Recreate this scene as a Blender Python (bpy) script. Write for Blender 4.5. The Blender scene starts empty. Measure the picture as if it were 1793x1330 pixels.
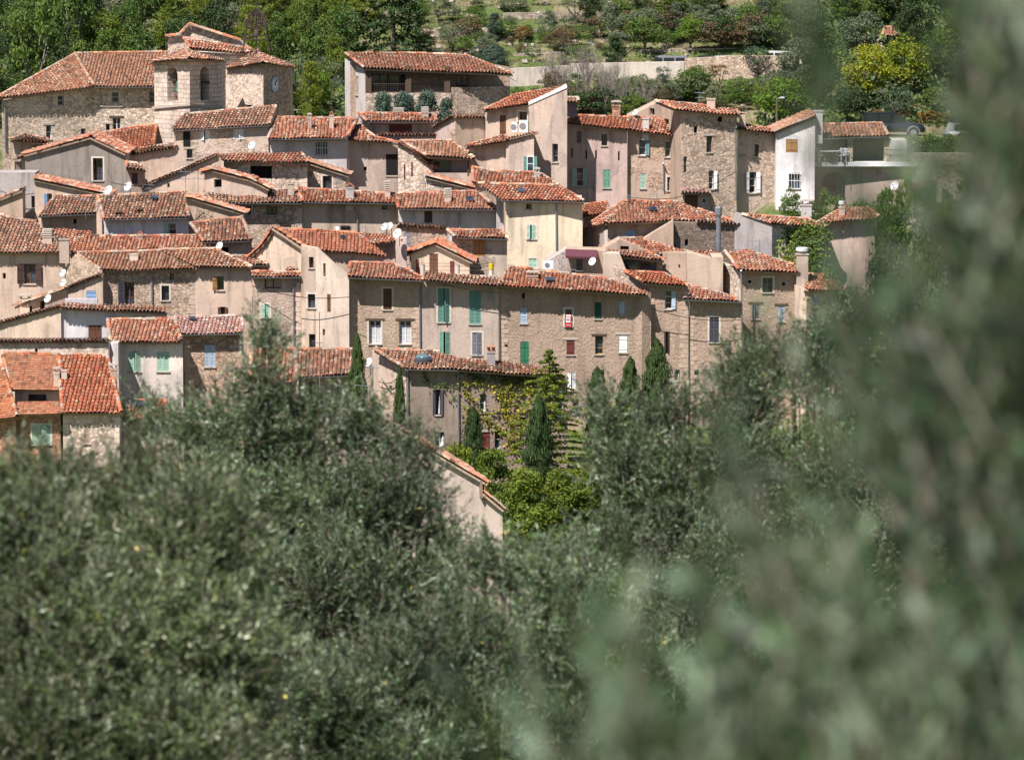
import bpy, bmesh, math, random
import numpy as np
from mathutils import Vector, geometry, noise as mnoise
SC = bpy.context.scene
COL = SC.collection
rnd = random.Random(7)
nrg = np.random.default_rng(11)
# ------------------------------------------------------------------ camera, sky, sun, exposure
F = 7500.0
TILT = math.atan(865 / F)
cam = bpy.data.cameras.new('camera'); co = bpy.data.objects.new('camera', cam); COL.objects.link(co)
co.location = (0, 0, 0); co.rotation_euler = (math.pi / 2 - TILT, 0, 0)
cam.sensor_width = 36; cam.lens = 36 * F / 1793; cam.clip_start = 0.2; cam.clip_end = 3000
cam.dof.use_dof = True; cam.dof.focus_distance = 262; cam.dof.aperture_fstop = 5.2; cam.dof.aperture_blades = 0
SC.camera = co
SUN_EL, SUN_AZ = math.radians(57), math.radians(37)      # azimuth: to the left of the viewing direction, behind the camera
sd = Vector((-math.sin(SUN_AZ) * math.cos(SUN_EL), -math.cos(SUN_AZ) * math.cos(SUN_EL), math.sin(SUN_EL)))
w = bpy.data.worlds.new('World'); SC.world = w; w.use_nodes = True
nt = w.node_tree; sky = nt.nodes.new('ShaderNodeTexSky'); sky.sky_type = 'NISHITA'; sky.sun_disc = False
sky.sun_elevation = SUN_EL; sky.sun_rotation = math.atan2(sd.x, sd.y)
sky.air_density = 1.0; sky.dust_density = 0.3
bgn = nt.nodes['Background']; bgn.inputs['Strength'].default_value = 0.05
nt.links.new(sky.outputs[0], bgn.inputs[0])
sl = bpy.data.lights.new('sun', 'SUN'); sl.energy = 5.0; sl.angle = math.radians(0.53); sl.color = (1.0, 0.945, 0.905)
so = bpy.data.objects.new('sun', sl); COL.objects.link(so); so.rotation_euler = sd.to_track_quat('Z', 'Y').to_euler()
so.location = (-60, -60, 90)
SC.view_settings.view_transform = 'Standard'; SC.view_settings.look = 'None'; SC.view_settings.gamma = 1
SC.view_settings.exposure = 0.82
SC.cycles.max_bounces = 6; SC.cycles.diffuse_bounces = 2; SC.cycles.transparent_max_bounces = 4
# ------------------------------------------------------------------ pixel of the photograph -> place in the world
FW = Vector((0, math.cos(TILT), -math.sin(TILT))); UP = Vector((0, math.sin(TILT), math.cos(TILT)))
def ray(px, py):
    return FW + Vector(((px - 896.5) / F, 0, 0)) + UP * ((665 - py) / F)
def P(px, py, Y):
    r = ray(px, py); return r * (Y / r.y)
def hit(px, py, o, n):
    r = ray(px, py); return r * (o.dot(n) / r.dot(n))
GK = [(-30, -1.0), (0, -1.75), (8, -3.2), (20, -7.6), (60, -22), (150, -42), (230, -38), (245, -35.4), (262, -33.0), (275, -27.2), (300, -18.9), (312, -16.7), (345, -9.2), (372, -3), (480, 26), (900, 120)]
def sm(a, b, t):
    t = min(1, max(0, (t - a) / (b - a))); return t * t * (3 - 2 * t)
def ground(x, y):
    z = GK[-1][1]
    for (a, za), (b, zb) in zip(GK, GK[1:]):
        if y <= b:
            t = max(0, (y - a) / (b - a)); z = za + (zb - za) * t; break
    z += 3.4 * sm(13.5, 17, x) * sm(272, 278, y) * (1 - sm(284, 291, y))
    if y > 306 and x > -6:      # terraces on the hillside
        k = 4.2; f = (y / k) % 1.0; z += sm(306, 312, y) * sm(-6, 0, x) * (sm(0.0, 0.25, f) - f) * 0.75
    if y > 304: z += 0.35 * mnoise.noise(Vector((x * .13, y * .13, 3.0))) * sm(304, 312, y)
    return z
def gray_hit(px, py, y0=236, y1=420):
    y = y0; r = ray(px, py)
    while y < y1:
        p = r * (y / r.y)
        if p.z < ground(p.x, p.y): return p
        y += 0.4
    return r * (y1 / r.y)
# ------------------------------------------------------------------ mesh helpers
def link_mesh(name, verts, faces, mat=None, parent=None, uvs=None, cols=None, smooth=False):
    me = bpy.data.meshes.new(name)
    if isinstance(verts, np.ndarray):
        v = verts
    else:
        v = np.array([tuple(p) for p in verts], dtype=np.float64).reshape(-1, 3)
    if parent is not None: v = v - np.array(parent['_o'] if '_o' in parent else tuple(parent.location))
    if isinstance(faces, np.ndarray):
        n, k = faces.shape
        me.vertices.add(len(v)); me.vertices.foreach_set('co', v.astype(np.float32).ravel())
        me.loops.add(n * k); me.loops.foreach_set('vertex_index', faces.astype(np.int32).ravel())
        me.polygons.add(n); me.polygons.foreach_set('loop_start', np.arange(0, n * k, k, dtype=np.int32))
        me.update(calc_edges=True)
    else:
        me.from_pydata(v.tolist(), [], faces)
    if uvs is not None:
        ul = me.uv_layers.new(name='UVMap')
        li = np.zeros(len(me.loops), dtype=np.int32); me.loops.foreach_get('vertex_index', li)
        ul.data.foreach_set('uv', np.asarray(uvs, dtype=np.float32)[li].ravel())
    if cols is not None:
        ca = me.color_attributes.new('tint', 'FLOAT_COLOR', 'POINT')
        c = np.asarray(cols, dtype=np.float32)
        if c.shape[1] == 3: c = np.hstack([c, np.ones((len(c), 1), np.float32)])
        ca.data.foreach_set('color', c.ravel())
    if smooth: me.polygons.foreach_set('use_smooth', [True] * len(me.polygons))
    o = bpy.data.objects.new(name, me); COL.objects.link(o)
    if mat: me.materials.append(mat)
    if parent is not None: o.parent = parent; o['_o'] = tuple(parent['_o'] if '_o' in parent else tuple(parent.location))
    return o
def thing(name, label, cat, loc, group=None):
    o = bpy.data.objects.new(name, None); COL.objects.link(o); o.location = loc; o.empty_display_size = 0.3
    o['label'] = label; o['category'] = cat
    if group: o['group'] = group
    return o
def tag(o, label=None, cat=None, group=None, kind=None):
    if label: o['label'] = label
    if cat: o['category'] = cat
    if group: o['group'] = group
    if kind: o['kind'] = kind
    return o
class MB:
    def __init__(s): s.v = []; s.f = []; s.uv = []
    def add(s, vs, fs, uv=None):
        k = len(s.v); s.v += [Vector(p) for p in vs]; s.f += [[i + k for i in f] for f in fs]
        s.uv += list(uv) if uv else [(p[0], p[2]) for p in s.v[k:]]
    def box(s, o, u, v, w_):      # corner and three edge vectors
        o, u, v, w_ = Vector(o), Vector(u), Vector(v), Vector(w_)
        p = [o, o + u, o + u + v, o + v]; p += [q + w_ for q in p]
        s.add(p, [(0, 3, 2, 1), (4, 5, 6, 7), (0, 1, 5, 4), (1, 2, 6, 5), (2, 3, 7, 6), (3, 0, 4, 7)])
    def cbox(s, c, sx, sy, sz, rz=0.0, taper=1.0):   # centred on its base
        ca, sa = math.cos(rz), math.sin(rz); vs = []
        for z, t in ((0, 1), (sz, taper)):
            for a, b in ((-1, -1), (1, -1), (1, 1), (-1, 1)):
                x, y = a * sx / 2 * t, b * sy / 2 * t
                vs.append((c[0] + x * ca - y * sa, c[1] + x * sa + y * ca, c[2] + z))
        s.add(vs, [(0, 3, 2, 1), (4, 5, 6, 7), (0, 1, 5, 4), (1, 2, 6, 5), (2, 3, 7, 6), (3, 0, 4, 7)])
    def tube(s, pts, rad, n=6, cap=True):
        pts = [Vector(p) for p in pts]; m = len(pts)
        if not hasattr(rad, '__len__'): rad = [rad] * m
        vs = []; prev = None
        for i, p in enumerate(pts):
            d = (pts[min(i + 1, m - 1)] - pts[max(i - 1, 0)])
            d = d.normalized() if d.length > 1e-9 else Vector((0, 0, 1))
            a = prev - d * prev.dot(d) if prev is not None else d.cross(Vector((0.31, 0.9, 0.2)) if abs(d.z) > .8 else Vector((0, 0, 1)))
            if a.length < 1e-6: a = d.orthogonal()
            a.normalize(); b = d.cross(a); prev = a
            for k in range(n):
                t = 2 * math.pi * k / n; vs.append(p + (a * math.cos(t) + b * math.sin(t)) * rad[i])
        fs = [(i * n + k, i * n + (k + 1) % n, (i + 1) * n + (k + 1) % n, (i + 1) * n + k) for i in range(m - 1) for k in range(n)]
        if cap: fs += [tuple(range(n))[::-1], tuple(range((m - 1) * n, m * n))]
        s.add(vs, fs)
    def lathe(s, c, prof, n=14, sx=1.0):
        vs = []; m = len(prof)
        for r, z in prof:
            for k in range(n):
                t = 2 * math.pi * k / n; vs.append((c[0] + r * math.cos(t) * sx, c[1] + r * math.sin(t), c[2] + z))
        fs = [(i * n + k, i * n + (k + 1) % n, (i + 1) * n + (k + 1) % n, (i + 1) * n + k) for i in range(m - 1) for k in range(n)]
        fs += [tuple(range(n))[::-1], tuple(range((m - 1) * n, m * n))]
        s.add(vs, fs)
    def prism(s, poly, vec):
        vec = Vector(vec); n = len(poly); vs = [Vector(p) for p in poly]; vs += [p + vec for p in vs]
        s.add(vs, [tuple(range(n))[::-1], tuple(range(n, 2 * n))] + [(i, (i + 1) % n, (i + 1) % n + n, i + n) for i in range(n)])
    def build(s, name, mat, parent=None, smooth=False):
        return link_mesh(name, s.v, s.f, mat, parent, uvs=s.uv, smooth=smooth)
# ------------------------------------------------------------------ materials
_M = {}
def newmat(key):
    m = bpy.data.materials.new(key); m.use_nodes = True; t = m.node_tree
    b = t.nodes['Principled BSDF']; _M[key] = m
    return m, t, b
def nd(t, typ, **k):
    n = t.nodes.new(typ)
    for a, v in k.items():
        if a.startswith('i_'):
            kk = a[2:]; n.inputs[int(kk) if kk.isdigit() else kk.replace('_', ' ')].default_value = v
        else: setattr(n, a, v)
    return n
def mixc(t, fac, a, b, mode='MIX'):
    n = t.nodes.new('ShaderNodeMix'); n.data_type = 'RGBA'; n.blend_type = mode
    for sock, val in ((n.inputs[0], fac), (n.inputs[6], a), (n.inputs[7], b)):
        if isinstance(val, bpy.types.NodeSocket): t.links.new(val, sock)
        elif isinstance(val, (int, float)): sock.default_value = val
        else: sock.default_value = tuple(val)[:3] + (1,)
    return n.outputs[2]
def ramp(t, src, stops):
    r = t.nodes.new('ShaderNodeValToRGB'); e = r.color_ramp.elements
    while len(e) < len(stops): e.new(0.5)
    for el, (p, c) in zip(e, stops):
        el.position = p; el.color = (c, c, c, 1) if isinstance(c, (int, float)) else tuple(c)[:3] + (1,)
    t.links.new(src, r.inputs[0]); return r.outputs[0]
def plain(key, col, rough=.7, metal=0.0, nz=.12, spec=.3):
    if key in _M: return _M[key]
    m, t, b = newmat(key)
    tc = nd(t, 'ShaderNodeTexCoord'); n = nd(t, 'ShaderNodeTexNoise', i_Scale=6.0, i_Detail=5.0)
    t.links.new(tc.outputs['Object'], n.inputs['Vector'])
    k = ramp(t, n.outputs[0], [(.3, 1 - nz * 1.6), (.7, 1 + nz * .4)])
    c = mixc(t, 1.0, col, k, 'MULTIPLY'); t.links.new(c, b.inputs['Base Color'])
    b.inputs['Roughness'].default_value = rough; b.inputs['Metallic'].default_value = metal
    b.inputs['Specular IOR Level'].default_value = spec
    return m
def stone_color(t, vec, base, scale, contrast=1.0):
    """voronoi rubble: returns colour socket and height socket"""
    mp = nd(t, 'ShaderNodeMapping'); mp.inputs['Scale'].default_value = (1, 1, 1.55); t.links.new(vec, mp.inputs[0])
    nz = nd(t, 'ShaderNodeTexNoise', i_Scale=3.0, i_Detail=2.0); t.links.new(mp.outputs[0], nz.inputs['Vector'])
    wv = nd(t, 'ShaderNodeVectorMath', operation='MULTIPLY_ADD'); t.links.new(nz.outputs[1], wv.inputs[0])
    wv.inputs[1].default_value = (.16,) * 3; t.links.new(mp.outputs[0], wv.inputs[2])
    v = nd(t, 'ShaderNodeTexVoronoi', i_Scale=scale); t.links.new(wv.outputs[0], v.inputs['Vector'])
    v2 = nd(t, 'ShaderNodeTexVoronoi', i_Scale=scale, feature='DISTANCE_TO_EDGE'); t.links.new(wv.outputs[0], v2.inputs['Vector'])
    sep = nd(t, 'ShaderNodeSeparateColor'); t.links.new(v.outputs['Color'], sep.inputs[0])
    b = base
    cr = ramp(t, sep.outputs[0], [(0.0, [x * (1 - .42 * contrast) for x in b]), (.35, [b[0] * .92, b[1] * .9, b[2] * .88]), (.6, [x * 1.08 for x in b]),
                                  (.85, [min(.9, b[0] * 1.35), min(.9, b[1] * 1.32), b[2] * 1.25]), (1.0, [b[0] * 1.1, b[1] * .9, b[2] * .78])])
    edge = ramp(t, v2.outputs['Distance'], [(.02, 0.0), (.09, 1.0)])
    mort = mixc(t, edge, [b[0] * .62, b[1] * .58, b[2] * .52] if contrast > .9 else [x * .8 for x in b], cr)
    return mort, edge, v2.outputs['Distance']
def wallmat(kind, col, key=None):
    """kind: p plaster, r rubble, s rough plaster with small stones, a ashlar, m plaster falling off rubble"""
    key = key or 'wall_%s_%.2f_%.2f_%.2f' % (kind, *col)
    if key in _M: return _M[key]
    m, t, b = newmat(key); b.inputs['Roughness'].default_value = .92; b.inputs['Specular IOR Level'].default_value = .15
    tc = nd(t, 'ShaderNodeTexCoord'); oi = nd(t, 'ShaderNodeObjectInfo')
    off = nd(t, 'ShaderNodeVectorMath', operation='MULTIPLY_ADD'); t.links.new(oi.outputs['Random'], off.inputs[0]); off.inputs[1].default_value = (37, 19, 53)
    t.links.new(tc.outputs['Object'], off.inputs[2]); vec = off.outputs[0]
    big = nd(t, 'ShaderNodeTexNoise', i_Scale=.45, i_Detail=6.0, i_Roughness=.65); t.links.new(vec, big.inputs['Vector'])
    fine = nd(t, 'ShaderNodeTexNoise', i_Scale=7.0, i_Detail=6.0, i_Roughness=.7); t.links.new(vec, fine.inputs['Vector'])
    mp = nd(t, 'ShaderNodeMapping'); mp.inputs['Scale'].default_value = (1.7, 1.7, .22); t.links.new(vec, mp.inputs[0])
    stre = nd(t, 'ShaderNodeTexNoise', i_Scale=1.0, i_Detail=4.0, i_Roughness=.6); t.links.new(mp.outputs[0], stre.inputs['Vector'])
    bump = nd(t, 'ShaderNodeBump', i_Strength=.6, i_Distance=.05)
    if kind == 'a':
        uv = nd(t, 'ShaderNodeUVMap'); br = nd(t, 'ShaderNodeTexBrick', i_Scale=1.0, i_Mortar_Size=.018, i_Mortar_Smooth=.3, i_Brick_Width=.62, i_Row_Height=.31)
        nz = nd(t, 'ShaderNodeTexNoise', i_Scale=2.2, i_Detail=3.0); t.links.new(uv.outputs[0], nz.inputs['Vector'])
        wv = nd(t, 'ShaderNodeVectorMath', operation='MULTIPLY_ADD'); t.links.new(nz.outputs[1], wv.inputs[0]); wv.inputs[1].default_value = (.09,) * 3; t.links.new(uv.outputs[0], wv.inputs[2])
        t.links.new(wv.outputs[0], br.inputs['Vector'])
        br.inputs['Color1'].default_value = tuple(x * .86 for x in col) + (1,); br.inputs['Color2'].default_value = tuple(min(1, x * 1.18) for x in col) + (1,)
        br.inputs['Mortar'].default_value = tuple(x * .42 for x in col) + (1,)
        c = mixc(t, .5, br.outputs[0], ramp(t, fine.outputs[0], [(.3, .62), (.68, 1.12)]), 'MULTIPLY')
        hgt = br.outputs[1]; bump.invert = True
    elif kind in 'rm':
        c, edge, dist = stone_color(t, vec, col, 3.5 + (sum(col) * 37.0) % 2.2 if kind == 'r' else 5.0)
        hgt = edge
        if sum(col) > 1.5: c = mixc(t, .38, c, col)
        if kind == 'r':
            mk = ramp(t, big.outputs[0], [(.60, 0.0), (.66, .8)]); c = mixc(t, mk, c, mixc(t, 1.0, [min(.85, x * 1.08) for x in col], ramp(t, fine.outputs[0], [(.3, .8), (.7, 1.05)]), 'MULTIPLY'))
        if kind == 'm':
            pl = mixc(t, 1.0, [min(.9, x * 1.12) for x in col], ramp(t, fine.outputs[0], [(.3, .84), (.7, 1.06)]), 'MULTIPLY')
            mk = ramp(t, big.outputs[0], [(.5, 0.0), (.56, 1.0)])
            c = mixc(t, mk, pl, c); h2 = nd(t, 'ShaderNodeMath', operation='MULTIPLY'); t.links.new(mk, h2.inputs[0]); t.links.new(edge, h2.inputs[1]); hgt = h2.outputs[0]
    elif kind == 's':
        vo = nd(t, 'ShaderNodeTexVoronoi', i_Scale=6.5); t.links.new(vec, vo.inputs['Vector'])
        sp = ramp(t, vo.outputs['Distance'], [(.16, 1.0), (.34, 0.0)])
        sep = nd(t, 'ShaderNodeSeparateColor'); t.links.new(vo.outputs['Color'], sep.inputs[0])
        sc = ramp(t, sep.outputs[0], [(0, [x * .62 for x in col]), (.5, [x * .9 for x in col]), (1, [min(.95, x * 1.5) for x in col])])
        fc = nd(t, 'ShaderNodeMath', operation='MULTIPLY'); t.links.new(sp, fc.inputs[0]); fc.inputs[1].default_value = .75
        c = mixc(t, fc.outputs[0], mixc(t, 1.0, col, ramp(t, fine.outputs[0], [(.32, .72), (.68, 1.12)]), 'MULTIPLY'), sc)
        hgt = fine.outputs[0]; bump.inputs['Strength'].default_value = 1.0; bump.inputs['Distance'].default_value = .1
    else:
        c = mixc(t, 1.0, col, ramp(t, fine.outputs[0], [(.3, .84), (.7, 1.05)]), 'MULTIPLY'); hgt = fine.outputs[0]
        pw = nd(t, 'ShaderNodeVectorMath', operation='MULTIPLY_ADD'); t.links.new(big.outputs[1], pw.inputs[0]); pw.inputs[1].default_value = (1.1,) * 3; t.links.new(vec, pw.inputs[2])
        vp = nd(t, 'ShaderNodeTexVoronoi', i_Scale=.42); t.links.new(pw.outputs[0], vp.inputs['Vector']); sp_ = nd(t, 'ShaderNodeSeparateColor'); t.links.new(vp.outputs['Color'], sp_.inputs[0])
        c = mixc(t, 1.0, c, ramp(t, sp_.outputs[0], [(.0, (.80, .80, .82)), (.22, (.98, .98, .98)), (.7, (1.0, 1.0, 1.0)), (.88, (1.08, 1.07, 1.05))]), 'MULTIPLY')
        vc = nd(t, 'ShaderNodeTexVoronoi', i_Scale=.55, feature='DISTANCE_TO_EDGE'); t.links.new(pw.outputs[0], vc.inputs['Vector'])
        ck = nd(t, 'ShaderNodeMath', operation='MULTIPLY'); t.links.new(ramp(t, vc.outputs['Distance'], [(.003, .5), (.009, 0.0)]), ck.inputs[0]); t.links.new(ramp(t, big.outputs[0], [(.52, 0.0), (.6, 1.0)]), ck.inputs[1])
        c = mixc(t, ck.outputs[0], c, [x * .5 for x in col])
        bump.inputs['Distance'].default_value = .03
    c = mixc(t, 1.0, c, ramp(t, big.outputs[0], [(.3, .80), (.5, 1.0), (.75, 1.1)]), 'MULTIPLY')
    c = mixc(t, .62 if kind == 'p' else .4, c, ramp(t, stre.outputs[0], [(.33, .48), (.49, 1.0), (.8, 1.07)]), 'MULTIPLY')
    t.links.new(hgt, bump.inputs['Height']); t.links.new(bump.outputs[0], b.inputs['Normal'])
    t.links.new(c, b.inputs['Base Color'])
    return m
def tilemat():
    m, t, b = newmat('terracotta_tiles'); b.inputs['Roughness'].default_value = .9; b.inputs['Specular IOR Level'].default_value = .12
    at = nd(t, 'ShaderNodeAttribute'); at.attribute_name = 'tint'
    tc = nd(t, 'ShaderNodeTexCoord'); n = nd(t, 'ShaderNodeTexNoise', i_Scale=9.0, i_Detail=4.0, i_Roughness=.7); t.links.new(tc.outputs['Object'], n.inputs['Vector'])
    big = nd(t, 'ShaderNodeTexNoise', i_Scale=.8, i_Detail=5.0, i_Roughness=.7); t.links.new(tc.outputs['Object'], big.inputs['Vector'])
    c = mixc(t, .8, at.outputs['Color'], ramp(t, n.outputs[0], [(.34, .55), (.5, .95), (.7, 1.18)]), 'MULTIPLY')
    lich = ramp(t, big.outputs[0], [(.52, 0.0), (.72, .5)])
    c = mixc(t, lich, c, (.20, .15, .115))
    t.links.new(c, b.inputs['Base Color'])
    return m
def leafmat(key, col, trans=.35, var=.25, rough=.6):
    m, t, b = newmat(key)
    at = nd(t, 'ShaderNodeAttribute'); at.attribute_name = 'tint'; oi = nd(t, 'ShaderNodeObjectInfo')
    rv = ramp(t, oi.outputs['Random'], [(0, (1 - var, 1 - var * .8, 1 - var)), (.5, (1, 1, 1)), (1, (1 + var * .8, 1 + var * .45, 1 - var * .3))])
    c = mixc(t, 1.0, mixc(t, 1.0, col, at.outputs['Color'], 'MULTIPLY'), rv, 'MULTIPLY')
    t.links.new(c, b.inputs['Base Color']); b.inputs['Roughness'].default_value = rough; b.inputs['Specular IOR Level'].default_value = .25
    tr = nd(t, 'ShaderNodeBsdfTranslucent'); tcx = mixc(t, 1.0, c, (1.15, 1.25, .55), 'MULTIPLY'); t.links.new(tcx, tr.inputs[0])
    mx = nd(t, 'ShaderNodeMixShader'); mx.inputs[0].default_value = trans
    t.links.new(b.outputs[0], mx.inputs[1]); t.links.new(tr.outputs[0], mx.inputs[2])
    t.links.new(mx.outputs[0], t.nodes['Material Output'].inputs[0])
    return m
def glassmat():
    m, t, b = newmat('window_glass'); b.inputs['Base Color'].default_value = (.018, .024, .034, 1); b.inputs['Roughness'].default_value = .12
    b.inputs['Specular IOR Level'].default_value = .9
    tc = nd(t, 'ShaderNodeTexCoord'); n = nd(t, 'ShaderNodeTexNoise', i_Scale=1.5, i_Detail=2.0); t.links.new(tc.outputs['Object'], n.inputs['Vector'])
    t.links.new(mixc(t, ramp(t, n.outputs[0], [(.4, 0.0), (.65, 1.0)]), (.012, .015, .02), (.05, .075, .11)), b.inputs['Base Color'])
    bp = nd(t, 'ShaderNodeBump', i_Strength=.15, i_Distance=.02); t.links.new(n.outputs[0], bp.inputs['Height']); t.links.new(bp.outputs[0], b.inputs['Normal'])
    return m
TILE = tilemat(); GLASS = glassmat()
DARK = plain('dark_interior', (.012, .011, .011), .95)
ZINC = plain('weathered_zinc', (.30, .32, .36), .45, .6)
IRON = plain('rusty_iron', (.07, .045, .04), .8)
WHITE = plain('white_paint', (.80, .80, .80), .5)
SILL = plain('pale_stone', (.45, .39, .33), .9)
WOODD = plain('old_dark_wood', (.10, .065, .045), .85)
CREAMC = plain('pale_render_cap', (.62, .54, .45), .9)
C = dict(cream=(.60, .465, .36), peach=(.58, .435, .345), pink=(.54, .405, .355), tan=(.44, .325, .25), brown=(.38, .285, .235), grey=(.38, .34, .325), lstone=(.60, .49, .41), stone=(.50, .395, .32),
         white=(.76, .72, .71), dgrey=(.19, .165, .15), yellow=(.71, .585, .43), beige=(.50, .395, .33), mauve=(.42, .33, .32), palegrey=(.60, .54, .51), ochre=(.50, .385, .30))
PAINT = dict(green=(.17, .36, .26), bgreen=(.03, .16, .085), dgreen=(.008, .075, .04), lgreen=(.40, .58, .46), teal=(.15, .31, .25), blue=(.22, .36, .55), pblue=(.42, .50, .60), white=(.80, .80, .80),
             brown=(.13, .06, .035), rbrown=(.14, .035, .03), ochre=(.36, .19, .07), dbrown=(.07, .04, .035), grey=(.23, .23, .26), dgrey=(.07, .07, .09), yellow=(.38, .26, .05),
             mauve=(.19, .16, .19), tan=(.42, .32, .25), steel=(.06, .12, .17), navy=(.04, .05, .10), bluegreen=(.18, .30, .33))
def paint(c):
    return plain('paint_' + c, PAINT[c], .6)
# ------------------------------------------------------------------ roofs of canal tiles
PAL = {
 'red': ([(.50, .165, .085), (.42, .12, .065), (.60, .29, .18), (.66, .46, .34), (.34, .11, .07), (.24, .15, .115)], [.27, .2, .22, .14, .09, .08]),
 'old': ([(.42, .15, .085), (.30, .11, .07), (.52, .27, .17), (.56, .42, .31), (.24, .15, .11), (.13, .09, .07)], [.2, .16, .18, .14, .17, .15]),
 'pale': ([(.52, .23, .13), (.46, .18, .10), (.60, .34, .22), (.62, .45, .32), (.38, .16, .1), (.30, .18, .13)], [.25, .2, .22, .13, .12, .08]),
 'bright': ([(.52, .14, .06), (.45, .105, .045), (.60, .22, .11), (.60, .30, .17), (.42, .1, .05), (.3, .1, .06)], [.34, .3, .16, .08, .08, .04]),
 'mauve': ([(.52, .30, .27), (.46, .22, .19), (.60, .42, .38), (.58, .20, .1), (.38, .22, .2), (.62, .5, .46)], [.27, .22, .2, .08, .12, .11]),
 'flat': ([(.46, .145, .06), (.40, .11, .05), (.50, .18, .075), (.44, .19, .085), (.40, .13, .06), (.32, .17, .08)], [.28, .25, .18, .13, .1, .06]),
}
def pick(pal, n, g):
    cs, ws = PAL[pal]; w_ = np.array(ws) / sum(ws)
    c = np.array(cs)[g.choice(len(cs), n, p=w_)]
    c = c * .80 + np.array((.43, .25, .17)) * .20
    c = np.where(g.random((n, 1)) < .13, c * .5, c)
    return c * g.uniform(.74, 1.16, (n, 1))
def strips(P0, E, S, N, u, va, vb, prof_a, prof_b, wave):
    """one strip per tile: prof = list of (lateral, height) at lower and upper ends"""
    n = len(u); k = len(prof_a); out = np.zeros((n, 2, k, 3))
    for e, (v, pr) in enumerate(((va, prof_a), (vb, prof_b))):
        for j, (lat, h) in enumerate(pr):
            uu = u + lat; hh = h + wave(uu, v)
            out[:, e, j] = P0 + uu[:, None] * E + v[:, None] * S + hh[:, None] * N
    base = (np.arange(n) * 2 * k)[:, None, None]
    j = np.arange(k - 1)[None, :]
    q = np.stack([j, j + 1, j + 1 + k, j + k], -1) + base
    return out.reshape(-1, 3), q.reshape(-1, 4)
HALF = [(-1, 0), (-.75, .62), (-.3, .95), (.3, .95), (.75, .62), (1, 0)]
def cap_row(A, B, N, vv, ff, cc, g, pal, r=.13, step=.38, lift=.03, mortar=.3):
    A = np.array(A); B = np.array(B); L = np.linalg.norm(B - A)
    if L < .3: return
    d = (B - A) / L; side = np.cross(d, N); side /= np.linalg.norm(side); up = np.cross(side, d)
    n = max(1, int(L / step)); k = len(HALF)
    cols = pick(pal, n, g)
    mo = g.random(n) < mortar; cols[mo] = np.array((.40, .31, .25)) * g.uniform(.7, 1.1, (mo.sum(), 1))
    for i in range(n):
        a = A + d * (L * i / n - .03); b = A + d * (L * (i + 1) / n + .03); dz = g.uniform(-.015, .015)
        vs = [a + side * x * r + up * (h * r * .85 + lift + dz) for x, h in HALF] + [b + side * x * r * .85 + up * (h * r * .72 + lift - .01 + dz) for x, h in HALF]
        o = sum(len(x) for x in vv); vv.append(np.array(vs))
        ff.append(np.array([(o + j, o + j + 1, o + j + 1 + k, o + j + k) for j in range(k - 1)])); cc.append(np.repeat(cols[i][None], 2 * k, 0))
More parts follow.
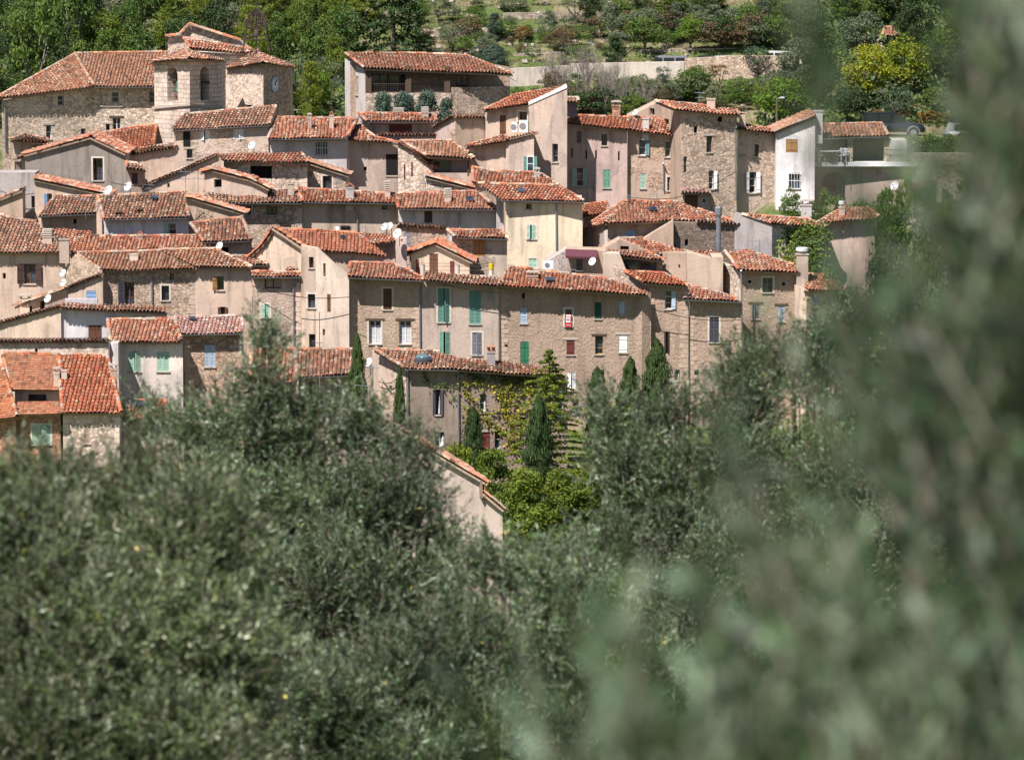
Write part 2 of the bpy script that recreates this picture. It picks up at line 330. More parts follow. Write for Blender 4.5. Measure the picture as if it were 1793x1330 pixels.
def tiled(parent, pts, pal='red', caps=None, sp=.235, row=.35, seed=0, name='roof', wav=1.0, thick=.11, label=None):
    """pts: planar polygon, pts[0]-pts[1] the eave"""
    g = np.random.default_rng(1000 + seed); flat = pal == 'flat'
    if flat: sp, row = .22, .26
    A = [np.array(p, dtype=float) for p in pts]
    E = A[1] - A[0]; E /= np.linalg.norm(E); N = np.zeros(3)
    for i in range(1, len(A) - 1): N += np.cross(A[i] - A[0], A[i + 1] - A[0])
    if N[2] < 0: N = -N
    N -= E * N.dot(E); N /= np.linalg.norm(N); S = np.cross(N, E); S /= np.linalg.norm(S)
    cen = sum(A) / len(A)
    if (cen - A[0]).dot(S) < 0: S = -S
    P0 = A[0]; Q = [((a - P0).dot(E), (a - P0).dot(S)) for a in A]
    us = [q[0] for q in Q]; u0, u1 = min(us), max(us)
    cols_u = np.arange(u0 + sp * .5, u1 - sp * .2, sp); cols_u = cols_u + g.uniform(-.012, .012, len(cols_u))
    U, VA, VB = [], [], []
    for u in cols_u:
        xs = []
        for (a, b), (c, d) in zip(Q, Q[1:] + Q[:1]):
            if (a - u) * (c - u) <= 0 and abs(a - c) > 1e-6: xs.append(b + (d - b) * (u - a) / (c - a))
        if len(xs) < 2: continue
        v0, v1 = min(xs), max(xs); v = v0 - .14 + g.uniform(-.02, .02); stag = g.uniform(-.05, .05)
        if v1 - v0 < .2: continue
        first = True
        while v < v1 - .1:
            L = row + (stag if first else 0); e = min(v + L + .05, v1)
            U.append(u); VA.append(v); VB.append(e); v += L; first = False
    U, VA, VB = map(np.array, (U, VA, VB)); n = len(U)
    if n == 0: return None
    p1, p2 = g.uniform(0, 6, 2); am = .028 * wav
    def wave(u, v): return am * np.sin(.8 * u + p1) + am * .7 * np.sin(1.9 * u + 1.1 * v + p2) + am * .5 * np.sin(3.7 * u - .8 * v)
    vv, ff, cc = [], [], []
    def put(v, f, c, k):
        o = sum(len(x) for x in vv); vv.append(v); ff.append(f + o); cc.append(np.repeat(c, k, 0))
    jit = g.uniform(-.012, .012, n)
    rt = g.uniform(.82, 1.08); rg = g.uniform(0, .2)
    def age(c): return (c * (1 - rg) + np.array((.33, .24, .185)) * rg) * rt
    r0, r1 = sp * .41, sp * .31
    cov = age(pick(pal, n, g))
    if flat: v, f = strips(P0, E, S, N, U, VA, VB, [(x * .105, .05 + h * .008) for x, h in HALF], [(x * .105, .012 + h * .008) for x, h in HALF], wave)
    else: v, f = strips(P0, E, S, N, U + jit, VA, VB, [(x * r0, .05 + h * r0 * .95) for x, h in HALF], [(x * r1, .008 + h * r1 * .9) for x, h in HALF], wave)
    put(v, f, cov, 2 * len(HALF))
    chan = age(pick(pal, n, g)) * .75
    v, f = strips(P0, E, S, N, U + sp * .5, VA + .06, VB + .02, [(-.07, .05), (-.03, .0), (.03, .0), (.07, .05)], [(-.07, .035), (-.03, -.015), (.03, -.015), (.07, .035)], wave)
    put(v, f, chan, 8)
    # slab under the tiles
    m = len(A); o = sum(len(x) for x in vv)
    lo = -.035 - am * 1.5
    top = [a + N * lo for a in A]; bot = [a + N * (lo - thick) for a in A]
    vv.append(np.array(top + bot)); cc.append(np.repeat(np.array([[.30, .22, .16]]), 2 * m, 0))
    quads = np.vstack(ff)
    faces = quads.tolist() if True else None
    faces += [[o + i for i in range(m)], [o + m + i for i in range(m)][::-1]] + [[o + i, o + (i + 1) % m, o + m + (i + 1) % m, o + m + i] for i in range(m)]
    # ridge, hip and verge caps
    ff2 = []
    if caps is None: caps = list(range(1, m))
    for i in caps:
        a, b = A[i], A[(i + 1) % m]
        if np.linalg.norm(a - b) < .4: continue
        ff2 = []; cap_row(a - N * .0, b, N, vv, ff2, cc, g, pal)
        for q in ff2: faces += q.tolist()
    ob = link_mesh(name, np.vstack(vv), faces, TILE, parent, cols=np.vstack(cc))
    if label: ob['label'] = label
    return ob
def plane_from(p0, p1, pitch):
    e = (p1 - p0); eh = Vector((e.x, e.y, 0)).normalized(); s = Vector((-eh.y, eh.x, 0))
    if s.y < 0: s = -s
    s = (s * math.cos(math.radians(pitch)) + Vector((0, 0, math.sin(math.radians(pitch))))).normalized()
    n = e.normalized().cross(s).normalized()
    if n.z < 0: n = -n
    return n
def roofpts(pts, pitch=17):
    """pixel corners -> 3D; the first two have a depth; the others fall on the plane, or have their own depth"""
    p0, p1 = P(*pts[0]), P(*pts[1])
    with3 = [q for q in pts[2:] if len(q) == 3]
    n = (p1 - p0).cross(P(*with3[0]) - p0).normalized() if with3 else plane_from(p0, p1, pitch)
    if n.z < 0: n = -n
    return [p0, p1] + [hit(q[0], q[1], p0, n) for q in pts[2:]], n
# ------------------------------------------------------------------ openings
def louvre_leaf(mb, o, u, up, n, w_, h, slats=True, style='l'):
    t = .04
    if style == 'b':      # boarded leaf with two battens
        mb.box(o, u * w_, up * h, n * t)
        mb.box(o + up * (h * .16) + n * t, u * w_, up * .1, n * .02); mb.box(o + up * (h * .74) + n * t, u * w_, up * .1, n * .02)
        for k in range(1, int(w_ / .14)): mb.box(o + u * (k * .14 - .008) + n * t, u * .012, up * h, n * .004)
        return
    s = .06
    mb.box(o, u * s, up * h, n * t); mb.box(o + u * (w_ - s), u * s, up * h, n * t)
    for z in (0, h * .5 - s / 2, h - s): mb.box(o + u * s + up * z, u * (w_ - 2 * s), up * s, n * t)
    mb.box(o + u * s + n * .002, u * (w_ - 2 * s), up * h, n * .008)
    k = max(4, int(h / .085))
    for i in range(k):
        z = h * (i + .3) / k; mb.box(o + u * s + up * z + n * .012, u * (w_ - 2 * s), up * (h / k * .45) + n * -.004, n * .022)
def opening(h, O, u, n, r, wallm, kind, col='brown', dep=.22, lintel=0, sill=1, curtain=0, side=''):
    """r = (u0,z0,u1,z1) on the wall plane"""
    up = Vector((0, 0, 1)); u0, z0, u1, z1 = r; w_, hh = u1 - u0, z1 - z0
    def Q(a, z, d=0): return O + u * a + up * (z - O.z) + n * d
    par = None
    if kind in ('h',):
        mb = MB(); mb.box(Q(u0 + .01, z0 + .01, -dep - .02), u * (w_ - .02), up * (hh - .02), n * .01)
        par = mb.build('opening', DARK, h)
    else:
        mb = MB(); f = min(.07, w_ * .09); d0 = -dep + .01
        if kind in ('g', 'o', 'q', 'r', 'b', 'G'):
            mb.box(Q(u0, z0, d0), u * f, up * hh, n * .06); mb.box(Q(u1 - f, z0, d0), u * f, up * hh, n * .06)
            mb.box(Q(u0 + f, z0, d0), u * (w_ - 2 * f), up * f, n * .06); mb.box(Q(u0 + f, z1 - f, d0), u * (w_ - 2 * f), up * f, n * .06)
            if w_ > .55: mb.box(Q((u0 + u1) / 2 - f * .55, z0 + f, d0), u * f * 1.1, up * (hh - 2 * f), n * .07)
            nr = 1 if kind == 'G' else max(1, int(round(hh / .45)))
            for i in range(1, nr):
                mb.box(Q(u0 + f, z0 + hh * i / nr - .018, d0), u * (w_ - 2 * f), up * .036, n * .045)
            fc = 'white' if col in ('white', 'pblue', 'green', 'lgreen', 'teal', 'grey', 'blue', 'bluegreen') and kind != 'b' else ('brown' if kind != 'b' else 'grey')
            if kind in 'gG': fc = col
            par = mb.build('window', paint(fc), h)
            pm = MB(); pm.box(Q(u0 + .02, z0 + .02, d0 + .015), u * (w_ - .04), up * (hh - .04), n * .012); pm.build('pane', GLASS, par)
            if curtain == 2:
                cm = MB()
                for xa, xb in ((u0 + f * 1.3, (u0 + u1) / 2 - f * .8), ((u0 + u1) / 2 + f * .8, u1 - f * 1.3)): cm.box(Q(xa, z0 + f * 1.3, d0 + .028), u * (xb - xa), up * (hh * .72), n * .004)
                cm.build('curtain', plain('net_curtain', (.55, .56, .58), .8), par)
            elif curtain:
                cm = MB(); k = 9; x0, x1 = (u0 + w_ * .52, u1 - .05); vs = []
                for j, (za, zb, t_) in enumerate(((z0 + .04, z0 + hh * .45, 1.0), (z0 + hh * .45, z1 - .06, .35))):
                    pass
                cv = []; cf = []
                for j in range(6):
                    zz = z1 - .08 - (hh - .14) * j / 5
                    for i in range(k):
                        tt = i / (k - 1); xx = x1 - (x1 - x0) * tt * (.25 + .75 * (j / 5) ** 1.3)
                        cv.append(Q(xx, zz, -dep + .1 + .10 * (j / 5) + .018 * math.sin(i * 2.3)))
                for j in range(5):
                    for i in range(k - 1): cf.append((j * k + i, j * k + i + 1, (j + 1) * k + i + 1, (j + 1) * k + i))
                cm.add(cv, cf); cm.build('curtain', WHITE, par)
        elif kind in ('s', 'S', 'd'):     # closed shutters (two leaves / one leaf) or a wooden door
            st = 'b' if kind in 'dS' else 'l'; nl = 1 if (kind == 'S' and w_ < .75) or w_ < .45 else 2; lw = w_ / nl
            for i in range(nl):
                sb = MB(); ajar = kind != 'd' and dep > 0 and nl == 2 and rnd.random() < .3; an = math.radians(rnd.uniform(14, 38)) if ajar else 0
                if i == 0: hq, ud, nq = Q(u0 + .008, z0 + .01, -.03 if ajar else -.06), u * math.cos(an) + n * math.sin(an), n * math.cos(an) - u * math.sin(an)
                else: ud, nq = u * math.cos(an) - n * math.sin(an), n * math.cos(an) + u * math.sin(an); hq = Q(u1 - .008, z0 + .01, -.03 if ajar else -.06) - ud * (lw - .016)
                louvre_leaf(sb, hq, ud, up, nq, lw - .016, hh - .02, style=st)
                if par is None:
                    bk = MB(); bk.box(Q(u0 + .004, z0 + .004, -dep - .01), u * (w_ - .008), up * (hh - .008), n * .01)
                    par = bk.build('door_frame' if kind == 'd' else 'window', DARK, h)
                o = sb.build('door_leaf' if kind == 'd' else 'shutter', paint(col), par)
        if kind in ('o', 'q', 'r'):       # open shutters folded back on the wall
            for sgn in ((-1, 1) if kind == 'o' else ((-1,) if kind == 'q' else (1,))):
                lw = w_ * (.5 if kind == 'o' else .62); a = math.radians(rnd.uniform(8, 22))
                base = Q(u0 - .01 if sgn < 0 else u1 + .01, z0 + .01, .012); dirv = (u * (sgn * math.cos(a)) + n * math.sin(a)).normalized(); nn = (n * math.cos(a) - u * (sgn * math.sin(a))).normalized()
                sb = MB(); louvre_leaf(sb, base, dirv, up, nn, lw, hh - .02, style='b' if col in ('white', 'brown', 'pblue', 'dbrown', 'ochre') and side != 'l' else 'l')
                sb.build('shutter', paint(col), par)
        if kind == 'b':
            gm = MB(); k = max(3, int(w_ / .16))
            for i in range(k + 1): gm.tube([Q(u0 + w_ * i / k, z0 - .05, .06), Q(u0 + w_ * i / k, z1 + .02, .06)], .014, 5)
            for z in (z0 - .02, (z0 + z1) / 2, z1 - .05): gm.tube([Q(u0 - .08, z, .06), Q(u1 + .08, z, .06)], .016, 5)
            gm.build('bars', paint('white') if col == 'white' else IRON, par)
    if kind in 'gs' and dep > 0 and w_ > .45 and rnd.random() < .45:
        fm = MB(); t_ = .11
        for o_, a_, b_ in ((Q(u0 - t_, z0 - .02, .001), t_, hh + .02), (Q(u1, z0 - .02, .001), t_, hh + .02)): fm.box(o_, u * a_, up * b_, n * .014)
        fm.box(Q(u0 - t_, z1, .001), u * (w_ + 2 * t_), up * (.008 if lintel else t_), n * .014); fm.build('surround', CREAMC, par)
    if sill and kind != 'h' and w_ > .3:
        smb = MB(); smb.box(Q(u0 - .06, z0 - .065, -dep + .02), u * (w_ + .12), up * .062, n * (dep + .05)); smb.build('sill', SILL, par)
    if lintel:
        lm = MB(); lm.box(Q(u0 - .22, z1 + .01, -.05), u * (w_ + .44), up * (.12), n * .085); lm.build('lintel', WOODD if lintel == 1 else SILL, par)
    return par
def face_poly(h, mb, O, u, n, outer, wins, mat):
    """outer: list of (u,z); windows are cut and given their reveals. outer must be counter-clockwise seen from outside"""
    up = Vector((0, 0, 1)); holes = []; todo = []
    def Q(a, z, d=0): return O + u * a + up * (z - O.z) + n * d
    def inside(a, z):
        c = False
        for (x1, y1), (x2, y2) in zip(outer, outer[1:] + outer[:1]):
            if (y1 > z) != (y2 > z) and a < (x2 - x1) * (z - y1) / (y2 - y1) + x1: c = not c
        return c
    for wd in wins:
        x0, y0, x1, y1 = wd[:4]; kind = wd[4]; col = wd[5] if len(wd) > 5 else 'brown'; kw = wd[6] if len(wd) > 6 else {}
        if kind == 'o' and x1 - x0 > 0:   # given rectangle covers window and both leaves
            q = (x1 - x0) * .25; x0 += q; x1 -= q
        a = hit((x0 + x1) / 2 - (x1 - x0) / 2, y1, O, n); b = hit(x1, y0, O, n)
        u0, z0, u1, z1 = (a - O).dot(u), a.z, (b - O).dot(u), b.z
        if u0 > u1: u0, u1 = u1, u0
        ok = all(inside(x, z) for x, z in ((u0 - .04, z0 - .04), (u1 + .04, z0 - .04), (u1 + .04, z1 + .04), (u0 - .04, z1 + .04)))
        for hr in holes:
            if not (u1 + .03 < hr[0] or u0 - .03 > hr[2] or z1 + .03 < hr[1] or z0 - .03 > hr[3]): ok = False
        kw = dict(kw); dep = kw.pop('dep', .28)
        if ok: holes.append((u0, z0, u1, z1, dep))
        else: print('  hole outside wall', h.get('label'), wd[:5])
        todo.append(((u0, z0, u1, z1), kind, col, dep if ok else -.03, kw))
    rings = [[Vector((a, z, 0)) for a, z in outer]] + [[Vector((a, z, 0)) for a, z in ((x[0], x[1]), (x[0], x[3]), (x[2], x[3]), (x[2], x[1]))] for x in holes]
    tris = geometry.tessellate_polygon(rings); flat = [p for r_ in rings for p in r_]
    uo = O.x * 1.7
    base_uv = [(p.x + uo, p.y) for p in flat]
    fl = []
    for tr in tris:
        a, b, c = [flat[i] for i in tr]
        if (b - a).cross(c - a).z < 0: tr = tr[::-1]
        fl.append(tuple(tr))
    mb.add([Q(p.x, p.y) for p in flat], fl, base_uv)
    for x in holes:
        c = [(x[0], x[1]), (x[2], x[1]), (x[2], x[3]), (x[0], x[3])]; d = -x[4] - .03
        vs = [Q(a, z, 0) for a, z in c] + [Q(a, z, d) for a, z in c]
        mb.add(vs, [(i, i + 4, (i + 1) % 4 + 4, (i + 1) % 4) for i in range(4)] + [(4, 7, 6, 5)][:0], [(p.x, p.z) for p in vs])
    for r_, kind, col, dep, kw in todo: opening(h, O, u, n, r_, mat, kind, col, dep=dep, **kw)
def quad(mb, a, b, c, d):
    L = (Vector(b) - Vector(a)).length; uv = [(0, a[2]), (L, b[2]), (L, c[2]), (0, d[2])]
    mb.add([a, b, c, d], [(0, 1, 2, 3)], uv)
HN = [0]
def gz(p): return ground(p[0], p[1]) - .6
def eaveY(py): return 250 + (645 - py) * .09
CATW = 'house'
def pipes_on(h, O, n, pipes):
    for (px, py0, py1) in pipes:
        a = hit(px, py0, O, n) + n * .09; b = hit(px + (py1 - py0) * .01, py1, O, n) + n * .09
        mb = MB(); mb.tube([a + n * .25 + Vector((0, 0, .12)), a, b], .055, 7); mb.build('downpipe', ZINC, h)
def gutter(h, A, B, out):
    mb = MB(); A = Vector(A) + out * .1; B = Vector(B) + out * .1; r = .075; k = 7; vs = []
    for p in (A, B):
        for j in range(k):
            t = math.pi * j / (k - 1); vs.append(p + out * (r * math.cos(t)) + Vector((0, 0, -.06 - r * math.sin(t))))
        for j in range(k):
            t = math.pi * (k - 1 - j) / (k - 1); vs.append(p + out * ((r - .012) * math.cos(t)) + Vector((0, 0, -.06 - (r - .012) * math.sin(t))))
    m = 2 * k
    mb.add(vs, [(j, (j + 1) % m, m + (j + 1) % m, m + j) for j in range(m)] + [tuple(range(m)), tuple(range(m, 2 * m))[::-1]])
    mb.build('gutter', ZINC, h)
def chimney(h, x0, y0, x1, y1, o, n, style='slab', mat=None, Y=None):
    """pixel box; its foot stands on the roof plane o,n"""
    xm = (x0 + x1) / 2
    b = P(xm, y1, Y) if Y else hit(xm, y1, o, n)
    s = F / b.y; wd = (x1 - x0) / s; ht = (y1 - y0) / s; dp = max(.4, wd * .8); mat = mat or wallmat('p', C['beige'])
    cb = {'slab': .3, 'tent': .28, 'louvre': .55, 'plain': .0, 'pot': .35, 'pots': .3}[style]; cb = min(cb, ht * .5)
    mb = MB(); bw = wd * .82 if style in ('slab', 'tent') else wd * .9
    mb.cbox((b.x, b.y + dp * .3, b.z - .7), bw, dp * .85, ht - cb + .7, taper=.97)
    if style != 'plain': mb.cbox((b.x, b.y + dp * .3, b.z + ht - cb - .1), bw * 1.12, dp * .95, .07)
    else: mb.cbox((b.x, b.y + dp * .3, b.z + ht - .1), bw * 1.14, dp * .98, .1)
    ob = mb.build('chimney', mat, h)
    c = Vector((b.x, b.y + dp * .3, b.z + ht - cb)); cm = MB(); mt = SILL
    if style == 'slab':
        for sx in (-1, 1):
            for sy in (-1, 1): cm.cbox((c.x + sx * bw * .38, c.y + sy * dp * .3, c.z), .09, .09, cb * .6)
        cm.cbox((c.x, c.y, c.z + cb * .6), wd, dp * 1.05, cb * .25); cm.cbox((c.x, c.y, c.z + cb * .85), wd * .6, dp * .6, cb * .14)
    elif style == 'tent':
        mt = plain('terracotta_plain', (.5, .2, .1), .9)
        for sx in (-1, 1):
            cm.add([(c.x + sx * wd * .5, c.y - dp * .5, c.z), (c.x + sx * wd * .5, c.y + dp * .5, c.z), (c.x + sx * .02, c.y + dp * .5, c.z + cb), (c.x + sx * .02, c.y - dp * .5, c.z + cb),
                    (c.x + sx * (wd * .5 - .06), c.y - dp * .5, c.z), (c.x + sx * (wd * .5 - .06), c.y + dp * .5, c.z), (c.x + sx * .01, c.y + dp * .5, c.z + cb - .06), (c.x + sx * .01, c.y - dp * .5, c.z + cb - .06)],
                   [(0, 1, 2, 3), (4, 7, 6, 5), (0, 3, 7, 4), (1, 5, 6, 2), (0, 4, 5, 1), (3, 2, 6, 7)])
    elif style == 'louvre':
        k = 4
        for i in range(k):
            cm.cbox((c.x, c.y, c.z + cb * (i + .35) / k), wd * .98, dp * .98, cb * .5 / k, taper=.9)
        cm.cbox((c.x, c.y, c.z), wd * .6, dp * .6, cb * .96)
    elif style == 'pot':
        mt = plain('cowl_metal', (.62, .64, .66), .5, .2)
        cm.lathe(c, [(wd * .34, 0), (wd * .36, cb * .35), (wd * .5, cb * .4), (wd * .47, cb * .9), (wd * .4, cb)], 16)
    elif style == 'pots':
        mt = plain('terracotta_plain', (.5, .2, .1), .9)
        for sx in (-.27, .27): cm.lathe((c.x + sx * wd, c.y, c.z), [(wd * .2, 0), (wd * .17, cb * .8), (wd * .2, cb * .85)], 10)
        cm.cbox((c.x, c.y, c.z + cb * .85), wd, dp, cb * .15)
    if style != 'plain': cm.build('chimney_cap', mt, ob)
    return b
def skylight(h, x0, y0, x1, y1, o, n):
    q = [hit(*p, o, n) + n * .13 for p in ((x0, y1), (x1, y1), (x1 - 3, y0), (x0 - 3, y0))]
    mb = MB(); mb.prism(q, n * .07); fr = mb.build('skylight', paint('dgrey'), h)
    c = sum(q, Vector()) / 4; mb = MB(); mb.prism([c + (p - c) * .82 + n * .075 for p in q], n * .01); mb.build('pane', GLASS, fr)
def finish_thing(h, base):
    h.location = base; h['_o'] = tuple(base)
def S(label, wall, eave, rest, wins=(), Y=None, wx=None, tiles='red', pitch=17, over=.55, gut=0, pipes=(), chim=(), sky_=(), caps=None, cat='house', name='village_house', sidemat=None, wtop=.17, rlabel=None):
    """house whose roof rises from the front eave: eave=(xl,yl,xr,yr), rest=[pixels of the upper roof corners, right to left]"""
    HN[0] += 1; xl, yl, xr, yr = eave
    if Y is None: Y = eaveY((yl + yr) / 2)
    Ya, Yb = Y if isinstance(Y, tuple) else (Y, Y)
    pts, n = roofpts([(xl, yl, Ya - over), (xr, yr, Yb - over)] + list(rest), pitch)
    e = (pts[1] - pts[0]); uh = Vector((e.x, e.y, 0)).normalized(); out = Vector((uh.y, -uh.x, 0))
    if out.y > 0: out = -out
    wx = wx or (xl + 5, xr - 5)
    O0 = pts[0] - out * over           # point on wall plane
    def onwall(px, py): return hit(px, py, O0, out)
    a, b = onwall(wx[0], yl + 8), onwall(wx[1], yr + 8)
    def ztop(p): return pts[0].z - ((p.x - pts[0].x) * n.x + (p.y - pts[0].y) * n.y) / n.z - wtop
    cen = sum(pts, Vector()) / len(pts)
    ring = [a, b]
    for q in pts[2:]:
        d = Vector((cen.x - q.x, cen.y - q.y, 0)); ring.append(q + (d.normalized() * .28 if d.length > .3 else Vector()))
    base = Vector(((a.x + b.x) / 2, (a.y + b.y) / 2, gz((a + b) / 2)))
    h = thing(name, label, cat, base); h['_o'] = tuple(base)
    u = Vector((b.x - a.x, b.y - a.y, 0)).normalized(); nn = Vector((u.y, -u.x, 0)); zb = base.z
    L = (Vector((b.x, b.y)) - Vector((a.x, a.y))).length
    mat = wallmat(*wall) if isinstance(wall, tuple) else wall
    mb = MB(); O = Vector((a.x, a.y, 0))
    face_poly(h, mb, O, u, nn, [(0, zb), (L, zb), (L, ztop(b)), (0, ztop(a))], wins, mat)
    for p, q in zip(ring[1:], ring[2:] + ring[:1]):
        quad(mb, (p.x, p.y, zb), (q.x, q.y, zb), (q.x, q.y, ztop(q)), (p.x, p.y, ztop(p)))
    mb.build('wall', mat, h)
    if isinstance(wall, tuple) and wall[0] in 'rs':
        for sx, p in ((1, a), (-1, b)):
            qm = MB()
            z = ztop(p) - .35; i_ = 0
            while z > max(zb, ztop(p) - 9):
                L_ = (.5 if i_ % 2 else .3) * rnd.uniform(.85, 1.15); hh_ = rnd.uniform(.24, .34); o_ = Vector((p.x, p.y, z - hh_)) + u * (.004 if sx > 0 else -L_ - .004)
                qm.box(o_, u * L_, nn * .022, Vector((0, 0, hh_ - .025))); z -= hh_; i_ += 1
            if qm.v: qm.build('corner_stones', wallmat('p', tuple(min(.8, x * 1.12) for x in wall[1])), h)
    tiled(h, pts, tiles, caps=caps, seed=HN[0], label=rlabel)
    if gut: gutter(h, pts[0], pts[1], out)
    pipes_on(h, O, nn, pipes)
    for c in chim: chimney(h, *c[:4], pts[0], n, *(c[4:5]), mat=wallmat(*c[5]) if len(c) > 5 else None)
    for s_ in sky_: skylight(h, *s_, pts[0], n)
    print('%-60s Y %.1f..%.1f' % (label[:60], min(Ya, Yb), max(p.y for p in pts)))
    h['_p'] = [tuple(pts[0]), tuple(n), tuple(O), tuple(nn)]
    return h
def M(label, chain, segs, roofs=(), D=5.0, cat='house', name='village_house', zb=None, shift=0.0, flat=None):
    """mass with an explicit chain of facades. segs[i]=dict(wall,top=[(px,py)..],wins). roofs=[dict(pts,pitch,tiles,caps)]. D: depth to the back"""
    HN[0] += 1
    pym = [sum(q[1] for q in s['top']) / len(s['top']) for s in segs]
    pl = []
    for i, (px, Y) in enumerate(chain): pl.append(P(px, pym[min(i, len(segs) - 1)] + 20, Y))
    base = Vector((sum(p.x for p in pl) / len(pl), sum(p.y for p in pl) / len(pl), 0)); base.z = gz(base) if zb is None else zb
    h = thing(name, label, cat, base); h['_o'] = tuple(base); zb = base.z
    back = Vector((shift, D, 0)); info = []
    tops_all = []
    for i, s in enumerate(segs):
        a, b = pl[i], pl[i + 1]; u = Vector((b.x - a.x, b.y - a.y, 0)).normalized(); nn = Vector((u.y, -u.x, 0))
        O = Vector((a.x, a.y, 0)); L = (b - a).to_2d().length
        tops = []
        for (px, py) in s['top']:
            p = hit(px, py, O, nn); tops.append([(p - O).dot(u), p.z])
        tops[0][0] = 0.0; tops[-1][0] = L
        mat = wallmat(*s['wall']); mb = MB()
        face_poly(h, mb, O, u, nn, [(0, zb), (L, zb)] + [tuple(t) for t in tops[::-1]], s.get('wins', ()), mat)
        # back face, top faces and outer ends
        W = [O + u * t[0] + Vector((0, 0, t[1])) for t in tops]; rise = s.get('rise', 0.0) * D
        Wb = [p + back + Vector((0, 0, rise)) for p in W]
        for p, q, pb, qb in zip(W, W[1:], Wb, Wb[1:]):
            quad(mb, p, q, qb, pb); quad(mb, (q.x + back.x, q.y + back.y, zb), (p.x + back.x, p.y + back.y, zb), pb, qb)
        if i == 0: quad(mb, (a.x + back.x, a.y + back.y, zb), (a.x, a.y, zb), W[0], Wb[0])
        if i == len(segs) - 1: quad(mb, (b.x, b.y, zb), (b.x + back.x, b.y + back.y, zb), Wb[-1], W[-1])
        mb.build('wall', mat, h); info.append((O, nn, u, W, mat))
        pipes_on(h, O, nn, s.get('pipes', ()))
        if 'gable' in s:      # roofs running back from each sloping piece of the top
            gd = s['gable']; lift = Vector((0, 0, .17)); fr = nn * .22
            for p, q in zip(W, W[1:]):
                if (p - q).length < .3: continue
                lo, hi = (p, q) if p.z < q.z else (q, p)
                ext = (lo - hi).normalized() * gd.get('over', .25)
                pts = [lo + ext + fr + lift, lo + ext + back + lift, hi + back + lift, hi + fr + lift]
                tiled(h, pts, gd.get('tiles', 'red'), seed=HN[0] * 7 + len(info), caps=gd.get('caps', [2, 3]))
    out = []
    for k, r_ in enumerate(roofs):
        pts, n = roofpts(r_['pts'], r_.get('pitch', 17)); tiled(h, pts, r_.get('tiles', 'red'), caps=r_.get('caps'), seed=HN[0] * 5 + k, wav=r_.get('wav', 1.0))
        out.append((pts[0], n))
        if r_.get('gut'):
            e = (pts[1] - pts[0]); o_ = Vector((e.y, -e.x, 0)).normalized(); o_ = -o_ if o_.y > 0 else o_
            gutter(h, pts[0], pts[1], o_)
        for c in r_.get('chim', ()): chimney(h, *c[:4], pts[0], n, *(c[4:5]), mat=wallmat(*c[5]) if len(c) > 5 else None)
        for s_ in r_.get('sky', ()): skylight(h, *s_, pts[0], n)
    print('%-60s Y %.1f..' % (label[:60], min(c[1] for c in chain)))
    return h, info, out
def wallcap(h, O, n, a, b, pal='old', w_=.4, seed=1):
    """row of small tiles along the top of a wall, pixels a->b on the wall plane"""
    A = hit(a[0], a[1], O, n); B = hit(b[0], b[1], O, n); bk = -n * w_
    tiled(h, [A + n * .15, B + n * .15, B + bk + Vector((0, 0, .09)), A + bk + Vector((0, 0, .09))], pal, caps=[], seed=seed, name='tile_coping', thick=.06, wav=.3)
# ================================================================== THE VILLAGE (all coordinates: pixels of the 1793x1330 photograph + depth in metres)
wh = 'white'
# ---- long church building on the left
hC, iC, _ = M('long pale stone church building with hipped tile roof, upper left', [(3, 297.5), (165, 300), (300, 300)],
  [dict(wall=('r', C['lstone']), top=[(3, 176), (165, 154)], wins=[(101, 167, 112, 185, 'g', wh), (81, 219, 90, 244, 'g', wh, dict(lintel=2)), (142, 225, 150, 238, 'g', wh)]),
   dict(wall=('r', C['lstone']), top=[(165, 154), (300, 154)], wins=[(195, 161, 208, 180, 'g', wh), (261, 161, 271, 180, 'g', wh), (197, 206, 211, 229, 'g', wh, dict(lintel=1)), (185, 217, 192, 230, 'g', wh, dict(lintel=2))])],
  roofs=[dict(pts=[(-8, 172, 297), (165, 151, 299.4), (131, 95)], tiles='pale', caps=[1, 2], pitch=16, wav=.5),
         dict(pts=[(165, 151, 299.4), (302, 151, 299.4), (302, 91), (131, 94)], tiles='pale', caps=[2, 3], pitch=16, wav=.5, gut=1)], D=6, name='church')
mb = MB(); O, nn = iC[0][0], iC[0][1]; pipes_on(hC, O, nn, [(8, 178, 262)])
mb = MB(); a = hit(172, 187, iC[1][0], iC[1][1]); b = hit(216, 187, iC[1][0], iC[1][1]); mb.box(a, b - a, (0, 0, .1), iC[1][1] * .08); mb.build('string_course', SILL, hC)
# ---- church nave gable behind the towers
hN_, iN, _ = M('ruined stone nave gable with tiled verge rising behind the bell tower', [(294, 306), (331, 306), (442, 306)],
  [dict(wall=('r', C['lstone']), top=[(294, 64), (314, 61), (331, 44)]), dict(wall=('r', C['lstone']), top=[(331, 44), (418, 71), (442, 92)])], D=2.5, name='church_nave')
for k, (p, q) in enumerate((((290, 63), (318, 60)), ((316, 58), (331, 42)), ((331, 42), (420, 70)))):
    A, B = hit(*p, iN[0][0], iN[0][1]), hit(*q, iN[0][0], iN[0][1]); bk = Vector((0, 1.2, 0))
    vv, ff, cc = [], [], []; g = np.random.default_rng(k)
    for j in range(3):
        cap_row(A + bk * j * .25 - bk * .15, B + bk * j * .25 - bk * .15, np.array((0, -.25, .97)), vv, ff, cc, g, 'red', r=.14, lift=.0)
    link_mesh('verge_tiles', np.vstack(vv), np.vstack(ff).tolist(), TILE, hN_, cols=np.vstack(cc))
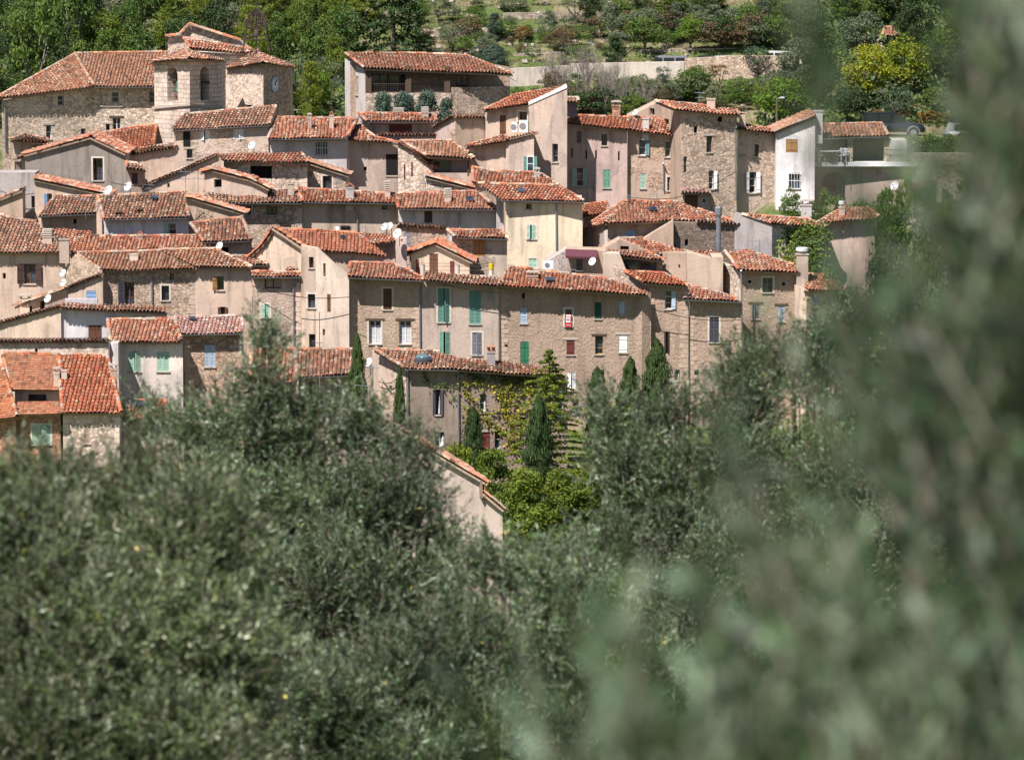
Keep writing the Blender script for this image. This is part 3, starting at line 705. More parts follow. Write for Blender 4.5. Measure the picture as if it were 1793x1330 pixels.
hA, iA, _ = M('church aisle with red tiled lean-to roof and steel blue shutter between the two towers', [(340, 300.5), (442, 300.5)],
  [dict(wall=('a', C['lstone']), top=[(340, 92), (442, 96)], wins=[(387, 106, 395, 131, 's', 'steel')])],
  roofs=[dict(pts=[(334, 84, 300), (441, 92, 300), (440, 86), (322, 67)], pitch=24, tiles='red')], D=2.5, name='church_aisle')
# ---- bell tower
AW = dict(sill=0)
hB, iB, _ = M('square ashlar bell tower with arched belfry openings and low tiled roof', [(270, 293.5), (332, 290), (388, 292.6)],
  [dict(wall=('a', C['lstone']), top=[(270, 109), (332, 103)]), dict(wall=('a', C['lstone']), top=[(332, 103), (388, 106)])],
  roofs=[dict(pts=[(260, 109, 293.4), (332, 102, 289.2), (325, 86, 293.2)], tiles='pale', caps=[1]), dict(pts=[(332, 102, 289.2), (394, 105, 292.4), (325, 86, 293.2)], tiles='pale', caps=[2])], D=3.5, name='bell_tower', zb=-25.5)
# belfry openings: arched dark recesses with stone reveals
def arch_recess(h, O, n, u, x0, y0, x1, y1, dep=.9, nm='belfry_opening', mat=None):
    a = hit(x0, y1, O, n); b = hit(x1, y0, O, n); ua, ub = (a - O).dot(u), (b - O).dot(u); r = (ub - ua) / 2; zc = b.z - r; up = Vector((0, 0, 1))
    pr = [(ua, a.z), (ub, a.z)] + [(ua + r + r * math.cos(t), zc + r * math.sin(t)) for t in [math.pi * k / 10 for k in range(11)]]
    mb = MB(); q = [O + u * x + up * (z - O.z) for x, z in pr]; m = len(q)
    f = [p + n * .012 for p in q]
    cen = sum(f, Vector()) / m
    return q, a, b, r, zc
def tower_face_with_arch(h, info, arch, name='wall'):
    pass
# rebuild the two belfry walls with real arched holes
def arched_wall(h, info, arches, zb, mat, dep=.7, back=None):
    O, n, u, W, _m = info; up = Vector((0, 0, 1)); L = (W[-1] - W[0]).to_2d().length
    outer = [(0, zb), (L, zb), (L, W[-1].z)] + [((w_ - O).dot(u), w_.z) for w_ in W[1:-1][::-1]] + [(0, W[0].z)]
    rings = [[Vector((a, z, 0)) for a, z in outer]]; hs = []
    for (x0, y0, x1, y1) in arches:
        a = hit(x0, y1, O, n); b = hit(x1, y0, O, n); ua, ub = sorted(((a - O).dot(u), (b - O).dot(u))); r = (ub - ua) / 2; zc = b.z - r
        ring = [(ua, a.z), (ub, a.z)] + [(ua + r + r * math.cos(math.pi * k / 10), zc + r * math.sin(math.pi * k / 10)) for k in range(11)]
        hs.append(ring); rings.append([Vector((p, q, 0)) for p, q in ring])
    tr = geometry.tessellate_polygon(rings); flat = [p for r_ in rings for p in r_]; mb = MB(); fs = []
    for t in tr:
        a, b, c = [flat[i] for i in t]; fs.append(tuple(t) if (b - a).cross(c - a).z > 0 else tuple(t[::-1]))
    mb.add([O + u * p.x + up * (p.y - O.z) for p in flat], fs, [(p.x + O.x, p.y) for p in flat])
    for ring in hs:
        m = len(ring); v = [O + u * x + up * (z - O.z) for x, z in ring]; v += [p - n * dep for p in v]
        mb.add(v, [(i, i + m, (i + 1) % m + m, (i + 1) % m) for i in range(m)], [(p.x, p.z) for p in v])
    mb.build('wall', mat, h)
    for ring in hs:
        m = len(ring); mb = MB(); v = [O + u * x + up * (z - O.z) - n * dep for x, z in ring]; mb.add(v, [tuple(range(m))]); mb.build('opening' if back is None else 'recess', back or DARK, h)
def drop_child(h, nm, idx):
    c = [o for o in h.children if o.name.split('.')[0] == nm]; bpy.data.objects.remove(c[idx])
bpy.context.view_layer.update()
for o in [c for c in hB.children if c.name.split('.')[0] == 'wall']: bpy.data.objects.remove(o)
AM = wallmat('a', C['lstone'])
arched_wall(hB, iB[0], [(293, 117, 311, 177)], hB.location.z, AM, 1.1); arched_wall(hB, iB[1], [(351, 116, 366, 176)], hB.location.z, AM, 1.1)
mb = MB(); W0, W1 = iB[0][3], iB[1][3]; zb = hB.location.z
quad(mb, (W0[0].x, W0[0].y + 4, zb), (W0[0].x, W0[0].y, zb), W0[0], W0[0] + Vector((0, 4, 0))); quad(mb, (W1[-1].x, W1[-1].y, zb), (W1[-1].x, W1[-1].y + 4, zb), W1[-1] + Vector((0, 4, 0)), W1[-1])
quad(mb, (W1[-1].x, W1[-1].y + 4, zb), (W0[0].x, W0[0].y + 4, zb), W0[0] + Vector((0, 4, 0)), W1[-1] + Vector((0, 4, 0))); mb.build('wall', AM, hB)
for i, (p, q) in enumerate((((270, 191), (332, 185)), ((332, 185), (388, 191)))):
    O, n, u, W, _m = iB[i]; a, b = hit(*p, O, n), hit(*q, O, n)
    mb = MB(); mb.box(a - u * .1, b - a + u * .2, (0, 0, .16), n * .13); mb.build('cornice', SILL, hB)
BRZ = plain('green_bronze', (.07, .12, .10), .5, .5)
for k, (px, py, inf, r) in enumerate(((302, 150, iB[0], .36), (359, 152, iB[1], .27))):
    c = hit(px, py, inf[0], inf[1]) - inf[1] * .5; mb = MB()
    mb.lathe((c.x, c.y, c.z - .55 * r * 2), [(r * 1.05, 0), (r, .12 * r), (r * .72, .7 * r), (r * .6, 1.5 * r), (r * .45, 1.85 * r), (r * .1, 1.95 * r)], 18)
    bell = mb.build('church_bell', BRZ, None, True); tag(bell, ['large green bronze bell hanging in the left arch of the bell tower', 'smaller bronze bell hanging in the right arch of the bell tower'][k], 'bell')
    mb = MB(); mb.box((c.x - .7, c.y - .05, c.z + r * .85), (1.4, 0, 0), (0, .12, 0), (0, 0, .14)); mb.tube([(c.x + .1, c.y, c.z - .55 * 2 * r), (c.x + .1, c.y, c.z - 1.7)], .06); mb.build('bell_beam', IRON, hB)
# ---- clock tower
hK, iK, _ = M('rubble clock tower with white clock face and pyramid tile roof', [(396, 299.5), (461, 296.2), (508, 300)],
  [dict(wall=('m', C['lstone']), top=[(396, 120), (461, 111)], wins=[(428, 184, 441, 194, 'h')]), dict(wall=('r', C['stone']), top=[(461, 111), (508, 116)], wins=[(482, 182, 487, 191, 'h')])],
  roofs=[dict(pts=[(395, 119, 299.3), (460, 110, 295.6), (451, 88, 299.8)], tiles='old', caps=[1]), dict(pts=[(460, 110, 295.6), (514, 116, 299.6), (451, 88, 299.8)], tiles='old', caps=[2])], D=3.5, name='clock_tower')
O, n, u, W, _m = iK[1]; c = hit(479.5, 148, O, n); up = Vector((0, 0, 1)); rr = 12.3 / F * c.y
def disc(c, n, u, r, t, k=28):
    return [c + (u * math.cos(2 * math.pi * i / k) + up * math.sin(2 * math.pi * i / k)) * r for i in range(k)]
mb = MB(); mb.prism(disc(c, n, u, rr * 1.12, 0), n * .10); cf = mb.build('clock_face', plain('clock_rim_blue', (.35, .42, .55), .6), hK)
mb = MB(); mb.prism(disc(c + n * .1, n, u, rr * .98, 0), n * .02); mb.build('dial', WHITE, cf)
mb = MB()
for i in range(12):
    t = math.pi / 6 * i; d = u * math.sin(t) + up * math.cos(t); s_ = d.cross(n); mb.box(c + n * .122 + d * rr * .68 - s_ * .022, s_ * .044, d * rr * .22, n * .01)
mb.build('numerals', DARK, cf); mb = MB()
for t, L, w_ in ((math.radians(28), .78, .03), (math.radians(12), .5, .05)):
    d = u * math.sin(t) + up * math.cos(t); s_ = d.cross(n); mb.box(c + n * .134 - d * rr * .15 - s_ * w_, s_ * 2 * w_, d * rr * (L + .15), n * .012)
mb.build('clock_hands', DARK, cf)
# wrought iron bell cage
bc = P(449, 86, 298.8); rb = 28 / F * 298.8; H = 73 / F * 298.8
cage = thing('iron_bell_cage', 'rusty wrought iron bell cage with scrolls on top of the clock tower', 'bell cage', bc); cage['_o'] = tuple(bc)
mb = MB()
for k in range(4):
    a = math.pi / 4 + k * math.pi / 2; d = Vector((math.cos(a), math.sin(a) * .8, 0))
    mb.tube([bc + d * rb * 1.2 - up * .2, bc + d * rb * .95 + up * H * .35, bc + d * rb * .93 + up * H * .5, bc + d * rb * .7 + up * H * .78, bc + d * rb * .15 + up * H * .97, bc + up * H * 1.02], .035, 5)
mb.tube([bc - up * .3, bc + up * H * 1.15], .03, 5); mb.tube([bc + up * H * 1.08 - Vector((.18, 0, 0)), bc + up * H * 1.08 + Vector((.18, 0, 0))], .02, 4)
mb.build('frame', IRON, cage); mb = MB()
for z, s_ in ((.32, 1.0), (.22, 1.05), (.52, .95)):
    q = [bc + Vector((math.cos(math.pi / 4 + k * math.pi / 2), math.sin(math.pi / 4 + k * math.pi / 2) * .8, 0)) * rb * s_ + up * H * z for k in range(5)]
    mb.tube(q, .025, 4)
mb.build('hoops', IRON, cage); mb = MB()
for k in range(4):
    a = k * math.pi / 2 + math.pi / 4; d = Vector((math.cos(a), math.sin(a) * .8, 0))
    for (rc, zc, sr) in ((.62, .6, .17), (.3, .62, .17), (.42, .76, .14), (.18, .84, .1), (.15, .45, .13)):
        o = bc + d * rb * rc + up * H * zc; mb.tube([o + (d * math.cos(t) + up * math.sin(t)) * H * sr * (1 - t / 14) * .8 for t in [i * .6 for i in range(19)]], .03, 4)
for k in range(4):
    a = k * math.pi / 2; d = Vector((math.cos(a), math.sin(a) * .8, 0))
    for (rc, zc, sr) in ((.5, .62, .14), (.3, .78, .12)):
        o = bc + d * rb * rc + up * H * zc; mb.tube([o + (d * math.cos(t) + up * math.sin(t)) * H * sr * (1 - t / 14) * .8 for t in [i * .6 for i in range(19)]], .03, 4)
mb.build('scrollwork', IRON, cage); mb = MB(); mb.lathe((bc.x, bc.y, bc.z + H * .3), [(.3, 0), (.25, .2), (.17, .42), (.05, .5)], 12); mb.build('bell', IRON, cage, True)
# ---- row under the church
S('stone house with two blank white shuttered windows below the bell tower', ('m', C['stone']), (302, 227, 471, 218), [(483, 186), (321, 201)], tiles='old', gut=1, wx=(305, 470), pitch=20, Y=(287, 286), over=.22,
  wins=[(352, 228, 366, 246, 's', wh, dict(sill=0)), (411, 226, 425, 244, 's', wh, dict(sill=0)), (321, 228, 333, 257, 'S', 'brown', dict(sill=0)), (327, 261, 337, 277, 'g', 'dbrown', dict(lintel=2))])
S('house with orange tiled roof and long roof light behind the small gabled hut', ('p', C['tan']), (206, 261, 267, 255), [(274, 218), (178, 233)], tiles='bright', wx=(210, 264), Y=290)
S('little cream hut with tiled mono roof against the church wall', ('p', C['peach']), (17, 245, 82, 249), [(84, 244), (46, 236)], tiles='old', wx=(18, 82), Y=288.5, pitch=8)
S('pale grey house with white slatted window behind the dish roof', ('p', C['palegrey']), (469, 243, 607, 240), [(626, 208), (485, 206)], tiles='red', gut=1, wx=(473, 607), Y=285, pitch=19,
  wins=[(552, 247, 574, 271, 'b', wh)], chim=[(538, 198, 546, 228, 'slab'), (576, 194, 585, 226, 'tent')])
S('beige house with tall ochre louvred shutters under a drooping red roof', ('p', C['beige']), (606, 243, 698, 250), [(657, 240), (621, 213), (579, 213)], tiles='red', wx=(608, 697), Y=286, pitch=19,
  wins=[(676, 270, 697, 307, 's', 'ochre'), (637, 292, 642, 299, 'h')])
S('low house with brown double garage doors below the loft terrace', ('p', C['beige']), (643, 212, 764, 212), [(760, 200), (627, 199)], tiles='red', gut=1, wx=(648, 760), Y=292,
  wins=[(681, 218, 721, 233, 'd', 'rbrown', dict(sill=0))], chim=[(688, 189, 708, 200, 'louvre'), (737, 187, 751, 206, 'louvre')])
hW, iW, _ = M('long low plaster wall with tile coping below the garage doors', [(700, 290.5), (797, 290.5)], [dict(wall=('p', C['beige']), top=[(700, 236), (797, 236)])], D=.5, cat='wall', name='garden_wall')
wallcap(hW, iW[0][0], iW[0][1], (660, 236), (797, 236), 'red', .5, 31)
h, i_, _ = M('pink and tan plaster block with tile coping beside the tall terrace house', [(760, 290.5), (797, 288.5), (846, 289.3), (884, 290.4)],
  [dict(wall=('p', C['pink']), top=[(760, 226), (797, 206)]), dict(wall=('p', C['ochre']), top=[(797, 206), (846, 206)]), dict(wall=('p', C['pink']), top=[(846, 206), (884, 208)])], D=3)
wallcap(h, i_[0][0], i_[0][1], (760, 224), (798, 203), 'old', .5, 32); wallcap(h, i_[1][0], i_[1][1], (796, 205), (850, 205), 'old', .6, 33)
# ---- loft house with terrace
hL = S('large stone loft house with open timber terrace and wide red roof', ('s', C['tan']), (638, 119, 898, 129), [(818, 98), (736, 94), (606, 94)], Y=(300.4, 301.6), over=2.3, wx=(637, 893), tiles='red', pitch=13,
  wins=[(650, 130, 680, 160, 'G', 'dgrey', dict(sill=0)), (681, 130, 721, 160, 'G', 'dgrey', dict(sill=0)), (798, 131, 820, 159, 'G', 'dgrey', dict(sill=0))])
M('left gable wall of the loft house, bare plaster, one wide window', [(602, 303), (637, 298.6)], [dict(wall=('p', C['palegrey']), top=[(602, 98), (637, 119)], wins=[(613, 136, 627, 164, 'G', 'grey')])], D=2, name='gable_wing', cat='house wing') if 0 else None
O, n = Vector(hL['_p'][2]), Vector(hL['_p'][3]); up = Vector((0, 0, 1))
F0 = hit(640, 163, O + n * 2.1, n); F1 = hit(790, 163, O + n * 2.1, n); Lx = (F1 - F0).length; uu = (F1 - F0).normalized(); uu.z = 0
mb = MB(); z0 = F0.z; mb.box(Vector((F0.x, F0.y, hL.location.z)), F1 - F0, -n * 2.05, up * (z0 - hL.location.z)); mb.build('terrace_base', wallmat('r', C['lstone']), hL)
F2 = hit(893, 160, O + n * .9, n); mb = MB(); p0 = Vector((F1.x, F1.y, hL.location.z)) - n * .05; mb.box(p0, Vector((F2.x - p0.x, F2.y - p0.y, 0)), -n * 1.0, up * (z0 - hL.location.z + .35)); mb.build('terrace_base', wallmat('r', C['stone']), hL)
for px in (645, 715, 783):
    mb = MB(); q = hit(px, 163, O + n * 2.0, n); mb.cbox((q.x, q.y + .1, q.z), .42, .38, 1.85); mb.build('pillar', WOODD, hL)
a = hit(638, 123, O + n * 2.0, n); b = hit(826, 128, O + n * 2.0, n); mb = MB(); mb.box(a - up * .25, b - a, -n * .2, up * .3); mb.build('roof_beam', WOODD, hL)
mb = MB(); a, b = F0 - n * .1, hit(823, 163, O + n * 1.8, n); d = (b - a); k = int(d.length / .16)
for i in range(k + 1): mb.tube([a + d * i / k + up * .02, a + d * i / k + up * .62], .018, 4)
for z in (.08, .62): mb.tube([a + up * z, b + up * z], .025, 5)
mb.build('railing', IRON, hL)
mb = MB(); a = Vector((F0.x, F0.y, z0)); mb.add([a - up * 5, a, hit(604, 150, O - n * 1.5, n), hit(604, 150, O - n * 1.5, n) - up * 5], [(0, 3, 2, 1)])
# left side wall with window
pL = hit(604, 160, O - n * 4.0, n); pR = Vector((F0.x, F0.y, 0)); u2 = Vector((pR.x - pL.x, pR.y - pL.y, 0)).normalized(); n2 = Vector((u2.y, -u2.x, 0)); O2 = Vector((pL.x, pL.y, 0)); mb = MB()
t0, t1 = hit(604, 101, O2, n2), hit(640, 121, O2, n2)
face_poly(hL, mb, O2, u2, n2, [(0, hL.location.z), ((pR - O2).to_2d().length, hL.location.z), ((pR - O2).to_2d().length, t1.z - .1), (0, t0.z - .05)], [(614, 134, 627, 164, 'G', 'grey')], wallmat('p', C['palegrey']))
mb.build('gable_wall', wallmat('p', C['palegrey']), hL)
# ---- tall lit terrace house
hT, iT, rT = M('tall beige house with steep red roof, roof terrace and white edged gable', [(850, 286.5), (924, 284.5)],
  [dict(wall=('p', C['ochre']), top=[(850, 192), (924, 182)], wins=[(875, 202, 886, 236, 'd', 'brown', dict(sill=0)), (907, 196, 923, 212, 'g', 'brown')])],
  roofs=[dict(pts=[(846, 193, 286), (926, 182, 284), (992, 152), (905, 166)], pitch=17, tiles='bright')], D=4)
h, iG, _ = M('tall smooth beige gable wall with slit window, attached right of the roof terrace', [(926, 282.2), (993, 281.2)],
  [dict(wall=('p', C['beige']), top=[(926, 180), (933, 179), (992, 153)], wins=[(967, 252, 977, 284, 'g', 'grey', dict(dep=.35))], rise=.0)], D=5.5)
O, n = iG[0][0], iG[0][1]; a, b = hit(926, 184, O, n), hit(993, 154, O, n); mb = MB(); mb.box(a, b - a, (0, 0, .22), n * .06 - n * 0); mb.build('white_band', WHITE, h)
h, iH_, _ = M('beige wall of the roof terrace house with green shuttered window', [(886, 281.5), (935, 280.2)], [dict(wall=('p', C['beige']), top=[(886, 247), (934, 236)], wins=[(917, 275, 945, 302, 'q', 'teal')][:0] + [(921, 275, 932, 302, 'o', 'teal')][:0])], D=3.6)
wallcap(h, iH_[0][0], iH_[0][1], (884, 246), (936, 234), 'red', .5, 35)
O, n = iH_[0][0], iH_[0][1]; opening(h, O, (hit(930, 290, O, n) - hit(900, 290, O, n)).normalized(), n, ((hit(924, 301, O, n) - O).to_2d().length, hit(924, 302, O, n).z, (hit(936, 301, O, n) - O).to_2d().length, hit(924, 275, O, n).z), None, 'o', 'teal', dep=-.02)
S('pink lean-to house with perforated eaves shadow left of the terrace house', ('p', C['peach']), (814, 258, 888, 247), [(886, 238), (845, 247), (818, 255)], tiles='red', wx=(818, 887), Y=(283, 281.8), pitch=17)
M('small mauve rendered house peeping behind the tall gable wall', [(985, 291), (1010, 291)], [dict(wall=('p', C['mauve']), top=[(985, 178), (1010, 178)])], roofs=[dict(pts=[(985, 178, 290.5), (1013, 178, 290.5), (1012, 172), (985, 172)], pitch=15)], D=3)
S('long lit plaster house with slit vents and green shutters', ('p', C['pink']), (988, 214, 1098, 227), [(1100, 206), (1009, 203)], tiles='bright', wx=(993, 1098), Y=(284, 283.6), pitch=19, over=.46,
  wins=[(1010, 230, 1018, 250, 'g', 'brown'), (1053, 235, 1063, 255, 'g', 'brown'), (1000, 259, 1003, 276, 'h'), (1025, 263, 1028, 279, 'h'), (1042, 263, 1045, 279, 'h'), (1082, 265, 1085, 281, 'h'),
        (1002, 294, 1028, 326, 'o', 'lgreen', dict(side='l')), (1056, 297, 1069, 329, 's', 'green')], chim=[(1070, 176, 1088, 207, 'slab', ('r', (.42, .25, .17)))])
S('olive brown house with peeling render and blue green shutters', ('m', C['tan']), (1098, 226, 1196, 239), [(1180, 222), (1150, 208), (1102, 205)], tiles='red', wx=(1099, 1195), Y=(284, 283.6), pitch=19, over=.46,
  wins=[(1118, 245, 1130, 272, 'r', 'bluegreen', dict(side='l')), (1164, 248, 1175, 275, 'r', 'bluegreen', dict(side='l')), (1121, 304, 1131, 330, 's', 'lgreen'), (1168, 310, 1180, 334, 'g', wh, dict(curtain=1))],
  pipes=[(1162, 288, 334)], chim=[(1124, 206, 1137, 227, 'plain', ('p', C['palegrey']))])
M('tan plaster wing with small square attic hole, left of the tall rubble house', [(1100, 290.5), (1150, 287.5)], [dict(wall=('p', C['tan']), top=[(1100, 205), (1150, 180)], wins=[(1137, 190, 1146, 201, 'h')])], D=4)
hR, iR, _ = M('tall narrow rubble stone house with plastered left flank', [(1149, 286.5), (1193, 281.6), (1290, 282.4)],
  [dict(wall=('p', C['tan']), top=[(1149, 180), (1193, 194)], wins=[(1162, 209, 1171, 219, 'h')]),
   dict(wall=('r', C['stone']), top=[(1193, 194), (1290, 202)], wins=[(1215, 221, 1221, 233, 'h'), (1237, 238, 1247, 267, 'g', 'brown', dict(lintel=2)), (1257, 200.5 + 4, 1265, 214, 'h'), (1197, 274, 1203, 302, 'g', wh), (1241, 299, 1250, 331, 'r', wh)], pipes=[(1287, 225, 350)])],
  roofs=[dict(pts=[(1186, 192, 281.2), (1297, 201, 282), (1289, 192), (1250, 187), (1149, 177)], pitch=14, tiles='red', caps=[1, 3, 4], chim=[(1237, 172, 1253, 190, 'plain', ('p', C['beige']))])], D=5, shift=0)
S('rubble and plaster house with white shutters at the right end of the terrace row', ('m', C['stone']), (1290, 224, 1368, 234), [(1345, 226), (1306, 219), (1291, 218)], tiles='old', wx=(1291, 1362), Y=(283.2, 284), pitch=12, over=.46,
  wins=[(1321, 253, 1329, 274, 'g', 'brown'), (1305, 301, 1331, 338, 'o', wh)], chim=[(1294, 196, 1306, 222, 'plain', ('p', C['peach']))])
M('lean-to porch with corrugated canopy against the rubble house', [(1196, 280.2), (1245, 280.4)], [dict(wall=('s', C['beige']), top=[(1196, 336), (1245, 336)], wins=[(1199, 341, 1222, 368, 'd', 'brown', dict(sill=0)), (1231, 349, 1235, 354, 'h')])],
  roofs=[dict(pts=[(1192, 336, 279.6), (1246, 337, 279.8), (1243, 331), (1194, 329)], pitch=14, tiles='mauve', caps=[])], D=1.6, name='porch', cat='porch')
# ---- white villa on the right
hV, iV, _ = M('white villa flank with sloping tiled verge and boarded shutters', [(1359, 282.6), (1427, 282.2)],
  [dict(wall=('p', C['white']), top=[(1359, 234), (1427, 207)], wins=[(1376, 244, 1397, 267, 'S', 'ochre', dict(sill=0)), (1381, 303, 1401, 330, 'b', wh)], gable=dict(tiles='pale', over=.1))], D=6, name='villa')
chimney(hV, 1424, 193, 1441, 233, iV[0][0], iV[0][1], 'plain', wallmat('p', C['white']), Y=282.6)
hV2 = S('white villa with tiled porch roof, balcony and arched ground floor', ('p', C['beige']), (1427, 241, 1556, 237), [(1543, 216), (1440, 219)], tiles='pale', wx=(1428, 1552), Y=(285.5, 285.5), over=2.4, pitch=15, gut=1, name='villa',
  wins=[(1441, 246, 1464, 279, 'G', 'brown', dict(sill=0)), (1430, 246, 1439, 280, 'S', 'rbrown', dict(sill=0)), (1500, 246, 1530, 278, 'g', 'grey', dict(sill=0))])
O, n = Vector(hV2['_p'][2]), Vector(hV2['_p'][3]); Of = O + n * 2.35
mb = MB(); a = hit(1424, 284, Of + n * .35, n); b = hit(1606, 280, Of + n * .35, n); mb.box(a, Vector((b.x - a.x, 0, 0)), (0, 3.4, 0), (0, 0, -.28)); mb.build('balcony_slab', WHITE, hV2); zs = a.z
for px in (1489, 1553): mb = MB(); q = hit(px, 270, Of, n); mb.cbox((q.x, q.y + .3, zs), .34, .34, 1.72); mb.build('column', wallmat('r', C['lstone']), hV2)
mb = MB(); a = hit(1557, 245, Of, n); b = hit(1587, 245, Of, n); mb.box(Vector((a.x, a.y, zs)), (b.x - a.x, 0, 0), (0, 2.2, 0), (0, 0, a.z - zs)); mb.build('parapet', wallmat('p', C['white']), hV2)
mb = MB(); a = hit(1549, 262, Of + n * .2, n); b = hit(1604, 262, Of + n * .2, n); k = 22
for i in range(k + 1): q = Vector((a.x + (b.x - a.x) * i / k, a.y, zs)); mb.tube([q, q + up * (a.z - zs)], .014, 4)
mb.tube([Vector((a.x, a.y, a.z)), Vector((b.x, a.y, a.z))], .02, 4); mb.build('railing', IRON, hV2)
hvb, ivb, _ = M('arched lower storey under the villa balcony', [(1425, 283.6), (1605, 283.2)], [dict(wall=('p', C['beige']), top=[(1425, 287), (1605, 284)])], D=1.2, name='arcade', cat='arcade')
for o in [c for c in hvb.children]: bpy.data.objects.remove(o)
arched_wall(hvb, ivb[0], [(1437, 301, 1480, 385)], hvb.location.z, wallmat('p', C['beige']), 1.2, wallmat('p', C['beige']))
O, n, u = ivb[0][0] - ivb[0][1] * 1.15, ivb[0][1], ivb[0][2]; a, b = hit(1443, 335, O, n), hit(1464, 304, O, n); mb = MB(); mb.box(a, Vector((b.x - a.x, 0, 0)), (0, -.06, 0), (0, 0, b.z - a.z)); mb.build('door', paint('rbrown'), hvb)
TW = plain('white_plastic', (.82, .82, .82), .4)
def garden_chair(x, y, z, rz, lab):
    h = thing('garden_chair', lab, 'chair', (x, y, z)); h.rotation_euler.z = rz; h['_o'] = (0, 0, 0)
    mb = MB(); mb.cbox((0, 0, .42), .46, .44, .04); mb.build('seat', TW, h)
    mb = MB(); mb.box((-.22, .2, .44), (.44, 0, 0), (0, .03, 0), (0, .08, .08)); mb.box((-.22, .29, .84), (.44, 0, 0), (0, .03, 0), (0, .01, .08))
    for i in range(5): mb.box((-.22 + i * .1, .21, .46), (.04, 0, 0), (0, .02, 0), (0, .08, .4))
    mb.build('backrest', TW, h)
    for sx in (-1, 1):
        for sy in (-1, 1): mb = MB(); mb.tube([(sx * .19, sy * .18, .42), (sx * .23, sy * .23, 0)], .022, 5); mb.build('leg', TW, h)
        mb = MB(); mb.tube([(sx * .25, -.2, .44), (sx * .25, -.2, .64), (sx * .25, .22, .66)], .02, 5); mb.build('armrest', TW, h)
    return h
for i, (px, rz) in enumerate(((1430, 1.2), (1437, .4), (1465, -1.3), (1474, -1.0), (1481, .6))):
    q = hit(px, 276, Of + n * (.0 + .3 * (i % 2)), n)
    garden_chair(q.x, q.y, zs, rz, ['white plastic chair nearest the villa downpipe, left of the balcony table', 'white plastic chair tucked close to the left end of the balcony table', 'white plastic chair at the right end of the balcony table', 'white plastic chair standing between the table and the stone column group', 'white plastic chair closest to the stone balcony column'][i])
q = hit(1451, 276, Of, n); tb = thing('garden_table', 'white oval plastic table on the villa balcony', 'table', (q.x, q.y, zs)); tb['_o'] = (0, 0, 0)
mb = MB(); mb.lathe((0, 0, .7), [(.75, 0), (.78, .02), (.75, .045)], 22); mb.build('tabletop', TW, tb)
for sx in (-1, 1):
    for sy in (-1, 1): mb = MB(); mb.tube([(sx * .5, sy * .3, .7), (sx * .56, sy * .34, 0)], .035, 6); mb.build('leg', TW, tb)
# ---- second row, left
hg, ig, _ = M('grey stained cement gable house with one tall recessed window', [(44, 284.6), (221, 283.4)],
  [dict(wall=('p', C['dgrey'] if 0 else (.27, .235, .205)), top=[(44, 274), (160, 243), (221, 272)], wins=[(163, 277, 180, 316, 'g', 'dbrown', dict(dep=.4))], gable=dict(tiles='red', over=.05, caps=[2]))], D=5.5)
chimney(hg, 173, 238, 184, 252, ig[0][0], ig[0][1], 'plain', wallmat('p', C['grey']), Y=286)
S('low flat wing with orange roof at the far left behind the potted plants', ('p', C['beige']), (22, 276, 120, 262), [(160, 240), (82, 250)], tiles='red', wx=(24, 60), Y=285.8, pitch=15, wins=[(26, 283, 37, 301, 'g', 'brown')], caps=[])
M('grey cement wall of the terrace at the left edge, below the grey gable', [(-12, 281.5), (62, 281)], [dict(wall=('p', C['grey']), top=[(-12, 302), (62, 302)], wins=[(55, 343, 61, 364, 'g', 'brown')])], D=2.5, name='terrace_house')
h, i_, _ = M('brownish cement shed with sloping tile verge at the left edge', [(-12, 279), (40, 278.6)], [dict(wall=('p', C['tan']), top=[(-12, 356), (40, 336)], gable=dict(tiles='old', caps=[2]))], D=1.6, name='shed', cat='shed')
h, i_, _ = M('cream house with sky blue shutters under a falling tile verge', [(61, 279.6), (188, 278.6)],
  [dict(wall=('p', C['peach']), top=[(61, 316), (188, 343)], wins=[(83, 339, 91, 361, 'q', 'blue')], gable=dict(tiles='red'))], D=3.6)
S('cream rendered house with tile coping between the grey gable and the stone house', ('p', C['peach']), (214, 272, 309, 257), [(306, 252), (220, 264)], tiles='old', wx=(220, 308), Y=287, pitch=9, over=.2)
S('tiny wooden fronted lean-to with tile roof in the courtyard corner', ('p', C['brown']), (221, 294, 256, 297), [(240, 287), (222, 284)], tiles='old', wx=(222, 254), Y=281.8, wins=[(231, 303, 241, 322, 'd', 'dbrown', dict(sill=0))], name='lean_to')
h, i_, _ = M('cream gable house with long rising verge and small round vent', [(248, 281), (392, 279.8)], [dict(wall=('p', C['peach']), top=[(248, 331), (300, 304), (381, 273), (392, 283)], wins=[(293, 321, 297, 328, 'h')])], D=4)
wallcap(h, i_[0][0], i_[0][1], (247, 329), (381, 271), 'old', .5, 36)
S('stone fronted house with shaded loggia and white window below the dish', ('r', C['lstone']), (384, 280, 540, 284), [(528, 268), (470, 267), (381, 270)], tiles='red', wx=(389, 538), Y=(280.5, 279.6), pitch=15, caps=[1, 4],
  wins=[(414, 300, 434, 315, 'g', wh), (438, 291, 476, 312, 'h', '', dict(sill=0))])
h, i_, _ = M('stone wing with falling tile verge and dark blue window', [(538, 280.8), (606, 280.2)], [dict(wall=('r', C['stone']), top=[(538, 286), (606, 308)], wins=[(565, 308, 581, 330, 'g', 'dbrown')], gable=dict(tiles='old'))], D=2.5)
h, i_, _ = M('low pale plaster outhouse with small dark window and red verge', [(358, 277.4), (468, 276.6)], [dict(wall=('p', C['beige']), top=[(358, 304), (372, 300), (440, 317), (468, 331)], wins=[(375, 314, 388, 328, 'h')], gable=dict(tiles='red'))], D=2)
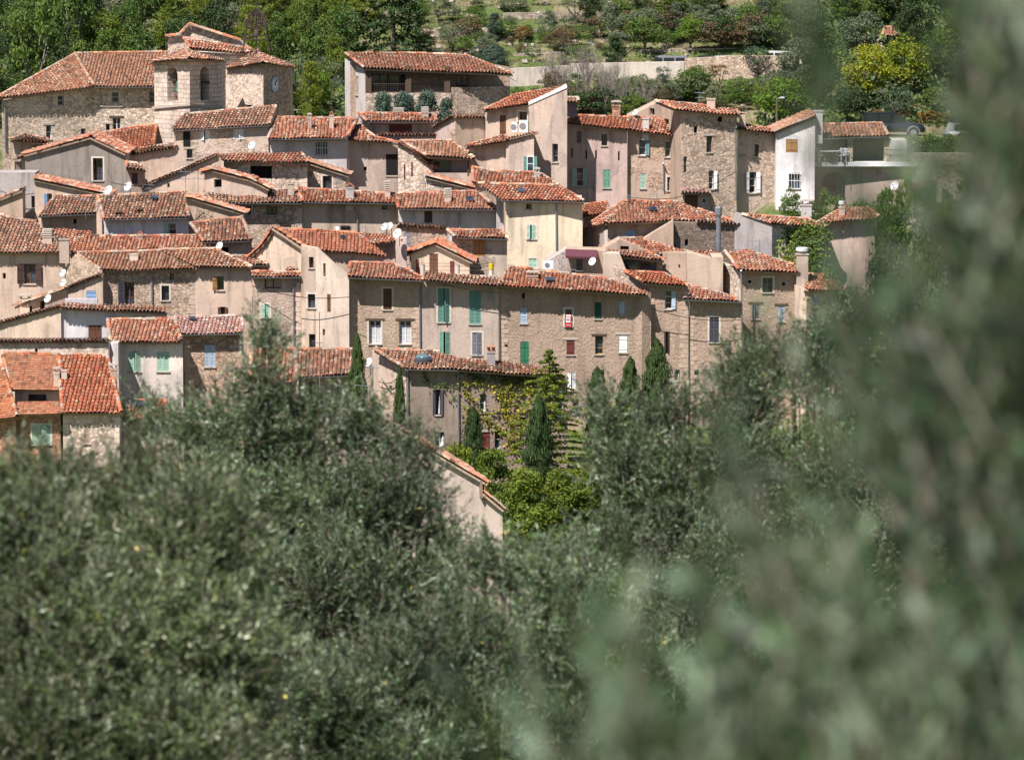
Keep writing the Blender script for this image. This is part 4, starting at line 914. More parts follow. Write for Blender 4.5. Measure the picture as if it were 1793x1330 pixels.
hv = S('veranda house with timber posts and blue glazing under a low tiled roof', ('p', C['mauve']), (748, 273, 832, 277), [(790, 247), (702, 247)], tiles='pale', wx=(757, 829), Y=(283.6, 283.6), over=1.6, pitch=17,
  wins=[(760, 282, 789, 300, 'G', 'grey', dict(sill=0))])
O, n = Vector(hv['_p'][2]), Vector(hv['_p'][3]); mb = MB(); a = hit(757, 303, O + n * 1.3, n); b = hit(826, 303, O + n * 1.3, n); mb.box(Vector((a.x, a.y, hv.location.z)), (b.x - a.x, 0, 0), (0, 1.25, 0), (0, 0, a.z - hv.location.z)); mb.build('parapet', wallmat('p', C['beige']), hv)
for px in (758, 820): mb = MB(); q = hit(px, 300, O + n * 1.25, n); mb.cbox((q.x, q.y, q.z - .3), .12, .12, 1.3); mb.build('post', WOODD, hv)
h, i_, _ = M('rubble gable wall with bricked up dark red window frames', [(697, 284), (760, 282.4)], [dict(wall=('r', C['lstone']), top=[(697, 253), (727, 266), (750, 292), (760, 300)],
   wins=[(707, 288, 710, 315, 'S', 'rbrown', dict(sill=0)), (720, 284, 723, 309, 'S', 'rbrown', dict(sill=0))])], D=3)
O, n = i_[0][0], i_[0][1]; wallcap(h, O, n, (725, 266), (760, 294), 'bright', .6, 37); wallcap(h, O, n, (697, 250), (726, 265), 'old', .5, 38)
chimney(h, 788, 226, 800, 260, O, n, 'tent', wallmat('p', C['tan']), Y=287)
h, i_, _ = M('low stone wing with falling tiled roof edge right of the bricked up windows', [(746, 280), (832, 279.4)], [dict(wall=('r', C['lstone']), top=[(746, 312), (832, 333)], gable=dict(tiles='red'))], D=2.6)
chimney(h, 826, 318, 838, 336, i_[0][0], i_[0][1], 'tent', wallmat('p', C['tan']), Y=280.5)
# ---- third row
S('stone house with long roof, grey flue and two small dark windows', ('r', C['stone']), (372, 354.5, 528, 354.5), [(518, 334), (358, 334)], tiles='old', gut=1, wx=(340, 529), Y=276.4,
  wins=[(424, 361, 440, 376, 'g', 'grey', dict(dep=.25)), (467, 362, 485, 376, 'g', 'dbrown'), (490, 392, 510, 402, 'S', 'dbrown', dict(sill=0))], chim=[(503, 320, 516, 343, 'plain', ('p', C['beige']))])
h, i_, _ = M('rubble gable with dark verge beside the white rendered house', [(326, 273.6), (424, 273)], [dict(wall=('m', C['tan']), top=[(326, 349), (338, 350), (424, 375)], gable=dict(tiles='red'))], D=1.8)
S('low house with lichen grey tile roof and cream base', ('p', C['beige']), (357, 423, 439, 420), [(424, 381), (334, 391)], tiles='old', gut=1, wx=(366, 441), Y=269.3, wins=[(388, 433, 400, 448, 'h')], pitch=20)
S('long beige house with iron grille window and tall downpipe', ('p', C['ochre']), (530, 352.5, 699, 355), [(694, 340), (519, 330)], tiles='red', gut=1, wx=(527, 697), Y=(276.6, 276.4), pipes=[(626, 358, 420)],
  wins=[(669, 360, 678, 367, 'g', 'dbrown'), (597, 395, 613, 410, 'b', 'brown')], chim=[(604, 320, 621, 349, 'tent', ('p', C['palegrey'])), (673, 316, 684, 346, 'louvre')])
hh = S('pale grey rendered house with brown window and round flue beside the tall pillar chimney', ('p', C['palegrey']), (698, 364.5, 871, 365.5), [(836, 335), (693, 340)], tiles='red', gut=1, wx=(699, 872), Y=(275.6, 275.3), pipes=[(805, 368, 410)],
  wins=[(743, 369, 757, 390, 'S', 'dbrown')], chim=[(777, 329, 791, 354, 'louvre'), (870, 335, 883, 410, 'plain', ('p', C['palegrey']))][:1], sky_=[(817, 349, 831, 355)])
chimney(hh, 868, 330, 883, 415, Vector(hh['_p'][0]), Vector(hh['_p'][1]), 'louvre', wallmat('p', C['palegrey']), Y=274.6)
# ---- yellow house
hy, iy, ry = M('yellow ochre house with pale green shutters, bent facade', [(885, 272.4), (972, 271.4), (1020, 271.2)],
  [dict(wall=('p', C['yellow']), top=[(885, 351), (972, 350)], wins=[(921, 357, 931, 366, 'g', 'brown'), (923, 394, 939, 418, 's', 'lgreen'), (926, 453, 940, 469, 's', 'lgreen')]),
   dict(wall=('p', C['yellow']), top=[(972, 350), (1020, 351)], pipes=[(974, 354, 450)])],
  roofs=[dict(pts=[(880, 349, 271.9), (1023, 352, 270.6), (979, 326), (838, 321)], tiles='red', caps=[1, 2], gut=1, sky=[(908, 334, 920, 340)]),], D=4.6)
S('upper tiled roof house with dormer behind the yellow house', ('p', C['tan']), (828, 319, 978, 325), [(950, 306), (934, 303), (866, 300), (828, 293)], tiles='red', wx=(832, 970), Y=(277.6, 277.2), pitch=16, over=.2,
  chim=[(934, 293, 946, 312, 'slab', ('p', C['palegrey']))])
# ---- right of the yellow house
S('wide red hipped roof house with skylight and small blue window', ('p', C['tan']), (1060, 390, 1184, 385), [(1187, 354), (1090, 352)], tiles='red', wx=(1064, 1182), Y=(271.6, 271.6), sky_=[(1137, 367, 1152, 372)], caps=[2],
  wins=[(1094, 404, 1113, 417, 'S', 'blue')])
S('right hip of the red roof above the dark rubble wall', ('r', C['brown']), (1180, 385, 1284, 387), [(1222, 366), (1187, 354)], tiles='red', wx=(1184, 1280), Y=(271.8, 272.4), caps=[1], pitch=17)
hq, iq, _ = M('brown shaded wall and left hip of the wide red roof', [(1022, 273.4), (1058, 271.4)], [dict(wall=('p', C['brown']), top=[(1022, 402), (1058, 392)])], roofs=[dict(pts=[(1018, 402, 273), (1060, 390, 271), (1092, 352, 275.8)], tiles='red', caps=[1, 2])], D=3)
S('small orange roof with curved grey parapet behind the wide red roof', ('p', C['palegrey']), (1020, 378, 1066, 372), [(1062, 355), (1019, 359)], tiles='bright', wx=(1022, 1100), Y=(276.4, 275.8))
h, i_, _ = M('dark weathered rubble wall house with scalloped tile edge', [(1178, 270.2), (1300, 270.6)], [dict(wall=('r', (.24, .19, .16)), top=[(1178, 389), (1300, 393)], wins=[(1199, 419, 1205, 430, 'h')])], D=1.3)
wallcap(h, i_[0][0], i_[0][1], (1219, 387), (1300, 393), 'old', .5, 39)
mb = MB(); q = P(1258.5, 440, 268.2); mb.tube([q - up * 1, P(1258, 374, 268.2)], .16, 10); mb.lathe(P(1258, 378, 268.2), [(.2, 0), (.24, .1), (.24, .5), (.2, .6)], 10); fl = mb.build('metal_flue', ZINC); tag(fl, 'tall grey metal flue standing in front of the dark rubble wall', 'flue')
h, i_, _ = M('tan plaster gable wall left of the dark rubble wall', [(1122, 270), (1179, 269.6)], [dict(wall=('p', C['tan']), top=[(1122, 421), (1179, 386)])], D=1.1)
# H36 group
h, i_, rr_ = M('house with white rubble corner, ivy and long low roof', [(1300, 271.4), (1352, 269.6), (1446, 271)],
  [dict(wall=('r', (.70, .62, .56)), top=[(1300, 398), (1352, 394)]), dict(wall=('r', (.70, .62, .56)), top=[(1352, 394), (1446, 396)], wins=[(1376, 411, 1388, 436, 'g', wh)])],
  roofs=[dict(pts=[(1350, 391, 269.2), (1450, 397, 270.6), (1412, 384), (1300, 376)], tiles='red', pitch=12)], D=4, shift=0)
chimney(h, 1401, 349, 1423, 390, *rr_[0], 'slab', wallmat('p', C['palegrey']), Y=272.5)
h, i_, _ = M('grey plaster half gable with roof edge above the white rubble wall', [(1284, 270.6), (1352, 269.2)], [dict(wall=('p', C['grey']), top=[(1284, 387), (1290, 373), (1352, 392)])], D=1.2)
S('pinkish plaster house half hidden by the blurred olive branches', ('p', C['pink']), (1429, 391, 1540, 380), [(1518, 362), (1480, 362)], tiles='red', wx=(1445, 1532), Y=(272.6, 272), caps=[1, 3], chim=[(1468, 352, 1480, 378, 'pot')])
# ---- right-centre cluster
h, i_, _ = M('tan gable with little arched tile vent beneath the curved red roof', [(1056, 267.4), (1156, 266.6)], [dict(wall=('p', C['tan']), top=[(1056, 436), (1085, 419), (1156, 446)], wins=[(1086, 431, 1101, 437, 'h')])],
  roofs=[dict(pts=[(1150, 446, 266.2), (1214, 445, 266.4), (1124, 417), (1086, 418)], tiles='red', caps=[2], pitch=17)], D=2.5)
hl = S('stone loggia house with dark glazed veranda under a red roof', ('r', C['tan']), (1090, 448, 1163, 455), [(1130, 439), (1056, 438)], tiles='red', wx=(1093, 1160), Y=(266, 265.6), caps=[1],
  wins=[(1094, 456, 1149, 475, 'G', 'dbrown', dict(sill=0))])
h, i_, _ = M('weathered beige parapet wall with timber props beside the loggia', [(1160, 265.9), (1204, 265.2)], [dict(wall=('p', C['tan']), top=[(1160, 442), (1204, 443)], wins=[(1163, 462, 1166, 469, 'h'), (1188, 463, 1191, 469, 'h')])], D=3)
S('strip of red roof behind the tan plaster box', ('p', C['tan']), (1204, 443, 1256, 455), [(1262, 440), (1224, 436)], tiles='red', wx=(1206, 1254), Y=(266.5, 266.2), caps=[])
h, i_, _ = M('plain tan plaster box with built-in chimney, no windows', [(1203, 263.8), (1246, 263.4), (1266, 263.1)], [dict(wall=('p', C['ochre']), top=[(1203, 443), (1246, 454)]), dict(wall=('p', C['ochre']), top=[(1246, 450), (1266, 450)])], D=3)
h, i_, _ = M('small house with burgundy awning and narrow window behind the white dish', [(958, 266.6), (993, 264.8), (1062, 264.8)],
  [dict(wall=('m', C['grey']), top=[(958, 457), (993, 438)]), dict(wall=('p', C['tan']), top=[(993, 438), (1062, 440)], wins=[(1009, 451, 1020, 473, 'g', 'grey')])], D=3)
O, n = i_[1][0], i_[1][1]; a, b = hit(990, 447, O, n), hit(1046, 449, O, n); mb = MB(); mb.add([a + n * .5, b + n * .5, b + Vector((0, 0, .4)), a + Vector((0, 0, .4)), a + n * .5 - up * .12, b + n * .5 - up * .12], [(0, 1, 2, 3), (4, 5, 1, 0)]); mb.build('awning', plain('burgundy_cloth', (.11, .035, .05), .9), h)
h, i_, _ = M('rubble stone end wall with white patched shoulder', [(1056, 264), (1136, 263.4)], [dict(wall=('m', C['stone']), top=[(1056, 444), (1085, 444), (1097, 474), (1136, 513)])], D=1.6)
# ---- front long building
hF1 = S('long brown rendered building with many odd shutters and a red sale banner', ('s', C['tan']), (870, 498, 1135, 516), [(1132, 511), (1076, 491), (1040, 486), (890, 466)], tiles='red', wx=(875, 1140), Y=(262, 261.4), over=.82, gut=0, pitch=17, caps=[3, 4],
  wins=[(911, 539, 923, 566, 's', 'pblue'), (914, 511 + 2, 919, 523, 'h'), (989, 541, 1002, 571, 'g', wh), (1041, 529, 1053, 558, 'S', 'dgreen'), (1084, 528, 1094, 551, 'S', 'pblue'), (911, 598, 926, 637, 'd', 'bgreen'),
        (992, 595, 1006, 621, 'S', 'rbrown', dict(lintel=2)), (1042, 588, 1056, 620, 'g', 'yellow', dict(lintel=1)), (1084, 586, 1098, 617, 'S', 'white', dict(lintel=2)), (994, 652, 1008, 683, 's', wh), (1045, 647, 1058, 682, 'g', 'brown'),
        (884, 603, 889, 608, 'h'), (1118, 646, 1129, 668, 'g', wh, dict(lintel=2)), (1003, 707 - 8, 1013, 724, 'g', wh)],
  pipes=[(874, 505, 640)], chim=[(921, 474, 944, 489, 'slab', ('p', C['tan']))], sky_=[(956, 490, 972, 495)])
hF1b = S('brown rendered upper block with lower orange roof left of the thin blue downpipe', ('s', C['tan']), (1128, 494, 1205, 500), [(1163, 479), (1094, 475)], tiles='bright', wx=(1137, 1206), Y=(261.9, 261.5), over=.5,
  wins=[(1164, 509, 1176, 541, 'r', 'pblue'), (1163, 580, 1172, 619, 'o', 'dbrown', dict(side='l')), (1181, 647, 1190, 666, 'g', wh, dict(curtain=1)), (1150, 650, 1162, 680, 'g', wh)])
hF2 = S('brown rendered building with dark louvred shutters between two downpipes', ('s', C['tan']), (1199, 522.5, 1298, 527), [(1268, 516), (1203, 498)], tiles='red', wx=(1207, 1299), Y=(261.7, 261.3), gut=1, over=.42, pipes=[(1205, 528, 690), (1298, 476, 640)],
  wins=[(1242, 555, 1259, 599, 's', 'dgrey', dict(lintel=2)), (1216, 645, 1223, 663, 'h')])
hF0 = S('beige rendered house with four green louvred windows', ('p', C['beige']), (742, 489, 872, 500), [(868, 486), (742, 474)], tiles='old', wx=(738, 873), Y=(262.2, 261.8), over=.8,
  wins=[(767, 505, 787, 564, 's', 'teal'), (822, 509, 842, 567, 's', 'teal'), (770, 581, 788, 620, 's', 'green'), (827, 582, 844, 621, 's', 'grey')], pipes=[(735, 494, 625)], caps=[])
hFm = S('rough tan rendered house with white casement windows under timber lintels', ('s', (.50, .375, .28)), (611, 484, 743, 490), [(712, 470), (676, 461), (614, 460)], tiles='red', wx=(612, 737), Y=(262.4, 262.2), over=.78, gut=1,
  wins=[(671, 505, 686, 542, 's', 'ochre' if 0 else 'brown'), (646, 561, 667, 602, 'g', wh, dict(lintel=1, curtain=2)), (699, 561, 720, 602, 'g', wh, dict(lintel=1, curtain=2))])
# terrace house with gable
h, i_, _ = M('small cream gabled dormer house on the roof terrace, brown doors', [(720, 267.2), (822, 266.2)],
  [dict(wall=('p', C['cream']), top=[(720, 446), (764, 429), (822, 458)], wins=[(752, 444, 767, 484, 'd', 'brown', dict(sill=0)), (728, 454, 734, 480, 'S', 'rbrown', dict(sill=0)), (788, 457, 796, 486, 'S', 'rbrown', dict(sill=0))], gable=dict(tiles='bright', over=.35))], D=3.4)
hTr = thing('roof_terrace', 'roof terrace with round posts, wire railings and one yellow post top', 'terrace', P(790, 488, 264.6)); hTr['_o'] = tuple(hTr.location)
zt = P(790, 486, 264.6).z
mb = MB(); a, b = P(720, 486, 264.8), P(866, 490, 264.3); mb.box(Vector((a.x, a.y, zt - .3)), (b.x - a.x, b.y - a.y, 0), (0, 2.2, 0), (0, 0, .3)); mb.build('floor_slab', CREAMC, hTr)
for px in (740, 801, 860):
    q = P(px, 485, 264.9); mb = MB(); mb.lathe((q.x, q.y, zt), [(.15, 0), (.14, .1), (.14, .78), (.16, .8)], 14); mb.build('post', CREAMC, hTr)
mb = MB(); q = P(860, 476, 264.9); mb.lathe((q.x, q.y, zt + .5), [(.155, 0), (.16, .34), (.15, .36)], 14); mb.build('yellow_band', plain('yellow_paint', (.75, .5, .02), .5), hTr)
mb = MB(); a, b = P(720, 485, 264.9), P(866, 485, 264.9)
for z in (.15, .42, .68, .86): mb.tube([Vector((a.x, a.y, zt + z)), Vector((b.x, b.y, zt + z))], .014, 4)
mb.build('railing', IRON, hTr)
h, i_, _ = M('rubble stone wall house with scalloped tile edge behind the dormer', [(694, 271), (783, 270.4)], [dict(wall=('r', C['stone']), top=[(694, 396), (783, 401)], wins=[(706, 408, 719, 430, 'S', 'grey', dict(sill=0))])], D=1.2)
wallcap(h, i_[0][0], i_[0][1], (694, 394), (783, 400), 'old', .6, 40)
S('stone house with rusty wooden shutter and low red roof left of the yellow house', ('m', (.46, .37, .30)), (797, 414, 890, 417), [(877, 404), (784, 403)], tiles='red', gut=1, wx=(799, 888), Y=(269.3, 269), over=.4, wins=[(829, 419, 850, 449, 'S', 'ochre', dict(sill=0))])
# ---- cream gable with big red roof
h, i_, _ = M('tall cream gabled house with curved verge, sunlit left flank', [(446, 267), (530, 263.6)],
  [dict(wall=('p', C['cream']), top=[(446, 448), (462, 433), (472, 420), (482, 402), (505, 417), (530, 434)], gable=dict(tiles='bright', caps=[]))], D=.6)
h, i_, _ = M('tall cream house front with three small brown windows', [(527, 262.9), (553, 262.6), (611, 261.7)],
  [dict(wall=('p', C['cream']), top=[(527, 430), (553, 434)], wins=[(541, 450, 549, 469, 'g', 'brown'), (539, 515, 552, 539, 'g', 'brown'), (541, 585, 552, 611, 'g', 'brown')]),
   dict(wall=('p', (.63, .51, .42)), top=[(553, 432), (590, 466), (611, 483)], wins=[(566, 461, 570, 484, 'h'), (573, 515, 579, 546, 'S', 'brown'), (565, 576, 569, 587, 'h')])], D=.8)
hBR = S('big bright red roof over the cream gable house', ('p', C['cream']), (548, 437, 678, 447), [(645, 423), (622, 408), (484, 401)], tiles='bright', wx=(556, 672), Y=(264.2, 264.4), over=.25, pitch=19, sky_=[(597, 417, 608, 421)], caps=[2, 3])
S('small red roof annex beside the white dishes', ('p', C['pink']), (652, 426, 694, 421), [(682, 410), (622, 408)], tiles='red', wx=(658, 692), Y=(267.4, 267), caps=[3])
h, i_, _ = M('slim pink plaster chimney house between the dishes and the dormer', [(693, 266), (712, 265.8)], [dict(wall=('p', C['pink']), top=[(693, 417), (712, 416)], wins=[(702, 419, 705, 422, 'h')])], D=.9, name='chimney_stack', cat='chimney')
# ---- H42.. left cluster
S('peach rendered house with dark brown open shutters at the left edge', ('p', C['peach']), (-10, 441, 113, 440), [(64, 388), (17, 382), (-10, 372)], tiles='old', wx=(-8, 114), Y=(267, 266.6), over=.4, pitch=22,
  wins=[(31, 462, 73, 497, 'o', 'dbrown'), (5, 478, 10, 488, 'h')], chim=[(74, 400, 92, 426, 'louvre', ('p', C['beige'])), (103, 417, 122, 441, 'plain', ('p', C['beige']))], caps=[2, 3])
S('long red roofed house running behind the stone house', ('p', C['beige']), (121, 440, 369, 432), [(352, 413), (163, 414), (156, 404), (90, 401)], tiles='red', wx=(125, 366), Y=(269.3, 269), over=.3, pitch=17, caps=[1, 2],
  chim=[(238, 404, 252, 420, 'tent', ('p', C['beige']))])
S('brown and cream house with round rosette window under a copper gutter', ('p', C['brown']), (67, 377, 168, 373), [(172, 344), (98, 344)], tiles='old', gut=1, wx=(72, 169), Y=(275.2, 274.8), pitch=20, wins=[(128, 383, 134, 392, 'h')])
S('white rendered house with green shutter and heavy old tile roof', ('p', (.72, .67, .69)), (182, 383, 330, 380), [(325, 337), (172, 343)], tiles='old', gut=1, wx=(186, 330), Y=(273.4, 273), pitch=22, over=.5,
  wins=[(295, 391, 308, 412, 'q', 'lgreen', dict(side='l'))], sky_=[(266, 347, 279, 352)])
hs = S('stone house with tall grid window and dark green shutter', ('r', (.48, .375, .295)), (177, 472, 342, 470), [(282, 439), (131, 443)], tiles='pale', wx=(180, 343), Y=(264.7, 264.4), over=.4, caps=[2, 3], pitch=17,
  wins=[(218, 494, 235, 534, 'q', 'dgrey'), (283, 500, 296, 526, 'g', 'dbrown'), (297, 478, 305, 490, 'g', 'dbrown')], pipes=[(266, 474, 531)], chim=[(225, 435, 244, 456, 'tent', ('p', C['lstone']))])
h, i_, _ = M('stone left gable of the grid window house with clinging dishes', [(86, 267.6), (179, 263.9)], [dict(wall=('r', (.48, .375, .295)), top=[(86, 507), (131, 445), (179, 474)])], D=.5)
h, i_, _ = M('cream plaster lean-to with small blue window on the stone gable', [(112, 263.3), (180, 262.8)], [dict(wall=('p', C['cream']), top=[(112, 508), (180, 483)], wins=[(151, 509, 168, 522, 'S', 'blue')])], D=.7)
wallcap(h, i_[0][0], i_[0][1], (110, 507), (178, 481), 'old', .5, 41)
S('peach house with brown shutters under an orange roof', ('p', C['peach']), (343, 467, 442, 467), [(376, 436), (282, 437)], tiles='pale', wx=(344, 441), Y=(264.3, 264), over=.4, caps=[1, 2], pitch=17,
  wins=[(380, 484, 392, 508, 'q', 'ochre'), (382, 537, 398, 552, 'o', 'brown')])
S('pink pebbledash house with terrace window and pale green shutter', ('s', (.56, .42, .34)), (441, 483.5, 528, 483.5), [(526, 477), (441, 476)], tiles='red', gut=1, wx=(442, 527), Y=(263.4, 263.2), over=.35, caps=[2], pipes=[(514, 486, 612)],
  wins=[(463, 487, 493, 505, 'G', 'brown'), (457, 533, 472, 556, 's', 'lgreen')])
S('small low roof tucked behind the pebbledash house', ('p', C['beige']), (441, 463, 497, 463), [(485, 450), (403, 448)], tiles='red', gut=1, wx=(444, 496), Y=266.6, caps=[2], wins=[(468, 466, 484, 474, 'h')])
S('pink pebbled gap wall right of the pebbledash house', ('p', C['peach']), (498, 472, 527, 472), [(521, 467), (500, 467)], tiles='red', wx=(500, 531), Y=264.6, caps=[])
# ---- lower left
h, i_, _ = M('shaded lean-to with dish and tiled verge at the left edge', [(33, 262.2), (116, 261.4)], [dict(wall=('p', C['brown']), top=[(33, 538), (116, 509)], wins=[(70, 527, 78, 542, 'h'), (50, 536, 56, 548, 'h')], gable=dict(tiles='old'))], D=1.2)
chimney(h, 32, 515, 54, 535, i_[0][0], i_[0][1], 'slab', wallmat('p', C['peach']), Y=262)
h, i_, _ = M('wide cream plaster flank wall with thin dark verge', [(-12, 260), (107, 258.6)], [dict(wall=('p', C['cream']), top=[(-12, 572), (107, 538)])], D=2.4)
wallcap(h, i_[0][0], i_[0][1], (-12, 569), (107, 536), 'old', .3, 42)
S('white rendered house with brown double shutter below an old tile edge', ('p', (.68, .64, .64)), (106, 538, 293, 546.5), [(288, 537), (108, 529)], tiles='old', wx=(107, 292), Y=(258.8, 259.2), over=.45, caps=[],
  wins=[(155, 569, 178, 595, 'S', 'brown', dict(sill=0)), (233, 553, 257, 562, 'h', '', dict(sill=0))])
h, i_, _ = M('low stone garden wall with scalloped tile coping behind the orange roofs', [(-12, 252.6), (190, 252)], [dict(wall=('m', C['lstone']), top=[(-12, 600), (190, 599)], wins=[(61, 610, 66, 617, 'h')])], D=.6, name='garden_wall', cat='wall')
wallcap(h, i_[0][0], i_[0][1], (-12, 598), (190, 597), 'old', .7, 43)
S('cream house with two pairs of mint green shutters', ('p', (.72, .63, .56)), (193, 597.5, 318, 597), [(306, 558), (189, 560)], tiles='red', gut=0, wx=(200, 320), Y=(253.8, 253.6), over=.42, pitch=20,
  wins=[(225, 616, 246, 650, 's', 'lgreen'), (275, 616, 296, 650, 's', 'lgreen'), (252, 688, 263, 699, 's', 'lgreen')], pipes=[(204, 601, 665)])
S('rubble house with pale blue shutters and mauve pink tiles', ('r', C['tan']), (318, 584, 425, 582), [(424, 553), (307, 556)], tiles='mauve', gut=1, wx=(323, 426), Y=(254.9, 254.7), over=.42, pitch=20, pipes=[(322, 588, 650)],
  wins=[(358, 604, 377, 642, 's', 'pblue')], sky_=[(333, 558, 345, 563)])
hO, iO, _ = M('house with flat orange tile roof, recessed dormer strip and brick front', [(28, 243.6), (106, 243.6)],
  [dict(wall=('r', (.44, .27, .18)), top=[(28, 727), (106, 726)], wins=[(57, 744, 88, 778, 's', 'lgreen')])],
  roofs=[dict(pts=[(33, 724, 243.1), (106, 723, 243.1), (105, 703), (30, 703)], tiles='flat', caps=[], pitch=22, wav=.3),
         dict(pts=[(19, 681, 246.2), (105, 681, 246.2), (101, 621), (4, 618)], tiles='flat', caps=[1, 2, 3], pitch=24, wav=.4)], D=1.6)
M('recessed cream dormer strip with blue curtained window', [(26, 246.6), (107, 246.6)], [dict(wall=('p', C['cream']), top=[(26, 681), (107, 681)], wins=[(49, 690, 81, 703, 'G', 'brown')])], D=3, name='dormer', cat='dormer')
mb = MB()
S('stone house with long ribbed red canal tile roof', ('r', C['lstone']), (109, 722, 212, 721), [(188, 623), (104, 621)], tiles='bright', wx=(110, 209), Y=(243.7, 243.5), over=.35, pitch=25, wins=[(147, 742, 157, 776, 's', 'tan')],
  chim=[(93, 642, 106, 667, 'slab', ('p', C['lstone'])), (107, 646, 118, 667, 'plain', ('p', C['lstone'])), (192, 636, 206, 661, 'slab', ('p', C['tan']))], caps=[1, 2, 3])
S('low house at the far left edge with falling orange verge', ('r', (.44, .27, .18)), (-30, 735, 30, 728), [(4, 640), (-30, 640)], tiles='flat', wx=(-28, 28), Y=(243.6, 243.2), pitch=25)
S('small bright roof with solar panel above the olive crown', ('p', C['lstone']), (214, 732, 300, 730), [(290, 701), (212, 701)], tiles='bright', wx=(217, 297), Y=(246, 246), pitch=18, sky_=[(228, 705, 260, 715)], wins=[(218, 736, 232, 746, 'h')])
M('narrow white wall strip with meter box beside the ribbed roof', [(192, 252.4), (207, 252)], [dict(wall=('p', C['palegrey']), top=[(192, 600), (207, 600)])], D=2, name='side_wall', cat='wall')
# ---- lower centre
S('stone house with mottled tile roof behind the pointed olive top', ('r', C['lstone']), (521, 659, 611, 655), [(619, 612), (517, 611)], tiles='old', gut=1, wx=(524, 612), Y=(249.4, 249.4), pitch=19, wins=[(540, 668, 552, 690, 'g', 'brown'), (590, 668, 596, 690, 'h')])
S('red roof stub left of the stone house, mostly behind the olive top', ('r', C['lstone']), (440, 672, 520, 669), [(517, 612), (440, 614)], tiles='red', gut=1, wx=(443, 518), Y=(248.9, 248.9), pitch=20, wins=[(455, 682, 468, 692, 'h')])
hI, iI, rI = M('ivy house with grey brown front, dark shutters and mossy roof', [(652, 252.8), (711, 249.4), (803, 249.2), (994, 249.6)],
  [dict(wall=('m', C['stone']), top=[(652, 617), (656, 612), (711, 645)], wins=[(682, 675, 686, 692, 'h')]),
   dict(wall=('p', (.30, .235, .19)), top=[(711, 645), (803, 646)], wins=[(758, 682, 776, 726, 'o', 'dgrey', dict(curtain=1, side='l')), (761, 756, 778, 784, 'g', wh, dict(curtain=1))], pipes=[(714, 650, 800)]),
   dict(wall=('s', (.36, .27, .22)), top=[(803, 646), (994, 660)], wins=[(840, 690, 852, 722, 'g', wh, dict(curtain=1)), (843, 756, 858, 790, 'd', 'rbrown', dict(sill=0, lintel=2)), (866, 754, 876, 785, 'g', wh), (908, 730, 922, 758, 'g', wh), (970, 706, 984, 740, 'g', wh, dict(curtain=1))], pipes=[(802, 652, 790)])],
  roofs=[dict(pts=[(709, 644, 249), (802, 646, 248.8), (805, 628), (769, 616), (655, 611)], tiles='old', pitch=17, caps=[3, 4], gut=1, chim=[(852, 606, 868, 634, 'pots', ('p', C['grey']))]),
         dict(pts=[(802, 646, 248.8), (996, 659, 249.1), (940, 642), (880, 630), (804, 627)], tiles='old', pitch=17, caps=[])], D=2.4)
O, n = rI[0]; c = hit(741, 631, O, n); mb = MB(); mb.lathe((c.x, c.y, c.z - .05), [(.55, 0), (.55, .18), (.5, .2)], 20); dm = mb.build('roof_dome_base', paint('dgrey'), hI); mb = MB(); mb.lathe((c.x, c.y, c.z + .15), [(.48, 0), (.42, .12), (.25, .22), (.05, .26)], 20); mb.build('dome', plain('dome_acrylic', (.10, .17, .19), .1, 0, .1, .8), dm, True)
# near house below
h, i_, _ = M('plain pinkish plaster gable house in the gap between the olive crowns', [(560, 226), (735, 223), (880, 221)],
  [dict(wall=('p', (.50, .41, .345)), top=[(560, 850), (735, 778)]),
   dict(wall=('p', (.50, .41, .345)), top=[(735, 778), (850, 845), (851, 866), (880, 890)], gable=dict(tiles='pale', over=.3))], D=7, name='plaster_house', shift=-1.45)
h, i_, _ = M('low garden terrace wall with slab coping below the plaster gable', [(560, 212), (900, 210)], [dict(wall=('p', (.47, .37, .3)), top=[(560, 1030), (900, 1032)])], D=.7, name='garden_wall', cat='wall', zb=-46)
mb = MB(); O, n = i_[0][0], i_[0][1]; a, b = hit(560, 1032, O, n), hit(800, 1032, O, n); mb.box(a + n * .1, b - a, -n * .9, (0, 0, .12)); mb.build('coping', SILL, h)
# ---- upper right odds
S('small plaster house with red roof right of the villa wall', ('p', C['beige']), (1596, 331, 1642, 322), [(1641, 314), (1602, 323)], tiles='bright', wx=(1598, 1640), Y=(278, 278), pitch=14, chim=[(1640, 315, 1650, 335, 'louvre')])

